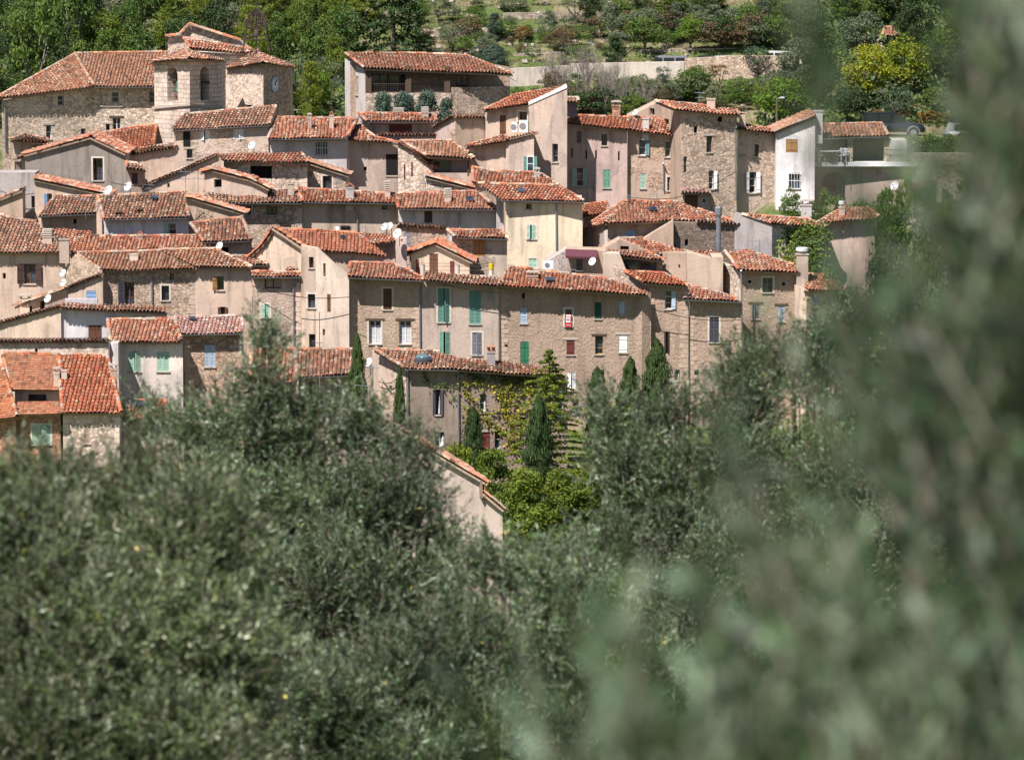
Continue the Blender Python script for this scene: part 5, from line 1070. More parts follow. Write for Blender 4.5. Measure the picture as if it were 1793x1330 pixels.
hX, iX, rX = M('rubble fronted house with two round windows and three shuttered windows', [(1264, 264.8), (1297, 262.3), (1394, 262.6)],
  [dict(wall=('r', C['lstone']), top=[(1264, 463), (1297, 474)]),
   dict(wall=('s', (.46, .34, .26)), top=[(1297, 474), (1394, 478)], wins=[(1337, 486, 1352, 512, 'o', 'pblue') if 0 else (1335, 486, 1353, 512, 'g', 'grey'), (1316, 532, 1330, 558, 's', 'mauve', dict(lintel=1)), (1362, 535, 1374, 563, 's', 'pblue', dict(lintel=1))])],
  roofs=[dict(pts=[(1293, 472, 261.8), (1403, 476, 262.1), (1390, 464), (1303, 438), (1270, 440)], tiles='red', caps=[4, 2], pitch=17)], D=2.6)
O, n, u = iX[1][0], iX[1][1], iX[1][2]
for px, py in ((1312.5, 493), (1372, 497)):
    c = hit(px, py, O, n); mb = MB(); k = 20
    for i in range(k):
        a0, a1 = 2 * math.pi * i / k, 2 * math.pi * (i + 1) / k
        d0, d1 = u * math.cos(a0) + up * math.sin(a0), u * math.cos(a1) + up * math.sin(a1)
        mb.add([c + d0 * .12, c + d1 * .12, c + d1 * .18, c + d0 * .18] + [c + d0 * .12 + n * .04, c + d1 * .12 + n * .04, c + d1 * .18 + n * .04, c + d0 * .18 + n * .04], [(4, 5, 6, 7), (0, 4, 7, 3), (1, 2, 6, 5), (0, 1, 5, 4), (3, 7, 6, 2)])
    rw = mb.build('round_window', SILL, hX); mb = MB(); mb.prism(disc(c + n * .004, n, u, .125, 0, 20), n * .008); mb.build('pane', DARK, rw)
chimney(hX, 1393, 433, 1416, 505, O, n, 'pot', wallmat('p', C['beige']), Y=262.2)
M('cream plaster sliver of a house right of the big chimney with metal pot', [(1392, 261.6), (1412, 261.2), (1470, 262.4)], [dict(wall=('p', C['cream']), top=[(1392, 500), (1412, 508)]), dict(wall=('m', C['tan']), top=[(1412, 508), (1470, 506)], wins=[(1424, 520, 1433, 537, 'S', 'blue')])],
  roofs=[dict(pts=[(1408, 507, 261), (1475, 507, 262), (1460, 478), (1415, 478)], tiles='red', caps=[])], D=3)
# ================================================================== THE LAND
def groundmat(key, cols, sc=1.0):
    m, t, b = newmat(key); b.inputs['Roughness'].default_value = .95; b.inputs['Specular IOR Level'].default_value = .1
    tc = nd(t, 'ShaderNodeTexCoord'); n1 = nd(t, 'ShaderNodeTexNoise', i_Scale=.35 * sc, i_Detail=7.0, i_Roughness=.7); n2 = nd(t, 'ShaderNodeTexNoise', i_Scale=5.0 * sc, i_Detail=6.0, i_Roughness=.75)
    for n in (n1, n2): t.links.new(tc.outputs['Object'], n.inputs['Vector'])
    c = ramp(t, n1.outputs[0], [(.36, cols[0]), (.48, cols[1]), (.58, cols[2])]); c = mixc(t, 1.0, c, ramp(t, n2.outputs[0], [(.3, .5), (.5, .95), (.72, 1.35)]), 'MULTIPLY')
    t.links.new(c, b.inputs['Base Color']); bp = nd(t, 'ShaderNodeBump', i_Strength=.8, i_Distance=.12); t.links.new(n2.outputs[0], bp.inputs['Height']); t.links.new(bp.outputs[0], b.inputs['Normal'])
    return m
GM = groundmat('hillside_grass', [(.075, .115, .032), (.105, .135, .045), (.22, .18, .115)])
xs = sorted(set(list(np.arange(-1400, -60, 60.)) + list(np.arange(-60, 80, 1.0)) + list(np.arange(80, 1401, 60.))))
ys = sorted(set(list(np.arange(-30, 230, 8.)) + list(np.arange(230, 304, 2.)) + list(np.arange(304, 352, .7)) + list(np.arange(352, 420, 5.)) + list(np.arange(420, 1500, 60.))))
V = np.array([(x, y, ground(x, y) + (0 if y < 900 else 0)) for y in ys for x in xs]); nx = len(xs); nyy = len(ys)
I, J = np.meshgrid(np.arange(nx - 1), np.arange(nyy - 1)); k = (J * nx + I).ravel()
gobj = link_mesh('ground', V, np.stack([k, k + 1, k + 1 + nx, k + nx], 1), GM, smooth=True); tag(gobj, kind='structure')
# ------------------------------------------------------------------ leaves
LM = dict(
 green=leafmat('foliage_green', (.085, .145, .03), .3), dark=leafmat('foliage_dark', (.042, .075, .024), .2), yellow=leafmat('foliage_yellow_green', (.155, .20, .03), .35),
 grey=leafmat('foliage_grey_green', (.135, .165, .105), .25), brown=leafmat('foliage_brown', (.13, .095, .055), .25), lime=leafmat('foliage_lime', (.13, .215, .03), .4), cyp=leafmat('foliage_cypress', (.05, .088, .028), .15),
 autumn=leafmat('foliage_autumn', (.20, .12, .03), .3), bush=leafmat('foliage_bush', (.16, .22, .035), .4), bamboo=leafmat('foliage_bamboo', (.24, .27, .03), .4), juniper=leafmat('foliage_juniper', (.085, .13, .10), .2), vine=leafmat('foliage_vine', (.25, .24, .03), .35), blue=leafmat('foliage_blue_green', (.06, .10, .07), .2))
BARK = plain('bark', (.16, .125, .095), .95, 0, .3); BARKP = plain('pale_bark', (.36, .32, .27), .9, 0, .3)
def unit(v): return v / np.maximum(1e-9, np.linalg.norm(v, axis=-1, keepdims=True))
def leaves(c, nrm, L, W, g, spread=.8):
    """diamond leaves; c centres, nrm preferred normals"""
    n = len(c); nn = unit(nrm + spread * g.normal(size=(n, 3))); a = unit(np.cross(nn, g.normal(size=(n, 3)))); b = np.cross(nn, a)
    L = (np.full(n, L) * g.uniform(.7, 1.3, n))[:, None] / 2; W = (np.full(n, W) * g.uniform(.7, 1.3, n))[:, None] / 2
    v = np.stack([c - a * L, c + b * W, c + a * L, c - b * W], 1).reshape(-1, 3)
    return v, np.arange(4 * n).reshape(-1, 4)
def tints(n, g, lo=.6, hi=1.35, yellow=.02):
    t = g.uniform(lo, hi, (n, 1)) * np.ones((n, 3)); t[:, 0] *= g.uniform(.88, 1.15, n)
    y = g.random(n) < yellow; t[y] *= np.array((2.2, 1.6, .6)); return t
def crown_mesh(kind, g):
    """unit crown: radius about 1, from z=0 to 2"""
    C_, N_ = [], []
    if kind in ('broad', 'scrub', 'olive', 'open'):
        nc = {'broad': 46, 'scrub': 34, 'olive': 30, 'open': 22}[kind]; nl = {'broad': 78, 'scrub': 80, 'olive': 85, 'open': 70}[kind]
        for i in range(nc):
            d = unit(g.normal(size=3)); r = g.uniform(.35, .82) ** .6; z = d[2] * r * (.85 if kind != 'scrub' else .7)
            p = np.array((d[0] * r * .8, d[1] * r * .8, 1.02 + z * 1.0)); rc = g.uniform(.16, .32)
            dd = unit(g.normal(size=(nl, 3))); dd[:, 2] = np.where(dd[:, 2] < -.3, -dd[:, 2] * .5, dd[:, 2]); rr = rc * g.uniform(.45, 1.1, (nl, 1)) ** .5
            C_.append(p + dd * rr); N_.append(dd + np.array((0, 0, .5)))
        L, W = {'broad': (.085, .06), 'scrub': (.075, .05), 'olive': (.085, .03), 'open': (.09, .055)}[kind]
    elif kind == 'pine':
        for i in range(105):
            t = g.random(); a = g.uniform(0, 6.28); rad = (1 - abs(t - .42) * 1.25) * g.uniform(.35, .95); p = np.array((math.cos(a) * rad * .85, math.sin(a) * rad * .85, .2 + t * 1.75))
            nl = 70; dd = unit(g.normal(size=(nl, 3)) + np.array((0, 0, .5))); C_.append(p + dd * np.array((.22, .22, .13)) * g.uniform(.4, 1.1, (nl, 1))); N_.append(dd)
        L, W = .11, .034
    elif kind == 'fir':
        for i in range(110):
            t = g.random() ** .8; a = g.uniform(0, 6.28); R = (1 - t) * .95 + .05
            nl = 46; s = g.random((nl, 1)) ** .6; ax = np.array((math.cos(a), math.sin(a), 0)); p = np.array((0, 0, .06 + t * 1.92)) + ax * R * s + np.array((0, 0, -.16)) * s ** 2 * (R + .2)
            sd_ = np.cross(ax, (0, 0, 1)); p = p + sd_ * g.uniform(-.13, .13, (nl, 1)) * (1.1 - s) + np.array((0, 0, 1)) * g.normal(0, .02, (nl, 1)); C_.append(p); N_.append(np.tile((0, 0, 1.), (nl, 1)) + ax * .4)
        L, W = .12, .035
    elif kind == 'cypress':
        n = 9500; t = g.random(n) ** .85; a = g.uniform(0, 6.28, n); R = (.35 + .65 * np.clip(t * 4, 0, 1)) * np.clip((1 - t) * 2.6, .0, 1) ** .55 * (1 + .3 * np.sin(a * 2 + t * 13 + 1.3) * np.sin(a * 3 - t * 29) + .16 * np.sin(a * 5 + t * 41) * np.sin(t * 70 - a)) * g.uniform(.3, 1.25, n) ** .5
        p = np.stack([np.cos(a) * R, np.sin(a) * R, t * 2.0], 1); C_.append(p); N_.append(np.stack([np.cos(a), np.sin(a), np.full(n, .25)], 1)); L, W = .10, .06
    c = np.vstack(C_); nn = unit(np.vstack(N_)); v, f = leaves(c, nn, L, W, g, .75 if kind != 'cypress' else .5)
    t_ = tints(len(c), g, .55, 1.4, .01); me = bpy.data.meshes.new('crown')
    me.vertices.add(len(v)); me.vertices.foreach_set('co', v.astype(np.float32).ravel()); me.loops.add(f.size); me.loops.foreach_set('vertex_index', f.astype(np.int32).ravel())
    me.polygons.add(len(f)); me.polygons.foreach_set('loop_start', np.arange(0, f.size, 4, dtype=np.int32)); me.update(calc_edges=True)
    ca = me.color_attributes.new('tint', 'FLOAT_COLOR', 'POINT'); ca.data.foreach_set('color', np.hstack([np.repeat(t_, 4, 0), np.ones((len(v), 1))]).astype(np.float32).ravel()); me.materials.append(LM['green'])
    return me
def limb_mesh(g, kind, fork=6):
    mb = MB(); h0 = .45 if kind not in ('fir', 'cypress') else 1.7
    pts = [Vector((0, 0, -.35)), Vector((.02, 0, 0)), Vector((g.uniform(-.06, .06), g.uniform(-.06, .06), h0))]
    mb.tube(pts, [.075, .06, .045 if h0 < 1 else .012], 7)
    if kind not in ('fir', 'cypress'):
        for i in range(fork):
            a = i * 6.28 / fork + g.uniform(-.4, .4); e = Vector((math.cos(a) * g.uniform(.4, .7), math.sin(a) * g.uniform(.4, .7), g.uniform(.9, 1.6))); m_ = pts[2].lerp(e, .45) + Vector((0, 0, -.08))
            mb.tube([pts[2] - Vector((0, 0, .05)), m_, e], [.035, .025, .008], 5)
    me_o = mb.build('tmp', BARK); me = me_o.data; bpy.data.objects.remove(me_o); return me
CRM = {k: [crown_mesh(k, np.random.default_rng(50 + i * 7 + len(k))) for i in range(3 if k in ('broad', 'scrub', 'pine', 'olive') else 2)] for k in ('broad', 'scrub', 'olive', 'open', 'pine', 'fir', 'cypress')}
TRM = {k: limb_mesh(np.random.default_rng(9 + len(k)), k) for k in CRM}
KINDN = dict(broad='broadleaf_tree', scrub='shrub', olive='olive_tree', open='thin_tree', pine='pine_tree', fir='fir_tree', cypress='cypress_tree')
def plant(px, pyb, wpx, hpx, kind, mat, label, group=None, Y=None, y0=306, name=None, cat=None, trunk=1, lift=0.0, pale=False):
    b = P(px, pyb, Y) if Y else gray_hit(px, pyb, y0)
    s = F / b.y; w_, h_ = wpx / s, hpx / s
    if Y:
        gz_ = ground(b.x, b.y)
        if b.z > gz_: h_ += b.z - gz_; b.z = gz_ - .05
    o = thing(name or KINDN[kind], label, cat or ('shrub' if kind == 'scrub' else 'tree'), b, group); o.rotation_euler.z = rnd.uniform(0, 6.28)
    cz = 0.0 if kind in ('scrub', 'cypress', 'fir') else h_ * lift
    c = bpy.data.objects.new('crown' if kind != 'scrub' else 'foliage', rnd.choice(CRM[kind])); COL.objects.link(c); c.parent = o; c.location = (0, 0, cz); c.scale = (w_ / 2, w_ / 2 * rnd.uniform(.85, 1.1), (h_ - cz) / 2)
    c.material_slots[0].link = 'OBJECT'; c.material_slots[0].material = LM[mat]
    if trunk:
        t = bpy.data.objects.new('trunk' if kind != 'scrub' else 'stem', TRM[kind]); COL.objects.link(t); t.parent = o; t.scale = (w_ / 2, w_ / 2, h_ / 2)
        if pale: t.material_slots[0].link = 'OBJECT'; t.material_slots[0].material = BARKP
    return o
# ---- the wood behind the church: every tree is a thing, look-alikes share one label
WL = {'green': ('dense green broadleaf tree in the wood behind the church', 'green broadleaf trees in the wood behind the church'), 'dark': ('dark green tree in the wood behind the church', 'dark trees in the wood behind the church'),
      'yellow': ('yellow green pine in the wood behind the church towers', 'yellow green pines in the wood'), 'grey': ('grey green olive like tree in the wood behind the church', 'grey green trees in the wood'), 'brown': ('brownish half bare tree in the wood behind the church', 'brownish trees in the wood')}
g = random.Random(5)
for row, (pyb, hh_) in enumerate(((222, 110), (188, 110), (150, 105), (112, 100), (74, 100), (36, 95), (0, 90), (-26, 80))):
    px = -40 + g.uniform(0, 30)
    while px < 610:
        r = g.random(); x = px + g.uniform(-12, 12)
        if x < 175: kind, m_ = ('broad', 'green' if r < .55 else 'dark')
        elif x < 290: kind, m_ = (('olive', 'grey') if r < .4 else (('open', 'brown') if r < .55 else ('broad', 'yellow' if r < .72 else 'green')))
        elif x < 480: kind, m_ = (('pine', 'yellow') if r < .62 else (('olive', 'grey') if r < .78 else ('broad', 'dark')))
        else: kind, m_ = (('pine', 'yellow') if r < .34 else (('olive', 'grey') if r < .6 else (('broad', 'green') if r < .85 else ('open', 'brown'))))
        if not (x > 585 and pyb > 150):
            plant(x, pyb + g.uniform(-8, 8), g.uniform(62, 98), hh_ * g.uniform(.75, 1.2), kind, m_, WL[m_][0], WL[m_][1], y0=308, lift=.08)
        px += g.uniform(44, 66)
TREES = [
 # px, base, w, h, kind, mat, label
 (60, 215, 120, 240, 'broad', 'green', 'tall dark leafy poplar like tree rising at the left edge above the church roof', 1), (128, 140, 90, 200, 'broad', 'green', 'tall poplar like tree with pale trunk just left of the hipped church roof', 1),
 (552, 208, 80, 95, 'broad', 'lime', 'bright green bushy tree between the clock tower and the loft house', 0), (590, 150, 60, 70, 'broad', 'yellow', 'yellow green tree touching the left end of the loft house roof', 0),
 (690, 112, 190, 200, 'fir', 'dark', 'large dark fir rising behind the loft house roof', 0), (612, 90, 70, 80, 'olive', 'grey', 'grey olive left of the dark fir', 0), (640, 40, 100, 60, 'pine', 'yellow', 'yellow green pine crown at the top edge left of the dark fir', 0),
 (767, 44, 56, 62, 'olive', 'grey', 'grey olive tree with forked dark trunk on the terrace above the loft house', .35), (1008, 44, 78, 60, 'olive', 'grey', 'pruned olive tree with thick pale trunk at the top centre', .4),
 (866, 72, 46, 48, 'pine', 'blue', 'small dark blue green conifer on the grassy terrace', 0), (792, 92, 78, 55, 'olive', 'grey', 'wide grey green olive bush above the loft house ridge', 0), (842, 78, 46, 28, 'scrub', 'green', 'round green bush right of the grey olive bush', 0),
 (866, 122, 40, 44, 'cypress', 'blue', 'short dark cypress right of the loft house ridge', 0), (836, 108, 50, 32, 'scrub', 'blue', 'low blue green bush beside the loft house ridge', 0), (918, 76, 42, 34, 'scrub', 'autumn', 'orange tinged bush on the terrace below the pruned olive', 0),
 (955, 72, 58, 46, 'olive', 'grey', 'grey olive bush right of the orange tinged bush', 0), (992, 72, 52, 50, 'olive', 'dark', 'dark olive bush in the middle of the terrace', 0), (1040, 72, 62, 50, 'open', 'brown', 'airy brownish green bush above the retaining wall', 0),
 (1085, 50, 70, 50, 'broad', 'green', 'green bush on the upper terrace right of the pruned olive', 0), (1098, 72, 40, 30, 'scrub', 'brown', 'small reddish brown bush on the upper terrace', 0), (1075, 122, 56, 58, 'pine', 'dark', 'dark green bushy pine directly above the pale retaining wall', 0),
 (1130, 92, 90, 66, 'broad', 'green', 'broad green bush right above the end of the pale wall', 0), (1210, 92, 66, 66, 'broad', 'lime', 'light green round tree with dark trunks above the stone retaining wall', .15), (1165, 52, 76, 50, 'pine', 'yellow', 'yellow green pine at the top edge above the parked cars', 0),
 (1270, 90, 60, 70, 'broad', 'dark', 'dark green tree at the right of the light green round tree', 0), (1240, 28, 90, 50, 'broad', 'dark', 'dark tree crown at the top edge right of centre', 0), (1320, 82, 80, 70, 'open', 'brown', 'brownish green tree above the end of the stone retaining wall', 0),
 (1258, 164, 50, 56, 'open', 'autumn', 'small crooked orchard tree with leaning dark trunk below the retaining wall', .45), (1325, 143, 72, 68, 'olive', 'blue', 'dark olive tree with several trunks against the stone retaining wall', .3),
 (1120, 188, 90, 66, 'olive', 'grey', 'large grey olive bush below the pale retaining wall', 0), (1162, 156, 44, 44, 'olive', 'blue', 'small dark olive in front of the pale wall end', .1), (1195, 180, 80, 34, 'scrub', 'lime', 'bright green low bush behind the tall rubble house', 0), (1265, 188, 50, 28, 'scrub', 'green', 'low green bush left of the big leafy tree', 0),
 (1375, 226, 122, 96, 'broad', 'lime', 'big glossy leafy green tree behind the white villa', 0), (1335, 198, 50, 60, 'open', 'yellow', 'yellowish feathery tree left of the big leafy tree', 0), (1400, 150, 110, 90, 'broad', 'grey', 'wide pale green tree above the big leafy tree', 0),
 (1355, 92, 80, 70, 'broad', 'green', 'green tree at the right end of the stone retaining wall', 0), (1420, 92, 90, 90, 'broad', 'dark', 'dark tree behind the soft olive spray at the top', 0), (1440, 190, 80, 110, 'broad', 'dark', 'tall dark tree partly veiled by the blurred spray', 0),
 (1510, 100, 100, 84, 'broad', 'grey', 'pale green spreading tree left of the small pink hut', 0), (1560, 40, 110, 90, 'broad', 'dark', 'dark wood edge tree at the top right', 0), (1600, 90, 90, 100, 'pine', 'dark', 'dark green pine right of the small pink hut', 0),
 (1520, 190, 110, 120, 'broad', 'bamboo', 'yellow green bamboo like thicket left part', 0), (1585, 170, 120, 110, 'broad', 'bamboo', 'yellow green bamboo like thicket middle part', 0), (1640, 150, 90, 100, 'broad', 'lime', 'bright green thicket right part', 0),
 (1490, 215, 90, 70, 'broad', 'dark', 'dark shrubbery under the yellow thicket, left', 0), (1565, 212, 90, 70, 'olive', 'blue', 'blue green shrubbery under the yellow thicket', 0), (1640, 208, 80, 60, 'broad', 'green', 'green shrubbery above the red tinged hedge', 0),
 (1700, 200, 110, 110, 'broad', 'dark', 'dark tree behind the blurred branches at the right', 0), (1700, 90, 120, 110, 'broad', 'green', 'green tree below the pink villa', 0), (1770, 170, 110, 130, 'broad', 'green', 'tree at the right edge below the pink villa', 0), (1480, 40, 90, 70, 'pine', 'green', 'pine top at the upper edge beside the blurred spray', 0),
 (1650, 20, 110, 70, 'broad', 'green', 'tree at the upper edge left of the pink villa', 0), (905, 178, 40, 30, 'scrub', 'green', 'low bush at the foot of the pale wall, left end', 0), (940, 182, 60, 34, 'scrub', 'dark', 'dark bush behind the terrace house roof', 0),
 (1040, 208, 110, 60, 'broad', 'dark', 'dark green bush behind the brick chimney', 0), (1110, 212, 80, 50, 'broad', 'green', 'leafy bush behind the white dish and tan wing', 0), (985, 200, 60, 60, 'open', 'brown', 'half bare shrub behind the white edged gable', 0)]
for (px, pb, w_, h_, kd, mt, lb, lf) in TREES: plant(px, pb, w_, h_, kd, mt, lb, lift=lf, pale=(lf in (1,) or (px == 1008)), trunk=1) if lf != 1 else plant(px, pb, w_, h_, kd, mt, lb, lift=.1, pale=True)
# scattered bushes of the terraced slope: look-alikes
BL = dict(scrub=[('grey', 'small grey green bush scattered over the grassy terraces'), ('green', 'small green bush scattered over the grassy terraces'), ('brown', 'small dry brownish bush scattered over the grassy terraces')])
g = random.Random(21)
for i in range(210):
    x = g.uniform(700, 1420); y = g.choice((g.uniform(2, 96), g.uniform(60, 118), g.uniform(150, 196), g.uniform(150, 196)))
    if 1190 < x < 1400 and 96 < y < 165: continue
    if 1090 < x < 1200 and 96 < y < 176: continue
    if x < 965 and y > 145: continue
    m_, lb = g.choice(BL['scrub']); s_ = g.uniform(18, 56) * (1.3 if x > 1100 else 1)
    plant(x, y, s_ * 1.25, s_ * .85, 'scrub', m_, lb, lb.replace('small', 'small').replace('bush', 'bushes'), trunk=0)
for i in range(16):
    x = g.uniform(1000, 1560); y = g.uniform(0, 66); plant(x, y + 14, g.uniform(46, 80), g.uniform(46, 76), g.choice(('broad', 'pine', 'olive')), g.choice(('green', 'dark', 'grey')), 'bushy tree in the loose belt of trees along the top edge', 'bushy trees along the top edge')
# bare shrubs
def bare(px, pyb, hpx, lab, gseed, mat=None):
    g = random.Random(gseed); b = gray_hit(px, pyb, 306); s = F / b.y; H_ = hpx / s; mb = MB()
    def br(p, d, L, r, lv):
        e = p + d * L; m_ = p.lerp(e, .5) + Vector((g.uniform(-1, 1), g.uniform(-1, 1), 0)) * L * .06
        mb.tube([p, m_, e], [r, r * .8, r * .5], 4, cap=False)
        if lv:
            for i in range(g.choice((3, 3, 4))):
                dd = (d + Vector((g.uniform(-.55, .55), g.uniform(-.55, .55), g.uniform(.0, .35)))).normalized(); br(p.lerp(e, g.uniform(.35, 1)), dd, L * g.uniform(.5, .8), r * .5, lv - 1)
    for i in range(5): br(b + Vector((g.uniform(-.5, .5), g.uniform(-.4, .4), -.2)), Vector((g.uniform(-.35, .35), g.uniform(-.3, .3), 1)).normalized(), H_ * .55, .045, 4)
    o = mb.build('bare_shrub', mat or plain('grey_twigs', (.27, .23, .20), .9)); tag(o, lab, 'shrub')
for i, (px, pb, h_, lb) in enumerate(((1000, 200, 95, 'leafless grey shrub nearest the white edged gable'), (1045, 205, 90, 'tall leafless shrub left of the brick chimney'), (1092, 205, 80, 'leafless shrub right of the brick chimney'), (960, 160, 60, 'leafless shrub in front of the pale wall, left'), (1020, 150, 70, 'thin leafless tree crossing the pale wall'), (1128, 196, 50, 'small leafless shrub under the grey olive bush'), (1070, 190, 80, 'pale leafless tree directly above the brick chimney'))): bare(px, pb, h_, lb, i)
# ---- retaining walls, road and cars on the hill
def hillwall(pts, topd, name, label, mat, th=.6):
    q = [gray_hit(px, py, 306) for px, py in pts]; h = thing(name, label, 'wall', q[0]); h['_o'] = tuple(q[0]); mb = MB()
    for a, b, d in zip(q, q[1:], topd):
        za, zb_ = a.z + d / F * a.y, b.z + d / F * b.y; bk = Vector((0, th, 0)); lo = Vector((0, 0, -1.0))
        A, B = Vector((a.x, a.y, za)), Vector((b.x, b.y, zb_)); quad(mb, a + lo, b + lo, B, A); quad(mb, A, B, B + bk, A + bk); quad(mb, b + lo + bk, a + lo + bk, A + bk, B + bk)
        quad(mb, a + lo + bk, a + lo, A, A + bk); quad(mb, b + lo, b + lo + bk, B + bk, B)
    mb.build('wall_face', mat, h); return h, q
hw1, q1 = hillwall([(880, 156), (1000, 150), (1198, 146)], [35, 38], 'retaining_wall', 'long pale concrete retaining wall across the hillside', wallmat('p', (.62, .54, .46)))
hw2, q2 = hillwall([(1199, 145), (1290, 140), (1400, 140)], [42, 42], 'retaining_wall', 'stone faced retaining wall with cars parked above it', wallmat('r', (.62, .48, .38)))
a, b = q1[1], q2[2]; zr = q2[0].z + 11 / F * q2[0].y
mb = MB(); mb.box((q1[0].x, q1[2].y + .62, zr - 1.5), (q2[2].x - q1[0].x, 0, 0), (0, 5.5, 0), (0, 0, 1.5)); rd = mb.build('road', plain('asphalt', (.10, .10, .10), .9)); tag(rd, kind='structure')
hillwall([(735, 64), (880, 60)], [12], 'dry_stone_wall', 'low dry stone terrace wall under the grey olive', wallmat('r', (.42, .36, .30)))
hillwall([(880, 34), (1110, 30)], [11], 'dry_stone_wall', 'low dry stone terrace wall at the top centre', wallmat('r', (.44, .37, .31)))
hillwall([(900, 102), (1040, 98)], [9], 'dry_stone_wall', 'crumbling dry stone edge above the pale wall', wallmat('r', (.42, .36, .31)))
hillwall([(1100, 96), (1400, 92)], [9], 'dry_stone_wall', 'stone edge behind the parked cars', wallmat('r', (.42, .34, .28)))
hillwall([(1606, 285), (1690, 283)], [16], 'dry_stone_wall', 'upper stone wall under the hedge beside the villa', wallmat('r', (.38, .33, .28))) if 0 else None
CARG = plain('car_glass', (.02, .025, .03), .08, 0, .1, .9); RUB = plain('tyre_rubber', (.02, .02, .02), .8); CHR = plain('alloy', (.5, .5, .52), .35, .7)
def car(loc, rz, col, label, suv=True, rack=False, L=4.5):
    h = thing('parked_car', label, 'car', loc); h.rotation_euler.z = rz; h['_o'] = (0, 0, 0)
    paintm = plain('car_paint_%.2f_%.2f' % (col[0], col[2]), col, .25, .2, .04, .6); W_ = 1.78; H1 = 1.02 if suv else .82; H2 = 1.78 if suv else 1.42; x = L / 2
    prof = [(-x, .38), (-x, H1 * .9), (-x + .12, H1), (x - 1.35, H1 + .03), (x - .25, H1 - .08), (x, H1 * .78), (x, .38)]
    bm = bmesh.new()
    for s_ in (-1, 1):
        vs = [bm.verts.new((px, s_ * W_ / 2, pz)) for px, pz in prof]; bm.faces.new(vs if s_ < 0 else vs[::-1])
    bm.verts.ensure_lookup_table(); m = len(prof)
    for i in range(m): bm.faces.new((bm.verts[i], bm.verts[m + i], bm.verts[m + (i + 1) % m], bm.verts[(i + 1) % m]))
    bmesh.ops.recalc_face_normals(bm, faces=bm.faces); bmesh.ops.bevel(bm, geom=list(bm.edges), offset=.07, segments=3, affect='EDGES'); me = bpy.data.meshes.new('body'); bm.to_mesh(me); bm.free(); me.materials.append(paintm)
    o = bpy.data.objects.new('body', me); COL.objects.link(o); o.parent = h; me.polygons.foreach_set('use_smooth', [True] * len(me.polygons))
    cab = [(-x + .1, H1 - .02), (-x + .32, H2 - .06), (x - 2.1, H2), (x - 1.3, H1 - .02)]
    mb = MB(); mb.prism([(px, -W_ / 2 + .12, pz) for px, pz in cab], (0, W_ - .24, 0)); mb.build('cabin', paintm, h)
    mb = MB(); zz = lambda t: H1 + .06 + (H2 - H1 - .18) * t
    for s_ in (-1, 1):
        y = s_ * (W_ / 2 - .115)
        for xa, xb in ((-x + .35, -x + 1.2), (-x + 1.28, -x + 2.1), (-x + 2.18, x - 1.55)):
            mb.prism([(xa, y, zz(0)), (xb, y, zz(0)), (xb - (.12 if xb > x - 1.7 else 0) * 2.2, y, zz(1)), (xa + .04, y, zz(1))], (0, s_ * .012, 0))
    mb.box((x - 1.36, -W_ / 2 + .2, H1 + .05), (0, W_ - .4, 0), (-.62, 0, H2 - H1 - .14), (.02, 0, .02)); mb.build('windows', CARG, h)
    for sx in (-1, 1):
        for s_ in (-1, 1):
            c = (sx * (x - .82), s_ * (W_ / 2 - .1), .36); mb = MB(); k = 20
            mb.prism([(c[0] + math.cos(t) * .36, c[1] - .11 * s_, c[2] + math.sin(t) * .36) for t in [2 * math.pi * i / k for i in range(k)]], (0, s_ * .24, 0)); wl = mb.build('wheel', RUB, h)
            mb = MB(); mb.prism([(c[0] + math.cos(t) * .21, c[1] + .13 * s_, c[2] + math.sin(t) * .21) for t in [2 * math.pi * i / k for i in range(k)]], (0, s_ * .02, 0)); mb.build('rim', CHR, wl)
            if suv: mb = MB(); mb.tube([(c[0] + math.cos(t) * .43, s_ * (W_ / 2 + .015), c[2] + math.sin(t) * .43) for t in [math.pi * i / 10 for i in range(11)]], .05, 5); mb.build('wheel_arch', CHR, h)
    for s_ in (-1, 1): mb = MB(); mb.cbox((x - .02, s_ * .62, H1 * .62), .06, .34, .17); mb.build('headlight', plain('headlight_glass', (.7, .7, .72), .15, 0, .05, .8), h)
    mb = MB(); mb.cbox((x + .02, 0, .38), .14, W_ * .94, .2); mb.cbox((-x - .02, 0, .38), .14, W_ * .94, .2); mb.build('bumper', plain('bumper_plastic', (.12, .12, .13), .6), h)
    if rack:
        mb = MB()
        for xx in (-x + .6, -x + 1.7): mb.box((xx, -.8, H2 + .08), (.05, 0, 0), (0, 1.6, 0), (0, 0, .05)); mb.box((xx, -.7, H2 - .02), (.05, 0, 0), (0, .05, 0), (0, 0, .1)); mb.box((xx, .65, H2 - .02), (.05, 0, 0), (0, .05, 0), (0, 0, .1))
        mb.build('roof_rack', RUB, h); mb = MB(); mb.cbox((-x + 1.2, 0, H2 + .13), 1.9, .7, .32, taper=.85); mb.build('roof_box', RUB, h)
    return h
def oncar(px, py, Y, rz, col, label, **k):
    p = P(px, py, Y); return car(p, rz, col, label, **k)
c1 = P(1562, 240, 303); car(c1, 0, (.018, .022, .035), 'dark blue off-road car parked behind the villa roof', True)
c2 = P(1712, 249, 301); car(c2, .15, (.55, .56, .58), 'pale car with loaded roof rack behind the hedge', False, True)
for k, (px, col, lab) in enumerate(((1158, (.3, .32, .36), 'grey car at the left end of the hillside parking'), (1228, (.03, .035, .05), 'dark car above the stone retaining wall'), (1274, (.62, .64, .68), 'silver car partly hidden by the crooked orchard tree'), (1316, (.7, .72, .75), 'white car behind the dark olive tree'), (1352, (.8, .8, .8), 'white car at the right end of the hillside parking'))):
    b = P(px, 110, q1[2].y + 3.0); car((b.x, b.y, zr), rnd.choice((0, math.pi)), col, lab, k == 4)
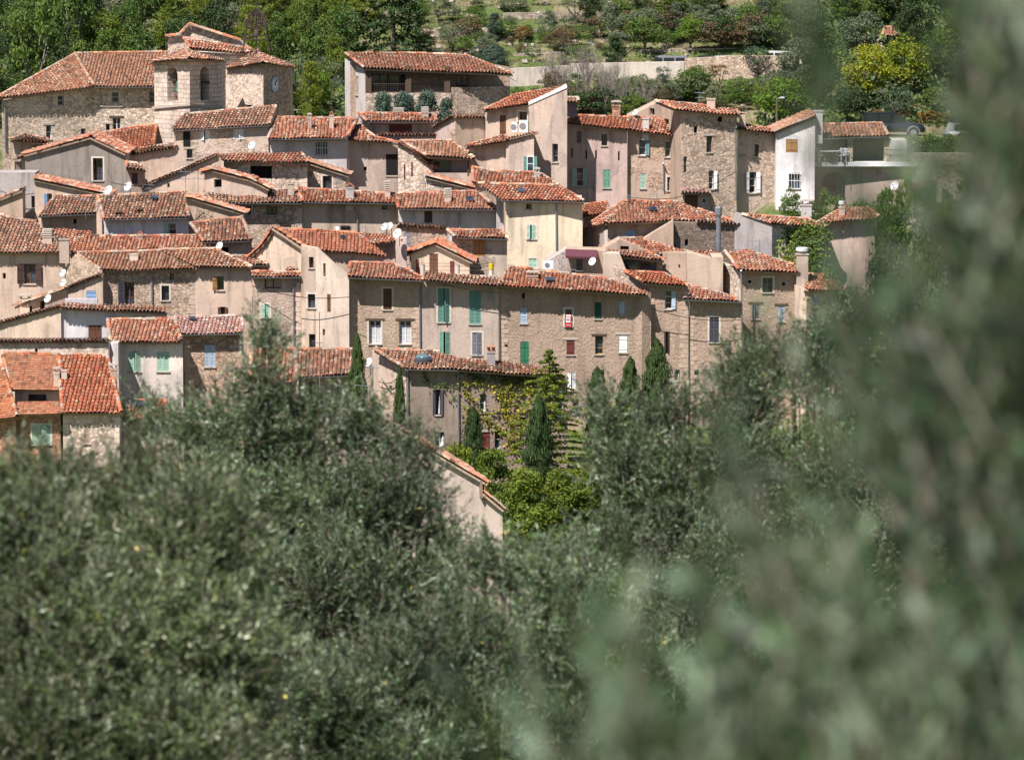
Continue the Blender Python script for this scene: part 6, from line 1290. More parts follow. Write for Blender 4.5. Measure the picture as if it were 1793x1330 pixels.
# platform under the two cars, hedges, garden walls beside the villa
def hedge(px0, px1, pyb, hpx, Y, mat, label, n=9000, dep=1.4, cut=1):
    a, b = P(px0, pyb, Y), P(px1, pyb, Y); s = F / Y; H_ = hpx / s; g = np.random.default_rng(int(px0)); t = g.random(n)
    face = g.random(n); z = np.where(face < .55, g.random(n) * H_, H_) + g.normal(0, .06, n) + .12 * np.sin(t * 40); y = np.where(face < .55, 0, g.random(n) * dep) + g.normal(0, .07, n) + .12 * np.sin(t * 31 + 2)
    p = np.stack([a.x + (b.x - a.x) * t, a.y + (b.y - a.y) * t + y, a.z + z], 1); nn = np.where((face < .55)[:, None], (0, -1., .4), (0, -.2, 1.))
    v, f = leaves(p, nn, .2, .13, g, .8); o = link_mesh('hedge', v, f, LM[mat], cols=np.repeat(tints(n, g, .5, 1.4, .06), 4, 0)); tag(o, label, 'hedge'); return o
hedge(1590, 1800, 268, 25, 296, 'autumn' if 0 else 'green', 'trimmed green hedge with reddish tips right of the villa parapet')
hedge(1480, 1780, 216, 16, 309, 'autumn', 'long low hedge with red leaves behind the parked off-road car', 7000)
mb = MB(); a, b = P(1600, 268, 294.6), P(1800, 268, 294.6); mb.box(a - Vector((0, 0, 3)), (b.x - a.x, 0, 0), (0, .6, 0), (0, 0, 3)); o = mb.build('dry_stone_wall', wallmat('r', (.40, .35, .29))); tag(o, 'dry stone wall under the trimmed hedge', 'wall')
mb = MB(); a, b = P(1605, 287, 290.6), P(1800, 287, 290.6); mb.box(a - Vector((0, 0, 3.5)), (b.x - a.x, 0, 0), (0, .6, 0), (0, 0, 3.5)); o = mb.build('dry_stone_wall', wallmat('r', (.40, .35, .30))); tag(o, 'lower dry stone wall beside the arched villa storey', 'wall')
mb = MB(); a, b = P(1520, 242, 300), P(1820, 242, 300); mb.box(a - Vector((0, 0, 2)), (b.x - a.x, 0, 0), (0, 8.5, 0), (0, 0, 1.99)); o = mb.build('parking_terrace', groundmat('dusty_grass', [(.10, .12, .04), (.16, .16, .07), (.3, .25, .17)])); tag(o, kind='structure')
# distant villas
M('pink villa with white window in the top right corner', [(1722, 352), (1800, 350)], [dict(wall=('p', (.60, .45, .40)), top=[(1722, 12), (1765, -8), (1800, -20)], wins=[(1785, 18, 1794, 34, 'g', wh)], gable=dict(tiles='pale'))], D=6, name='villa')
M('tiny pink hut with red roof among the trees on the right hillside', [(1533, 331), (1558, 331)], [dict(wall=('p', (.60, .45, .42)), top=[(1533, 66), (1558, 66)])], roofs=[dict(pts=[(1545, 62, 330), (1570, 62, 330), (1568, 48), (1550, 48)], tiles='pale')], D=3, name='hut', cat='hut')
# ---- plants among the houses
plant(680, 412, 36, 36, 'scrub', 'lime', 'bright green bush behind the pair of white dishes', Y=273.4, trunk=0)
for px, pb, w_, h_, m_, lb in ((1385, 392, 60, 66, 'green', 'leafy bush at the foot of the white villa'), (1425, 394, 60, 50, 'dark', 'dark bush under the arched villa storey'), (1455, 392, 70, 72, 'lime', 'bright bush in front of the villa arches'), (1500, 390, 70, 50, 'green', 'bush behind the blurred olive sprays, right of the arches'), (1585, 330, 40, 44, 'lime', 'small light green bush right of the villa arches'), (1560, 380, 80, 60, 'green', 'bush below the balcony end'), (1640, 390, 90, 70, 'dark', 'dark bush below the small plaster house'), (1720, 380, 110, 90, 'green', 'bush at the right edge below the garden walls')):
    plant(px, pb, w_, h_, 'broad', m_, lb, Y=277.5, name='bush', cat='bush')
for px, pb, w_, h_, lb in ((626, 712, 34, 128, 'slim dark cypress against the tan rendered house'), (700, 735, 22, 96, 'very thin cypress beside the grey downpipe of the ivy house'), (829, 800, 36, 90, 'small cypress in front of the ivy house door'), (943, 850, 50, 160, 'broad dark cypress in front of the light green cedar'), (1046, 800, 44, 160, 'cypress right of the cedar against the brown facade'), (1103, 745, 44, 122, 'cypress with rounded foot below the white shutters'), (1150, 740, 52, 148, 'tall full cypress below the dark brown shutters'), (1085, 790, 30, 100, 'short cypress between its two taller neighbours')):
    plant(px, pb, w_ * .98, h_, 'cypress', 'cyp', lb, Y={626: 247.5, 700: 246, 829: 246.5, 943: 239}.get(px, 252), trunk=0)
# cedar with layered branches
def cedar(px, pyb, wpx, hpx, Y, label):
    b = P(px, pyb, Y); s = F / Y; H_, R_ = hpx / s, wpx / s / 2; g = np.random.default_rng(77); h = thing('cedar_tree', label, 'tree', b); h['_o'] = tuple(b); mb = MB(); mb.tube([b - Vector((0, 0, .5)), b + up * H_ * .5, b + up * H_ * .99], [.16, .1, .02], 8); C_, N_ = [], []
    for i in range(95):
        t = (i + g.random()) / 95; a = i * 2.4 + g.uniform(-.4, .4); r = R_ * (1 - t) ** .8 * g.uniform(.75, 1.15) + .08; ax = np.array((math.cos(a), math.sin(a), 0)); p0 = np.array(b) + np.array((0, 0, H_ * (.04 + .95 * t)))
        pt = [Vector(p0 + ax * r * q + np.array((0, 0, (.18 * q - .22 * q * q) * r))) for q in (0, .5, 1)]; mb.tube(pt, [.03, .02, .006], 4, cap=False)
        n = int(150 * (r / R_ + .35)); q = g.random((n, 1)) ** .7; sd_ = np.cross(ax, (0, 0, 1.)); wid = .42 * (1 - q * .75) * (r + .3) * .55
        p = p0 + ax * r * q + sd_ * g.uniform(-1, 1, (n, 1)) * wid + np.concatenate([np.zeros((n, 2)), (.18 * q - .22 * q * q) * r + g.normal(0, .03, (n, 1)) - .05], 1); C_.append(p); N_.append(np.tile((0, 0, 1.), (n, 1)))
    c = np.vstack(C_); v, f = leaves(c, np.vstack(N_), .22, .085, g, .55); mb.build('trunk', BARK, h); link_mesh('crown', v, f, LM['bush'], h, cols=np.repeat(tints(len(c), g, .5, 1.3, .05), 4, 0))
cedar(962, 862, 230, 258, 241.5, 'light green cedar with layered branches in front of the ivy house')
for i, (px, pb, w_, h_, m_, lb) in enumerate(((800, 885, 130, 108, 'bush', 'rounded yellow green pine bush left, beside the plaster gable'), (862, 905, 140, 118, 'bush', 'tall yellow green pine bush next to the gable corner'), (920, 950, 150, 130, 'bush', 'pine bush in the middle of the green thicket'), (985, 950, 150, 130, 'yellow', 'pine bush in front of the cypress foot'), (1040, 930, 130, 120, 'bush', 'pine bush at the right end of the thicket'), (890, 1010, 140, 100, 'yellow', 'lower yellow green bush under the thicket'), (780, 1100, 130, 90, 'yellow', 'yellowish bush below the garden wall coping'), (1100, 900, 140, 120, 'green', 'green bush behind the right olive crown'), (990, 1030, 150, 110, 'green', 'green bush low between the olive crowns'),
  (945, 905, 110, 90, 'green', 'dark green bush wedged between the two tallest pine bushes'), (1080, 850, 80, 90, 'green', 'green bush at the foot of the cypress beside the brown facade'))):
    plant(px, pb, w_, h_, 'pine', m_, lb, Y=236 - (i in (5, 6, 8)) * 4 + (i > 8) * 8, name='pine_bush', cat='bush')
for px, pb, w_, h_, kd, m_, Y_, lb in ((1470, 560, 120, 110, 'broad', 'green', 264, 'green tree below the pinkish plaster house, behind the near sprays'), (1560, 540, 140, 160, 'olive', 'blue', 262, 'dark olive tree filling the slope right of the pinkish plaster house'), (1650, 520, 150, 180, 'broad', 'dark', 264, 'dark tree on the slope near the right edge'), (1750, 540, 160, 220, 'broad', 'green', 266, 'green tree on the slope at the right edge'),
   (1560, 440, 90, 90, 'broad', 'green', 272, 'green bush right behind the pinkish plaster house'), (1640, 420, 120, 90, 'olive', 'grey', 274, 'grey green bush below the small plaster house'), (1740, 400, 130, 120, 'pine', 'dark', 276, 'dark pine at the right edge under the dry stone walls'), (1440, 600, 110, 80, 'olive', 'grey', 256, 'grey olive at the foot of the cream plaster sliver house')):
    plant(px, pb, w_, h_, kd, m_, lb, Y=Y_)
# climbing plants
def vine(Oq, n, paths, label, mat, dens=60, leaf=.15, spread=.35, off=.10):
    g = np.random.default_rng(len(label)); C_ = []; mb = MB(); allp = []
    for path in paths:
        q = [hit(px, py, Oq, n) + n * .05 for px, py in path]; mb.tube(q, .02, 4, cap=False)
        for a, b in zip(q, q[1:]):
            k = max(3, int((b - a).length * dens)); t = g.random((k, 1)); C_.append(np.array(a) + (np.array(b) - np.array(a)) * t + g.normal(0, spread, (k, 3)) * np.array((1, .15, 1)))
    c = np.vstack(C_); u_ = np.array((n.y, -n.x, 0)); nn = np.array(n); dist = (c - np.array(Oq)) @ nn; c = c + (off + np.abs(g.normal(0, .06, len(c))) - dist)[:, None] * nn
    v, f = leaves(c, np.tile(nn * 1.0 + np.array((0, 0, .5)), (len(c), 1)), leaf, leaf * .8, g, .55)
    base = hit(*paths[0][0], Oq, n); h = thing('climbing_vine', label, 'climbing plant', base); h['_o'] = tuple(base); mb.build('stem', BARK, h); link_mesh('foliage', v, f, LM[mat], h, cols=np.repeat(tints(len(c), g, .5, 1.4, .08), 4, 0))
Oq, n = iI[2][0], iI[2][1]
vine(Oq, n, [[(905, 790), (895, 740), (880, 700), (868, 680), (860, 676)], [(895, 740), (905, 700), (890, 678), (868, 690)], [(905, 790), (870, 745), (835, 728), (808, 738)], [(880, 700), (915, 690), (935, 676)], [(890, 720), (850, 722), (815, 712)], [(905, 760), (930, 740), (940, 700), (935, 680)], [(808, 672), (830, 674), (850, 668)], [(835, 705), (825, 695), (808, 680)], [(880, 700), (890, 672), (905, 668), (930, 672)], [(890, 745), (905, 725), (925, 715)]], 'yellow green vine spreading in forks over the ivy house wall', 'vine', 34, .16, .2)
vine(Oq, n, [[(806, 652), (850, 655), (900, 660), (950, 664), (990, 668)], [(830, 652), (835, 665)], [(880, 655), (885, 672), (880, 684)], [(905, 660), (912, 680)], [(940, 662), (945, 690)], [(960, 665), (975, 700), (985, 740)]], 'dark ivy hanging under the eaves of the ivy house', 'dark', 60, .16, .22)
vine(iI[1][0], iI[1][1], [[(800, 678), (780, 676), (758, 675)], [(799, 690), (790, 700)], [(742, 652), (748, 666), (755, 676)]], 'thin vine tendril above the dark shuttered window', 'green', 30, .13, .1)
vine(P(1410, 440, 270.0), Vector((0, -1, 0)), [[(1372, 400), (1390, 410), (1420, 402), (1444, 404)], [(1400, 405), (1405, 440), (1412, 475)], [(1430, 404), (1432, 440), (1430, 475)], [(1395, 420), (1420, 460)], [(1440, 410), (1420, 440)]], 'dense green ivy covering the right end of the white rubble house', 'green', 110, .2, .4)
vine(P(1375, 440, 268.6), Vector((0, -1, 0)), [[(1388, 462), (1372, 440), (1363, 418)], [(1388, 462), (1366, 447), (1358, 440)], [(1388, 464), (1370, 458), (1358, 455)], [(1390, 462), (1382, 440), (1384, 425)]], 'bright lime green creeper on the white rubble wall', 'yellow', 60, .16, .14, .3)
# juniper under the loft terrace
for i, (px, w_, h_, lb) in enumerate(((672, 84, 44, 'spiky juniper bush at the left under the loft terrace'), (708, 90, 44, 'juniper bush in the middle under the loft terrace'), (748, 92, 48, 'tallest juniper bush under the loft terrace, behind the chimney'), (782, 64, 34, 'low juniper bush at the right under the loft terrace'))): plant(px, 208, w_, h_, 'pine', 'juniper', lb, Y=296.4, name='juniper_bush', cat='bush', trunk=0)
# ---- dishes, aerials, air conditioners, lamp post
def dish(px, py, dpx, Y, label, az=-35, mast=.5):
    c = P(px, py, Y); r = dpx / 2 * 1.2 / F * Y; h = thing('satellite_dish', label, 'satellite dish', c); h.rotation_euler = (0, 0, math.radians(az)); h['_o'] = (0, 0, 0)
    m = math.radians(62); prof = [(r * t, .28 * r * t * t) for t in (0.02, .25, .5, .75, 1)]; k = 26; vs = []; 
    for off in (0, -.015):
        for rr, z in prof:
            for i in range(k):
                t = 2 * math.pi * i / k; x, y_, zz = rr * math.cos(t), rr * 1.08 * math.sin(t), z + off
                vs.append((x, -zz * math.sin(m) + y_ * math.cos(m), zz * math.cos(m) + y_ * math.sin(m)))
    n_ = len(prof); fs = []
    for o_ in (0, n_ * k): fs += [(o_ + i * k + j, o_ + i * k + (j + 1) % k, o_ + (i + 1) * k + (j + 1) % k, o_ + (i + 1) * k + j) for i in range(n_ - 1) for j in range(k)]
    mb = MB(); mb.add(vs, fs); mb.build('reflector', plain('dish_white', (.60, .61, .62), .6), h, True)
    mb = MB(); e = Vector((0, -r * 1.0, r * .35)); mb.tube([(0, -.1 * r, -r * .9), e], .012, 5); mb.build('feed_arm', ZINC, h); mb = MB(); mb.cbox((e.x, e.y, e.z - .04), .05, .08, .06); mb.build('receiver', IRON, h)
    mb = MB(); mb.tube([(0, .06, 0), (0, .16, -.05), (0, .16, -r - mast)], .025, 6); mb.build('mast', ZINC, h)
for a in ((191, 333, 13, 272.6, 'white dish left of the pair on the brick chimney row'), (225, 327, 13, 272.8, 'white dish right of the small tiled chimney, upper left'), (442, 255, 12, 281.4, 'white dish in front of the little roof gable below the church'),
          (385, 431, 12, 266.6, 'lone white dish beside the low pale roof, left of the cream gable'), (674.5, 397, 11, 268.4, 'left one of the two touching white dishes'), (683, 396, 11, 268.3, 'right one of the two touching white dishes'), (697, 409, 14, 265.2, 'largest white dish on top of the slim pink chimney'),
          (1038, 458, 12, 263.8, 'white dish on the patched rubble shoulder wall'), (111, 478, 11, 264.4, 'upper dish on the stone gable'), (111.5, 495, 11, 263.6, 'lower dish on the stone gable'), (84.5, 523, 12, 260.8, 'dish standing on the lean-to verge at left'),
          (1113, 197, 9, 285.4, 'small dish on the olive brown house roof'), (1567, 326, 13, 279, 'dish under the villa arches, veiled by leaves'), (646, 634, 13, 247.6, 'dish at the left gable of the ivy house'), (590, 402, 9, 276 - 1.2, 'small dish on the beige wall with iron grille')):
    dish(*a)
def aerial(px, py0, py1, Y, label, arms=((.1, .9), (.35, .7)), rad=.02):
    t, b = P(px, py0, Y), P(px, py1, Y); h = thing('tv_aerial', label, 'aerial', b); h['_o'] = tuple(b); mb = MB(); mb.tube([b - up * .4, Vector((b.x, b.y, t.z))], rad, 6); mb.build('mast', ZINC, h); H_ = t.z - b.z
    for f, L in arms:
        mb = MB(); z = t.z - H_ * f; d = Vector((.85, -.5, 0)); mb.tube([Vector((b.x, b.y, z)) - d * L / 2, Vector((b.x, b.y, z)) + d * L / 2], .012, 4)
        for i in range(7): q = Vector((b.x, b.y, z)) + d * (L * (i / 6 - .5)); s_ = Vector((.5, .85, 0)) * (.28 - i * .02); mb.tube([q - s_, q + s_], .008, 4)
        mb.build('antenna', ZINC, h)
aerial(325, 296, 345, 272, 'tv aerial with several arms beside the old tile roof end'); aerial(347, 300, 336, 276.5, 'short twin armed aerial on the cream verge'); aerial(560, 546, 700, 247, 'very tall slim aerial mast above the stone house roof', ((.35, .3),), .028)
aerial(653, 640, 710, 246.6, 'green aerial mast beside the cypress', ((.05, .8), (.6, 1.6)), .03); aerial(636, 662, 705, 246.4, 'low wide aerial behind the olive top', ((.3, 1.2),)); aerial(1100, 340, 352, 274, 'short rusty aerial cluster on the wide red roof', ((.2, .4), (.5, .5)))
aerial(868, 322, 336, 274.4, 'little aerial on the pillar chimney', ((.3, .3),)); aerial(1225, 368, 384, 271, 'thin aerial on the right hip roof', ((.2, .3),))
for i, (px, py0, py1, Y, lb) in enumerate(((150, 345, 372, 268.5, 'slim aerial rising from the long red roof at left'), (262, 322, 342, 274.5, 'aerial on the ridge of the white rendered house'), (520, 208, 232, 286.5, 'aerial between the two chimneys of the pale grey house'), (590, 310, 334, 277.8, 'aerial beside the small tent topped chimney'),
    (745, 318, 340, 276.8, 'thin aerial on the ridge left of the round flue'), (1000, 470, 492, 263.6, 'aerial above the long brown building roof'), (1150, 338, 358, 274.6, 'aerial on the left part of the wide red roof'), (1225, 160, 188, 285, 'aerial on the tall narrow rubble house'), (1330, 418, 446, 264.6, 'aerial behind the two round windows roof'), (430, 320, 340, 278, 'small aerial above the grey flue house'), (640, 395, 414, 266.8, 'aerial on the big bright red roof'), (868, 130, 96 + 50, 301, 'short aerial at the right end of the loft roof'))):
    if py1 > py0: aerial(px, py0, py1, Y, lb, ((.1, .7), (.4, .5)) if i % 2 else ((.15, .9),), .018)
def acunit(px0, py0, px1, py1, Y, label, n=Vector((0, -1, 0))):
    a, b = P(px0, py1, Y), P(px1, py0, Y); h = thing('air_conditioner', label, 'air conditioner', a); h['_o'] = tuple(a); mb = MB(); mb.box(a, (b.x - a.x, 0, 0), (0, .35, 0), (0, 0, b.z - a.z)); mb.build('casing', WHITE, h)
    c = Vector(((a.x + b.x) / 2 - .05, a.y, (a.z + b.z) / 2)); mb = MB(); mb.prism(disc(c, Vector((0, -1, 0)), Vector((1, 0, 0)), (b.z - a.z) * .3, 0, 18), (0, -.02, 0)); mb.build('fan_grille', paint('grey'), h)
acunit(909, 211, 924, 231, 283.6, 'white air conditioner on the roof terrace of the tall house'); acunit(896, 214, 905, 231, 283.8, 'narrow white unit beside the terrace chimney'); acunit(950, 457, 969, 471, 264.6, 'white box unit on the tile roof by the yellow house')
b = P(1360, 226, 292); h = thing('lamp_post', 'tall wooden lamp post between the rubble house and the white villa', 'lamp post', b); h['_o'] = tuple(b); mb = MB(); tp = P(1360, 168, 292); mb.tube([b - up * 2, Vector((b.x, b.y, tp.z))], [.1, .07], 8); mb.build('pole', BARK, h)
mb = MB(); mb.tube([Vector((b.x, b.y, tp.z - .2)), Vector((b.x + .3, b.y - .1, tp.z - .1))], .02, 5); mb.cbox((b.x + .35, b.y - .1, tp.z - .16), .3, .14, .1); mb.build('lamp_head', WHITE, h)
# cables and small odds and ends
def cable(p, q, sag, label, r=.02):
    A, B = P(*p), P(*q); pts = [A.lerp(B, i / 10) - up * sag * math.sin(math.pi * i / 10) for i in range(11)]; h = link_none = MB(); h.tube(pts, r, 4); o = h.build('cable', DARK); tag(o, label, 'cable')
cable((-12, 330, 281.2 - .3), (64, 338, 280.4), .25, 'black cable sagging across the grey terrace wall at the left edge')
cable((668, 662, 251.6), (706, 655, 249.2), .75, 'black cable looping on the left gable of the ivy house')
cable((662, 668, 251.8), (706, 650, 249.1), .35, 'second black cable above the looping one on the ivy house gable')
cable((885, 130, 301), (905, 143, 300), .05, 'thin wire running down from the right end of the loft roof')
cable((697, 470, 262.6 - .9), (874, 512, 261.0), .3, 'cable stretched under the eaves of the two front houses'); cable((441, 500, 262.9), (611, 520, 261.0), .35, 'black cable sagging across the pebbledash and cream house fronts'); cable((1140, 540, 261.0), (1297, 560, 260.6), .3, 'thin cable along the brown rendered building on the right')
cable((195, 320, 272), (325, 300, 272), .5, 'cable from the dishes to the aerial with several arms'); cable((1100, 345, 274), (1290, 300, 279), .8, 'cable running from the wide red roof to the rubble house')
for k, (px, py, Y, c_, lb) in enumerate(((728, 484, 264.9, 'green', 'potted shrub at the left end of the roof terrace'), (815, 487, 264.9, 'lime', 'potted plant at the foot of the middle terrace post'), (418, 316, 280.2, 'green', 'potted plant below the white loggia window'))): plant(px, py, 12, 14, 'scrub', c_, lb, Y=Y, name='potted_plant', cat='potted plant', trunk=0) if 0 else None
aw = P(114, 533, 260.4); a2 = P(170, 523, 260.4); mb = MB(); mb.box(aw, (a2.x - aw.x, 0, 0), (0, .35, 0), (0, 0, a2.z - aw.z)); o = mb.build('rolled_awning', plain('awning_cloth', (.55, .50, .52), .8)); tag(o, 'long pale rolled awning box above the old tile edge of the white house', 'awning')
for k, (px, py, Y, lb) in enumerate(((85, 232, 287, 'small potted bush on the chimney like pedestal at the left edge'),)):
    pass
# sale banner
O, n = Vector(hF1['_p'][2]), Vector(hF1['_p'][3]); a, b = hit(990, 572, O, n) + n * .1, hit(1001, 550, O, n) + n * .1; u = Vector((b.x - a.x, b.y - a.y, 0)); L = u.length; u.normalize(); H_ = b.z - a.z
bn = thing('sale_banner', 'red and white sale banner hanging below a window of the long building', 'banner', a); bn['_o'] = tuple(a)
def bq(x0, z0, x1, z1, d): return [a + u * L * x0 + up * H_ * z0 + n * d, a + u * L * x1 + up * H_ * z0 + n * d, a + u * L * x1 + up * H_ * z1 + n * d, a + u * L * x0 + up * H_ * z1 + n * d]
mb = MB(); mb.prism(bq(0, 0, 1, 1, 0), n * .02); mb.build('cloth', plain('banner_red', (.55, .02, .04), .7), bn)
mb = MB(); mb.prism(bq(.12, .84, .9, .97, .021), n * .004); mb.prism(bq(.1, .36, .8, .78, .021), n * .004); mb.build('white_panel', WHITE, bn); mb = MB()
ct = a + u * L * .45 + up * H_ * .52 + n * .028
mb.tube([ct + (u * math.cos(t) * .1 + up * math.sin(t) * .1) for t in [math.pi * i / 8 for i in range(9)]], .018, 4); mb.cbox((ct.x, ct.y, ct.z - .02), .07, .01, .05); mb.build('house_emblem', plain('banner_ink', (.05, .01, .03), .7), bn)
tx = bpy.data.curves.new('lettering', 'FONT'); tx.body = 'VEND'; tx.size = .19; tx.extrude = .003; to = bpy.data.objects.new('lettering', tx); COL.objects.link(to); bpy.context.view_layer.update(); me = bpy.data.meshes.new_from_object(to); bpy.data.objects.remove(to)
xw = max(v.co.x for v in me.vertices); me.transform(__import__('mathutils').Matrix.Scale(L * .84 / xw, 4)); to = bpy.data.objects.new('lettering', me); COL.objects.link(to); to.parent = bn; to.rotation_euler = (math.pi / 2, 0, math.atan2(u.y, u.x)); to.location = u * L * .08 + up * H_ * .1 + n * .03; me.materials.append(WHITE)
# ================================================================== FOREGROUND OLIVES
def olivemat(key='olive_leaf', fr=(.064, .10, .042), bk=(.20, .25, .175)):
    m, t, b = newmat(key); at = nd(t, 'ShaderNodeAttribute'); at.attribute_name = 'tint'; geo = nd(t, 'ShaderNodeNewGeometry')
    c = mixc(t, geo.outputs['Backfacing'], fr, bk); c = mixc(t, 1.0, c, at.outputs['Color'], 'MULTIPLY'); t.links.new(c, b.inputs['Base Color']); b.inputs['Roughness'].default_value = .5; b.inputs['Specular IOR Level'].default_value = .4
    tr = nd(t, 'ShaderNodeBsdfTranslucent'); t.links.new(mixc(t, 1.0, c, (1.1, 1.25, .5), 'MULTIPLY'), tr.inputs[0]); mx = nd(t, 'ShaderNodeMixShader'); mx.inputs[0].default_value = .2
    t.links.new(b.outputs[0], mx.inputs[1]); t.links.new(tr.outputs[0], mx.inputs[2]); t.links.new(mx.outputs[0], t.nodes['Material Output'].inputs[0]); return m
OLM = olivemat();  TWG = plain('olive_twig', (.22, .19, .15), .9)
def shoots(pos, dr, ln, K, g, L=.058, W=.014, tint=(.35, 1.75), yellow=.007):
    n = len(pos); dr = unit(dr); t = np.linspace(.06, 1, K)[None, :, None]; side0 = unit(np.cross(dr, g.normal(size=(n, 3)))); side1 = np.cross(dr, side0)
    bend = unit(g.normal(size=(n, 3))) * .12
    P_ = pos[:, None] + dr[:, None] * ln[:, None, None] * t + bend[:, None] * ln[:, None, None] * t ** 2
    ang = (np.arange(K) // 2 * 1.57 + np.arange(K) % 2 * 3.14)[None, :] + g.normal(0, .35, (n, K)); sd_ = side0[:, None] * np.cos(ang)[..., None] + side1[:, None] * np.sin(ang)[..., None]
    op = g.uniform(.5, 1.1, (n, K, 1)); ld = unit(dr[:, None] * 1.0 + sd_ * op + g.normal(0, .12, (n, K, 3))); LL = L * g.uniform(.65, 1.2, (n, K, 1)) * np.where(t > .85, .7, 1); nn = unit(np.cross(ld, np.cross(dr[:, None], ld)) + g.normal(0, .5, (n, K, 3))); bb = unit(np.cross(ld, nn)); WW = W * g.uniform(.8, 1.2, (n, K, 1))
    v = np.stack([P_, P_ + ld * LL * .45 + bb * WW / 2, P_ + ld * LL, P_ + ld * LL * .45 - bb * WW / 2], 2).reshape(-1, 3); f = np.arange(len(v)).reshape(-1, 4); lf_ = (1 + .35 * np.sin(pos[:, 0] * 2.3 + pos[:, 2] * 1.7) * np.sin(pos[:, 2] * 2.9 + 1)) * g.uniform(.6, 1.5, n); tn = np.repeat(tints(n * K, g, *tint, yellow) * np.repeat(lf_, K)[:, None], 4, 0)
    # twigs: thin three sided
    r = .0025 + .0 * ln; a0 = pos; a1 = P_[:, -1]; am = P_[:, K // 2]; tv = []
    ang3 = [0, 2.09, 4.19]
    for p, rr in ((a0, 1.5), (am, 1.1), (a1, .4)):
        for a in ang3: tv.append(p + (side0 * math.cos(a) + side1 * math.sin(a)) * (r * rr)[:, None])
    tv = np.stack(tv, 1).reshape(-1, 3); base = np.arange(n)[:, None, None] * 9; q = np.array([[i * 3 + j, i * 3 + (j + 1) % 3, (i + 1) * 3 + (j + 1) % 3, (i + 1) * 3 + j] for i in range(2) for j in range(3)])[None]
    return v, f, tn, tv, (q + base).reshape(-1, 4)
def olive(label, lobes, trunk, dens, g, size=1.0, inner=.25, K=18, ln=(.16, .34), mat=None):
    """lobes: (px,py,rx,ry,Y) crown lobes; real places and sizes follow from the depth"""
    b = Vector((trunk[0], trunk[1], ground(trunk[0], trunk[1]))); h = thing('olive_tree', label, 'tree', b); h['_o'] = tuple(b); pos, dr = [], []; tm = MB(); fk = b + Vector((.1, 0, 1.3)); tm.tube([b - up * .3, b + Vector((-.05, .05, .6)), fk], [.26, .19, .16], 9)
    for (px, py, rx, ry, Y) in lobes:
        c = P(px, py, Y); s = F / Y; R = np.array((rx / s, (rx + ry) / 2 / s * 1.0, ry / s)); area = rx * ry / 1e4; n = int(dens * area); d = unit(g.normal(size=(n, 3))); rr = g.uniform(inner, 1, (n, 1)) ** .45
        d[:, 1] = np.where(g.random(n) < .3, -np.abs(d[:, 1]), d[:, 1]); p = np.array(c) + d * rr * R * .92
        kk = max(3, n // 16); cl = p[:kk][g.integers(0, kk, n)]; mixw = g.uniform(.55, .95, (n, 1)); p = cl * mixw + p * (1 - mixw) + g.normal(0, .055 * (Y / 25), (n, 3)); pos.append(p); dr.append(d * .8 + np.array((0, 0, .75)) + g.normal(0, .45, (n, 3)))
        m_ = fk.lerp(c, .5) + Vector((0, 0, -.15)); tm.tube([fk - up * .1, m_, c, c + Vector((0, 0, R[2] * .5))], [.08, .04, .016, .006], 6)
        for k in range(4):
            e = c + Vector(tuple(unit(g.normal(size=3)) * R * .75)); tm.tube([m_.lerp(c, .6), m_.lerp(e, .7) + Vector((0, 0, .03)), e], [.028, .018, .005], 5)
    pos = np.vstack(pos); dr = np.vstack(dr); v, f, tn, tv, tf = shoots(pos, dr, g.uniform(*ln, len(pos)), K, g, .058 * size, .0135 * size)
    tm.build('trunk', BARK, h); link_mesh('crown', v, f, mat or OLM, h, cols=tn); link_mesh('twigs', tv, tf, TWG, h); print(label[:40], 'leaves', len(f)); return h
g = np.random.default_rng(3)
olive('wide olive tree filling the lower left corner, softly blurred', [(60, 990, 140, 130, 23.5), (200, 1005, 180, 160, 24.5), (340, 980, 150, 140, 24), (110, 1160, 210, 180, 23), (330, 1170, 210, 190, 23.5), (60, 1320, 190, 120, 22.5), (300, 1345, 210, 130, 22.6), (15, 880, 50, 60, 24.3), (130, 870, 50, 55, 24.6), (230, 850, 60, 60, 24.8), (70, 850, 40, 45, 24.5), (-60, 1060, 130, 220, 23.5)], (-1.9, 24.4), 330, g, mat=olivemat('olive_leaf_warm', (.072, .10, .04), (.21, .24, .16)))
olive('olive tree with a tall pointed leader rising over the village houses', [(462, 625, 28, 52, 38), (456, 680, 44, 46, 37.9), (440, 735, 80, 50, 38), (530, 765, 90, 55, 38), (500, 840, 110, 80, 38.2), (340, 765, 80, 60, 38.3), (610, 755, 80, 56, 38.5), (690, 800, 66, 66, 38.2), (740, 860, 36, 50, 38.2), (430, 890, 150, 110, 37.8), (600, 900, 140, 110, 37.6), (710, 900, 60, 60, 37.6), (560, 1050, 180, 140, 37), (775, 955, 46, 36, 37.6), (700, 1020, 90, 70, 37.3), (275, 745, 36, 40, 38.6), (795, 1000, 50, 30, 37.4)], (-1.6, 38.4), 560, g, 1.0)
olive('smaller olive tree at the bottom centre', [(560, 1270, 180, 130, 30), (730, 1190, 130, 110, 30.4), (860, 1160, 130, 110, 30.8), (1000, 1060, 120, 90, 31.4), (950, 1010, 70, 46, 31.8), (900, 1300, 180, 110, 30.4), (1060, 1200, 170, 140, 31), (680, 1345, 150, 80, 29.8), (880, 1005, 66, 48, 31.6), (810, 1040, 60, 40, 31.5), (780, 1110, 60, 46, 31)], (0, 31), 400, g)
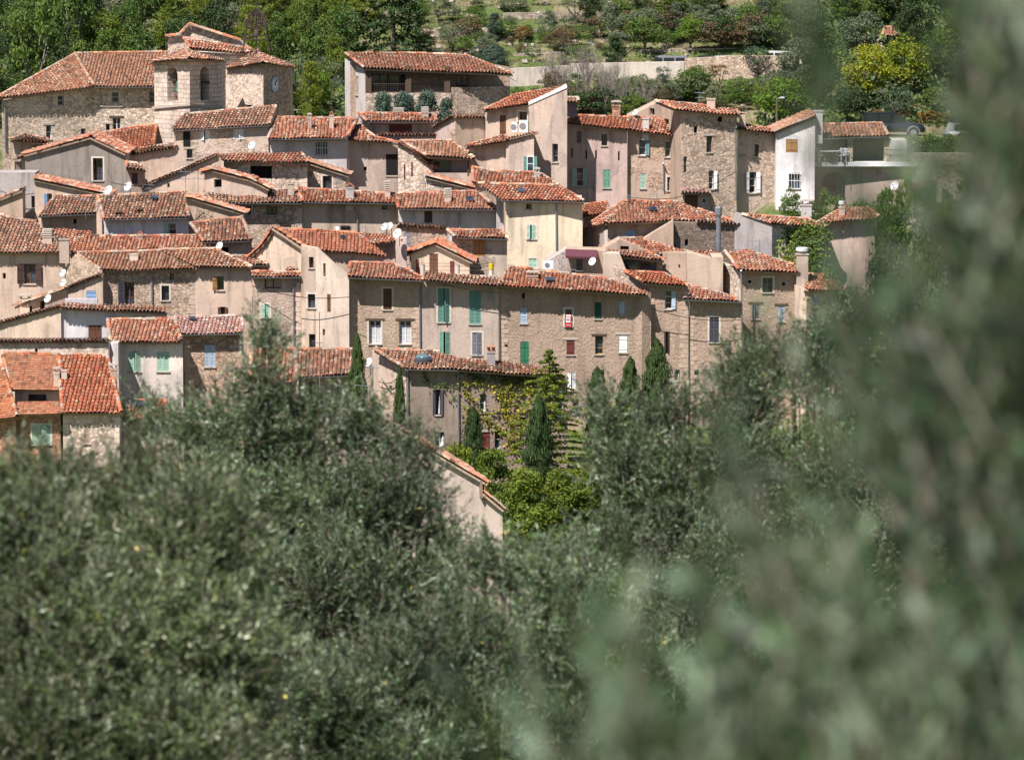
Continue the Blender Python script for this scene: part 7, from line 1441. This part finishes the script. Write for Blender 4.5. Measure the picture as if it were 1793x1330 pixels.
olive('broad olive tree on the right, sharper behind the blurred sprays', [(1055, 745, 30, 56, 40), (1110, 820, 84, 90, 40), (1125, 900, 80, 70, 40), (1180, 735, 70, 52, 40.4), (1290, 720, 90, 76, 40.4), (1310, 640, 50, 44, 40.6), (1390, 655, 90, 66, 40.6), (1490, 600, 76, 66, 41), (1440, 590, 50, 40, 41), (1580, 640, 120, 110, 40.8), (1640, 700, 120, 110, 40.7), (1240, 870, 160, 130, 39.8), (1430, 830, 170, 140, 40), (1620, 830, 170, 160, 40.4), (1110, 975, 110, 80, 39.2), (1270, 1020, 180, 120, 39), (1500, 1010, 200, 150, 39), (1720, 720, 130, 170, 41), (1760, 990, 150, 180, 39.6), (1180, 1130, 140, 90, 38.4), (1300, 1220, 200, 130, 38.4), (1520, 1230, 200, 130, 38.6), (1720, 1230, 180, 150, 38.8), (1030, 990, 60, 50, 39), (1650, 560, 90, 90, 41)], (2.9, 40.5), 480, g, 1.05)
# the near olive whose sprays hang in front of the lens, far out of focus
b = Vector((2.4, 5.2, ground(2.4, 5.2))); h = thing('olive_tree', 'nearest olive tree, very blurred pale sprays on the right side', 'tree', b); h['_o'] = tuple(b); pos, dr, ln = [], [], []
def spray(px0, py0, px1, py1, n, Y0, Y1, up_=1.0, lean=-.15):
    for i in range(n):
        t = g.random(); s_ = g.random(); Y = g.uniform(Y0, Y1); p = P(px0 + (px1 - px0) * t, py0 + (py1 - py0) * s_, Y); pos.append(tuple(p)); dr.append((lean + g.normal(0, .3), g.normal(0, .3), up_ + g.normal(0, .2))); ln.append(g.uniform(.14, .3))
spray(1120, 1400, 1900, 1650, 110, 3.9, 6.6); spray(1300, 1260, 1900, 1500, 46, 4.2, 6.4); spray(1440, 1130, 1900, 1330, 34, 4.3, 6.4); spray(1600, 900, 1900, 1180, 34, 4.4, 6.4, 1, -.05)
spray(1650, 620, 1920, 920, 50, 4.2, 6.8, 1, -.03); spray(1705, 220, 1920, 620, 70, 4.0, 6.8, 1, 0.05); spray(1690, 60, 1760, 230, 9, 4.0, 5.4, 1, 0); spray(1560, 860, 1760, 980, 18, 4.6, 6.4)
spray(1500, 760, 1700, 960, 12, 4.2, 5.4); spray(1462, 640, 1480, 700, 1, 3.4, 3.6, 1, 0); spray(1445, 250, 1462, 420, 1, 3.0, 3.2, 1, 0); spray(960, 1480, 1120, 1560, 6, 3.8, 4.6); spray(1330, 1130, 1460, 1230, 5, 4.2, 4.8); spray(850, 1480, 950, 1520, 1, 3.6, 3.8)
pos = np.array(pos); dr = np.array(dr); v, f, tn, tv, tf = shoots(pos, dr, np.array(ln), 18, g, .062, .0145, (.4, 1.75), 0.0)
link_mesh('crown', v, f, olivemat('olive_leaf_cool', (.036, .062, .028), (.15, .19, .13)), h, cols=tn); link_mesh('twigs', tv, tf, TWG, h)
tm = MB(); fk = b + up * 1.6; tm.tube([b - up * .3, b + up * .8, fk], [.2, .16, .13], 9)
for (px, py, Y) in ((1760, 1450, 4.6), (1500, 1560, 4.8), (1780, 700, 4.4), (1800, 1000, 5), (1250, 1580, 4.6), (1790, 200, 4.0)):
    e = P(px, py, Y); tm.tube([fk, fk.lerp(e, .6) + Vector((.2, 0, -.1)), e], [.05, .025, .006], 6)
tm.build('trunk', BARK, h)
# grass tufts and stones scattered over the hillside (nobody could count them)
n = 26000; g = np.random.default_rng(8); px = g.uniform(560, 1800, n); Yg = g.uniform(307, 350, n); xg = (px - 896.5) / F * Yg; zg = np.array([ground(x, y) for x, y in zip(xg, Yg)])
v, f = leaves(np.stack([xg, Yg, zg + .06], 1), np.tile((0, -1., .2), (n, 1)), .26, .06, g, .6); o = link_mesh('grass', v, f, leafmat('dry_grass', (.17, .16, .07), .3), cols=np.repeat(tints(n, g, .5, 1.4, .0), 4, 0)); tag(o, 'dry and green grass growing on the terraced hillside', 'grass', kind='stuff')
rm = MB(); g2 = random.Random(4)
for i in range(150):
    cx = g2.gauss(0, 1); px_ = g2.choice((760, 830, 905, 930, 1000, 1060, 1110, 1150, 1190, 1290)) + g2.gauss(0, 22); Yq = g2.uniform(312, 346); x = (px_ - 896.5) / F * Yq; r = g2.uniform(.08, .28); c = Vector((x, Yq, ground(x, Yq) + r * .2))
    rm.cbox(c, r * g2.uniform(1, 2.2), r * g2.uniform(1, 2), r * g2.uniform(.6, 1.1), g2.uniform(0, 3), g2.uniform(.6, .9))
o = rm.build('loose_stones', wallmat('p', (.42, .36, .31))); tag(o, 'pale loose stones lying on the hillside terraces', 'stones', kind='stuff')
# undergrowth between the hillside trees on the left and right
n = 30000; g = np.random.default_rng(12); px = np.where(g.random(n) < .5, g.uniform(-60, 620, n), g.uniform(1320, 1850, n)); Yg = g.uniform(308, 352, n); xg = (px - 896.5) / F * Yg; zg = np.array([ground(x, y) for x, y in zip(xg, Yg)])
v, f = leaves(np.stack([xg, Yg, zg + g.random(n) * .9], 1), np.tile((0, -.6, .8), (n, 1)), .42, .26, g, .8); o = link_mesh('undergrowth', v, f, LM['dark'], cols=np.repeat(tints(n, g, .6, 2.0, .1), 4, 0)); tag(o, 'dark green undergrowth covering the ground between the hillside trees', 'undergrowth', kind='stuff')
for o in bpy.data.objects:
    for k in ('_o', '_p'):
        if k in o: del o[k]
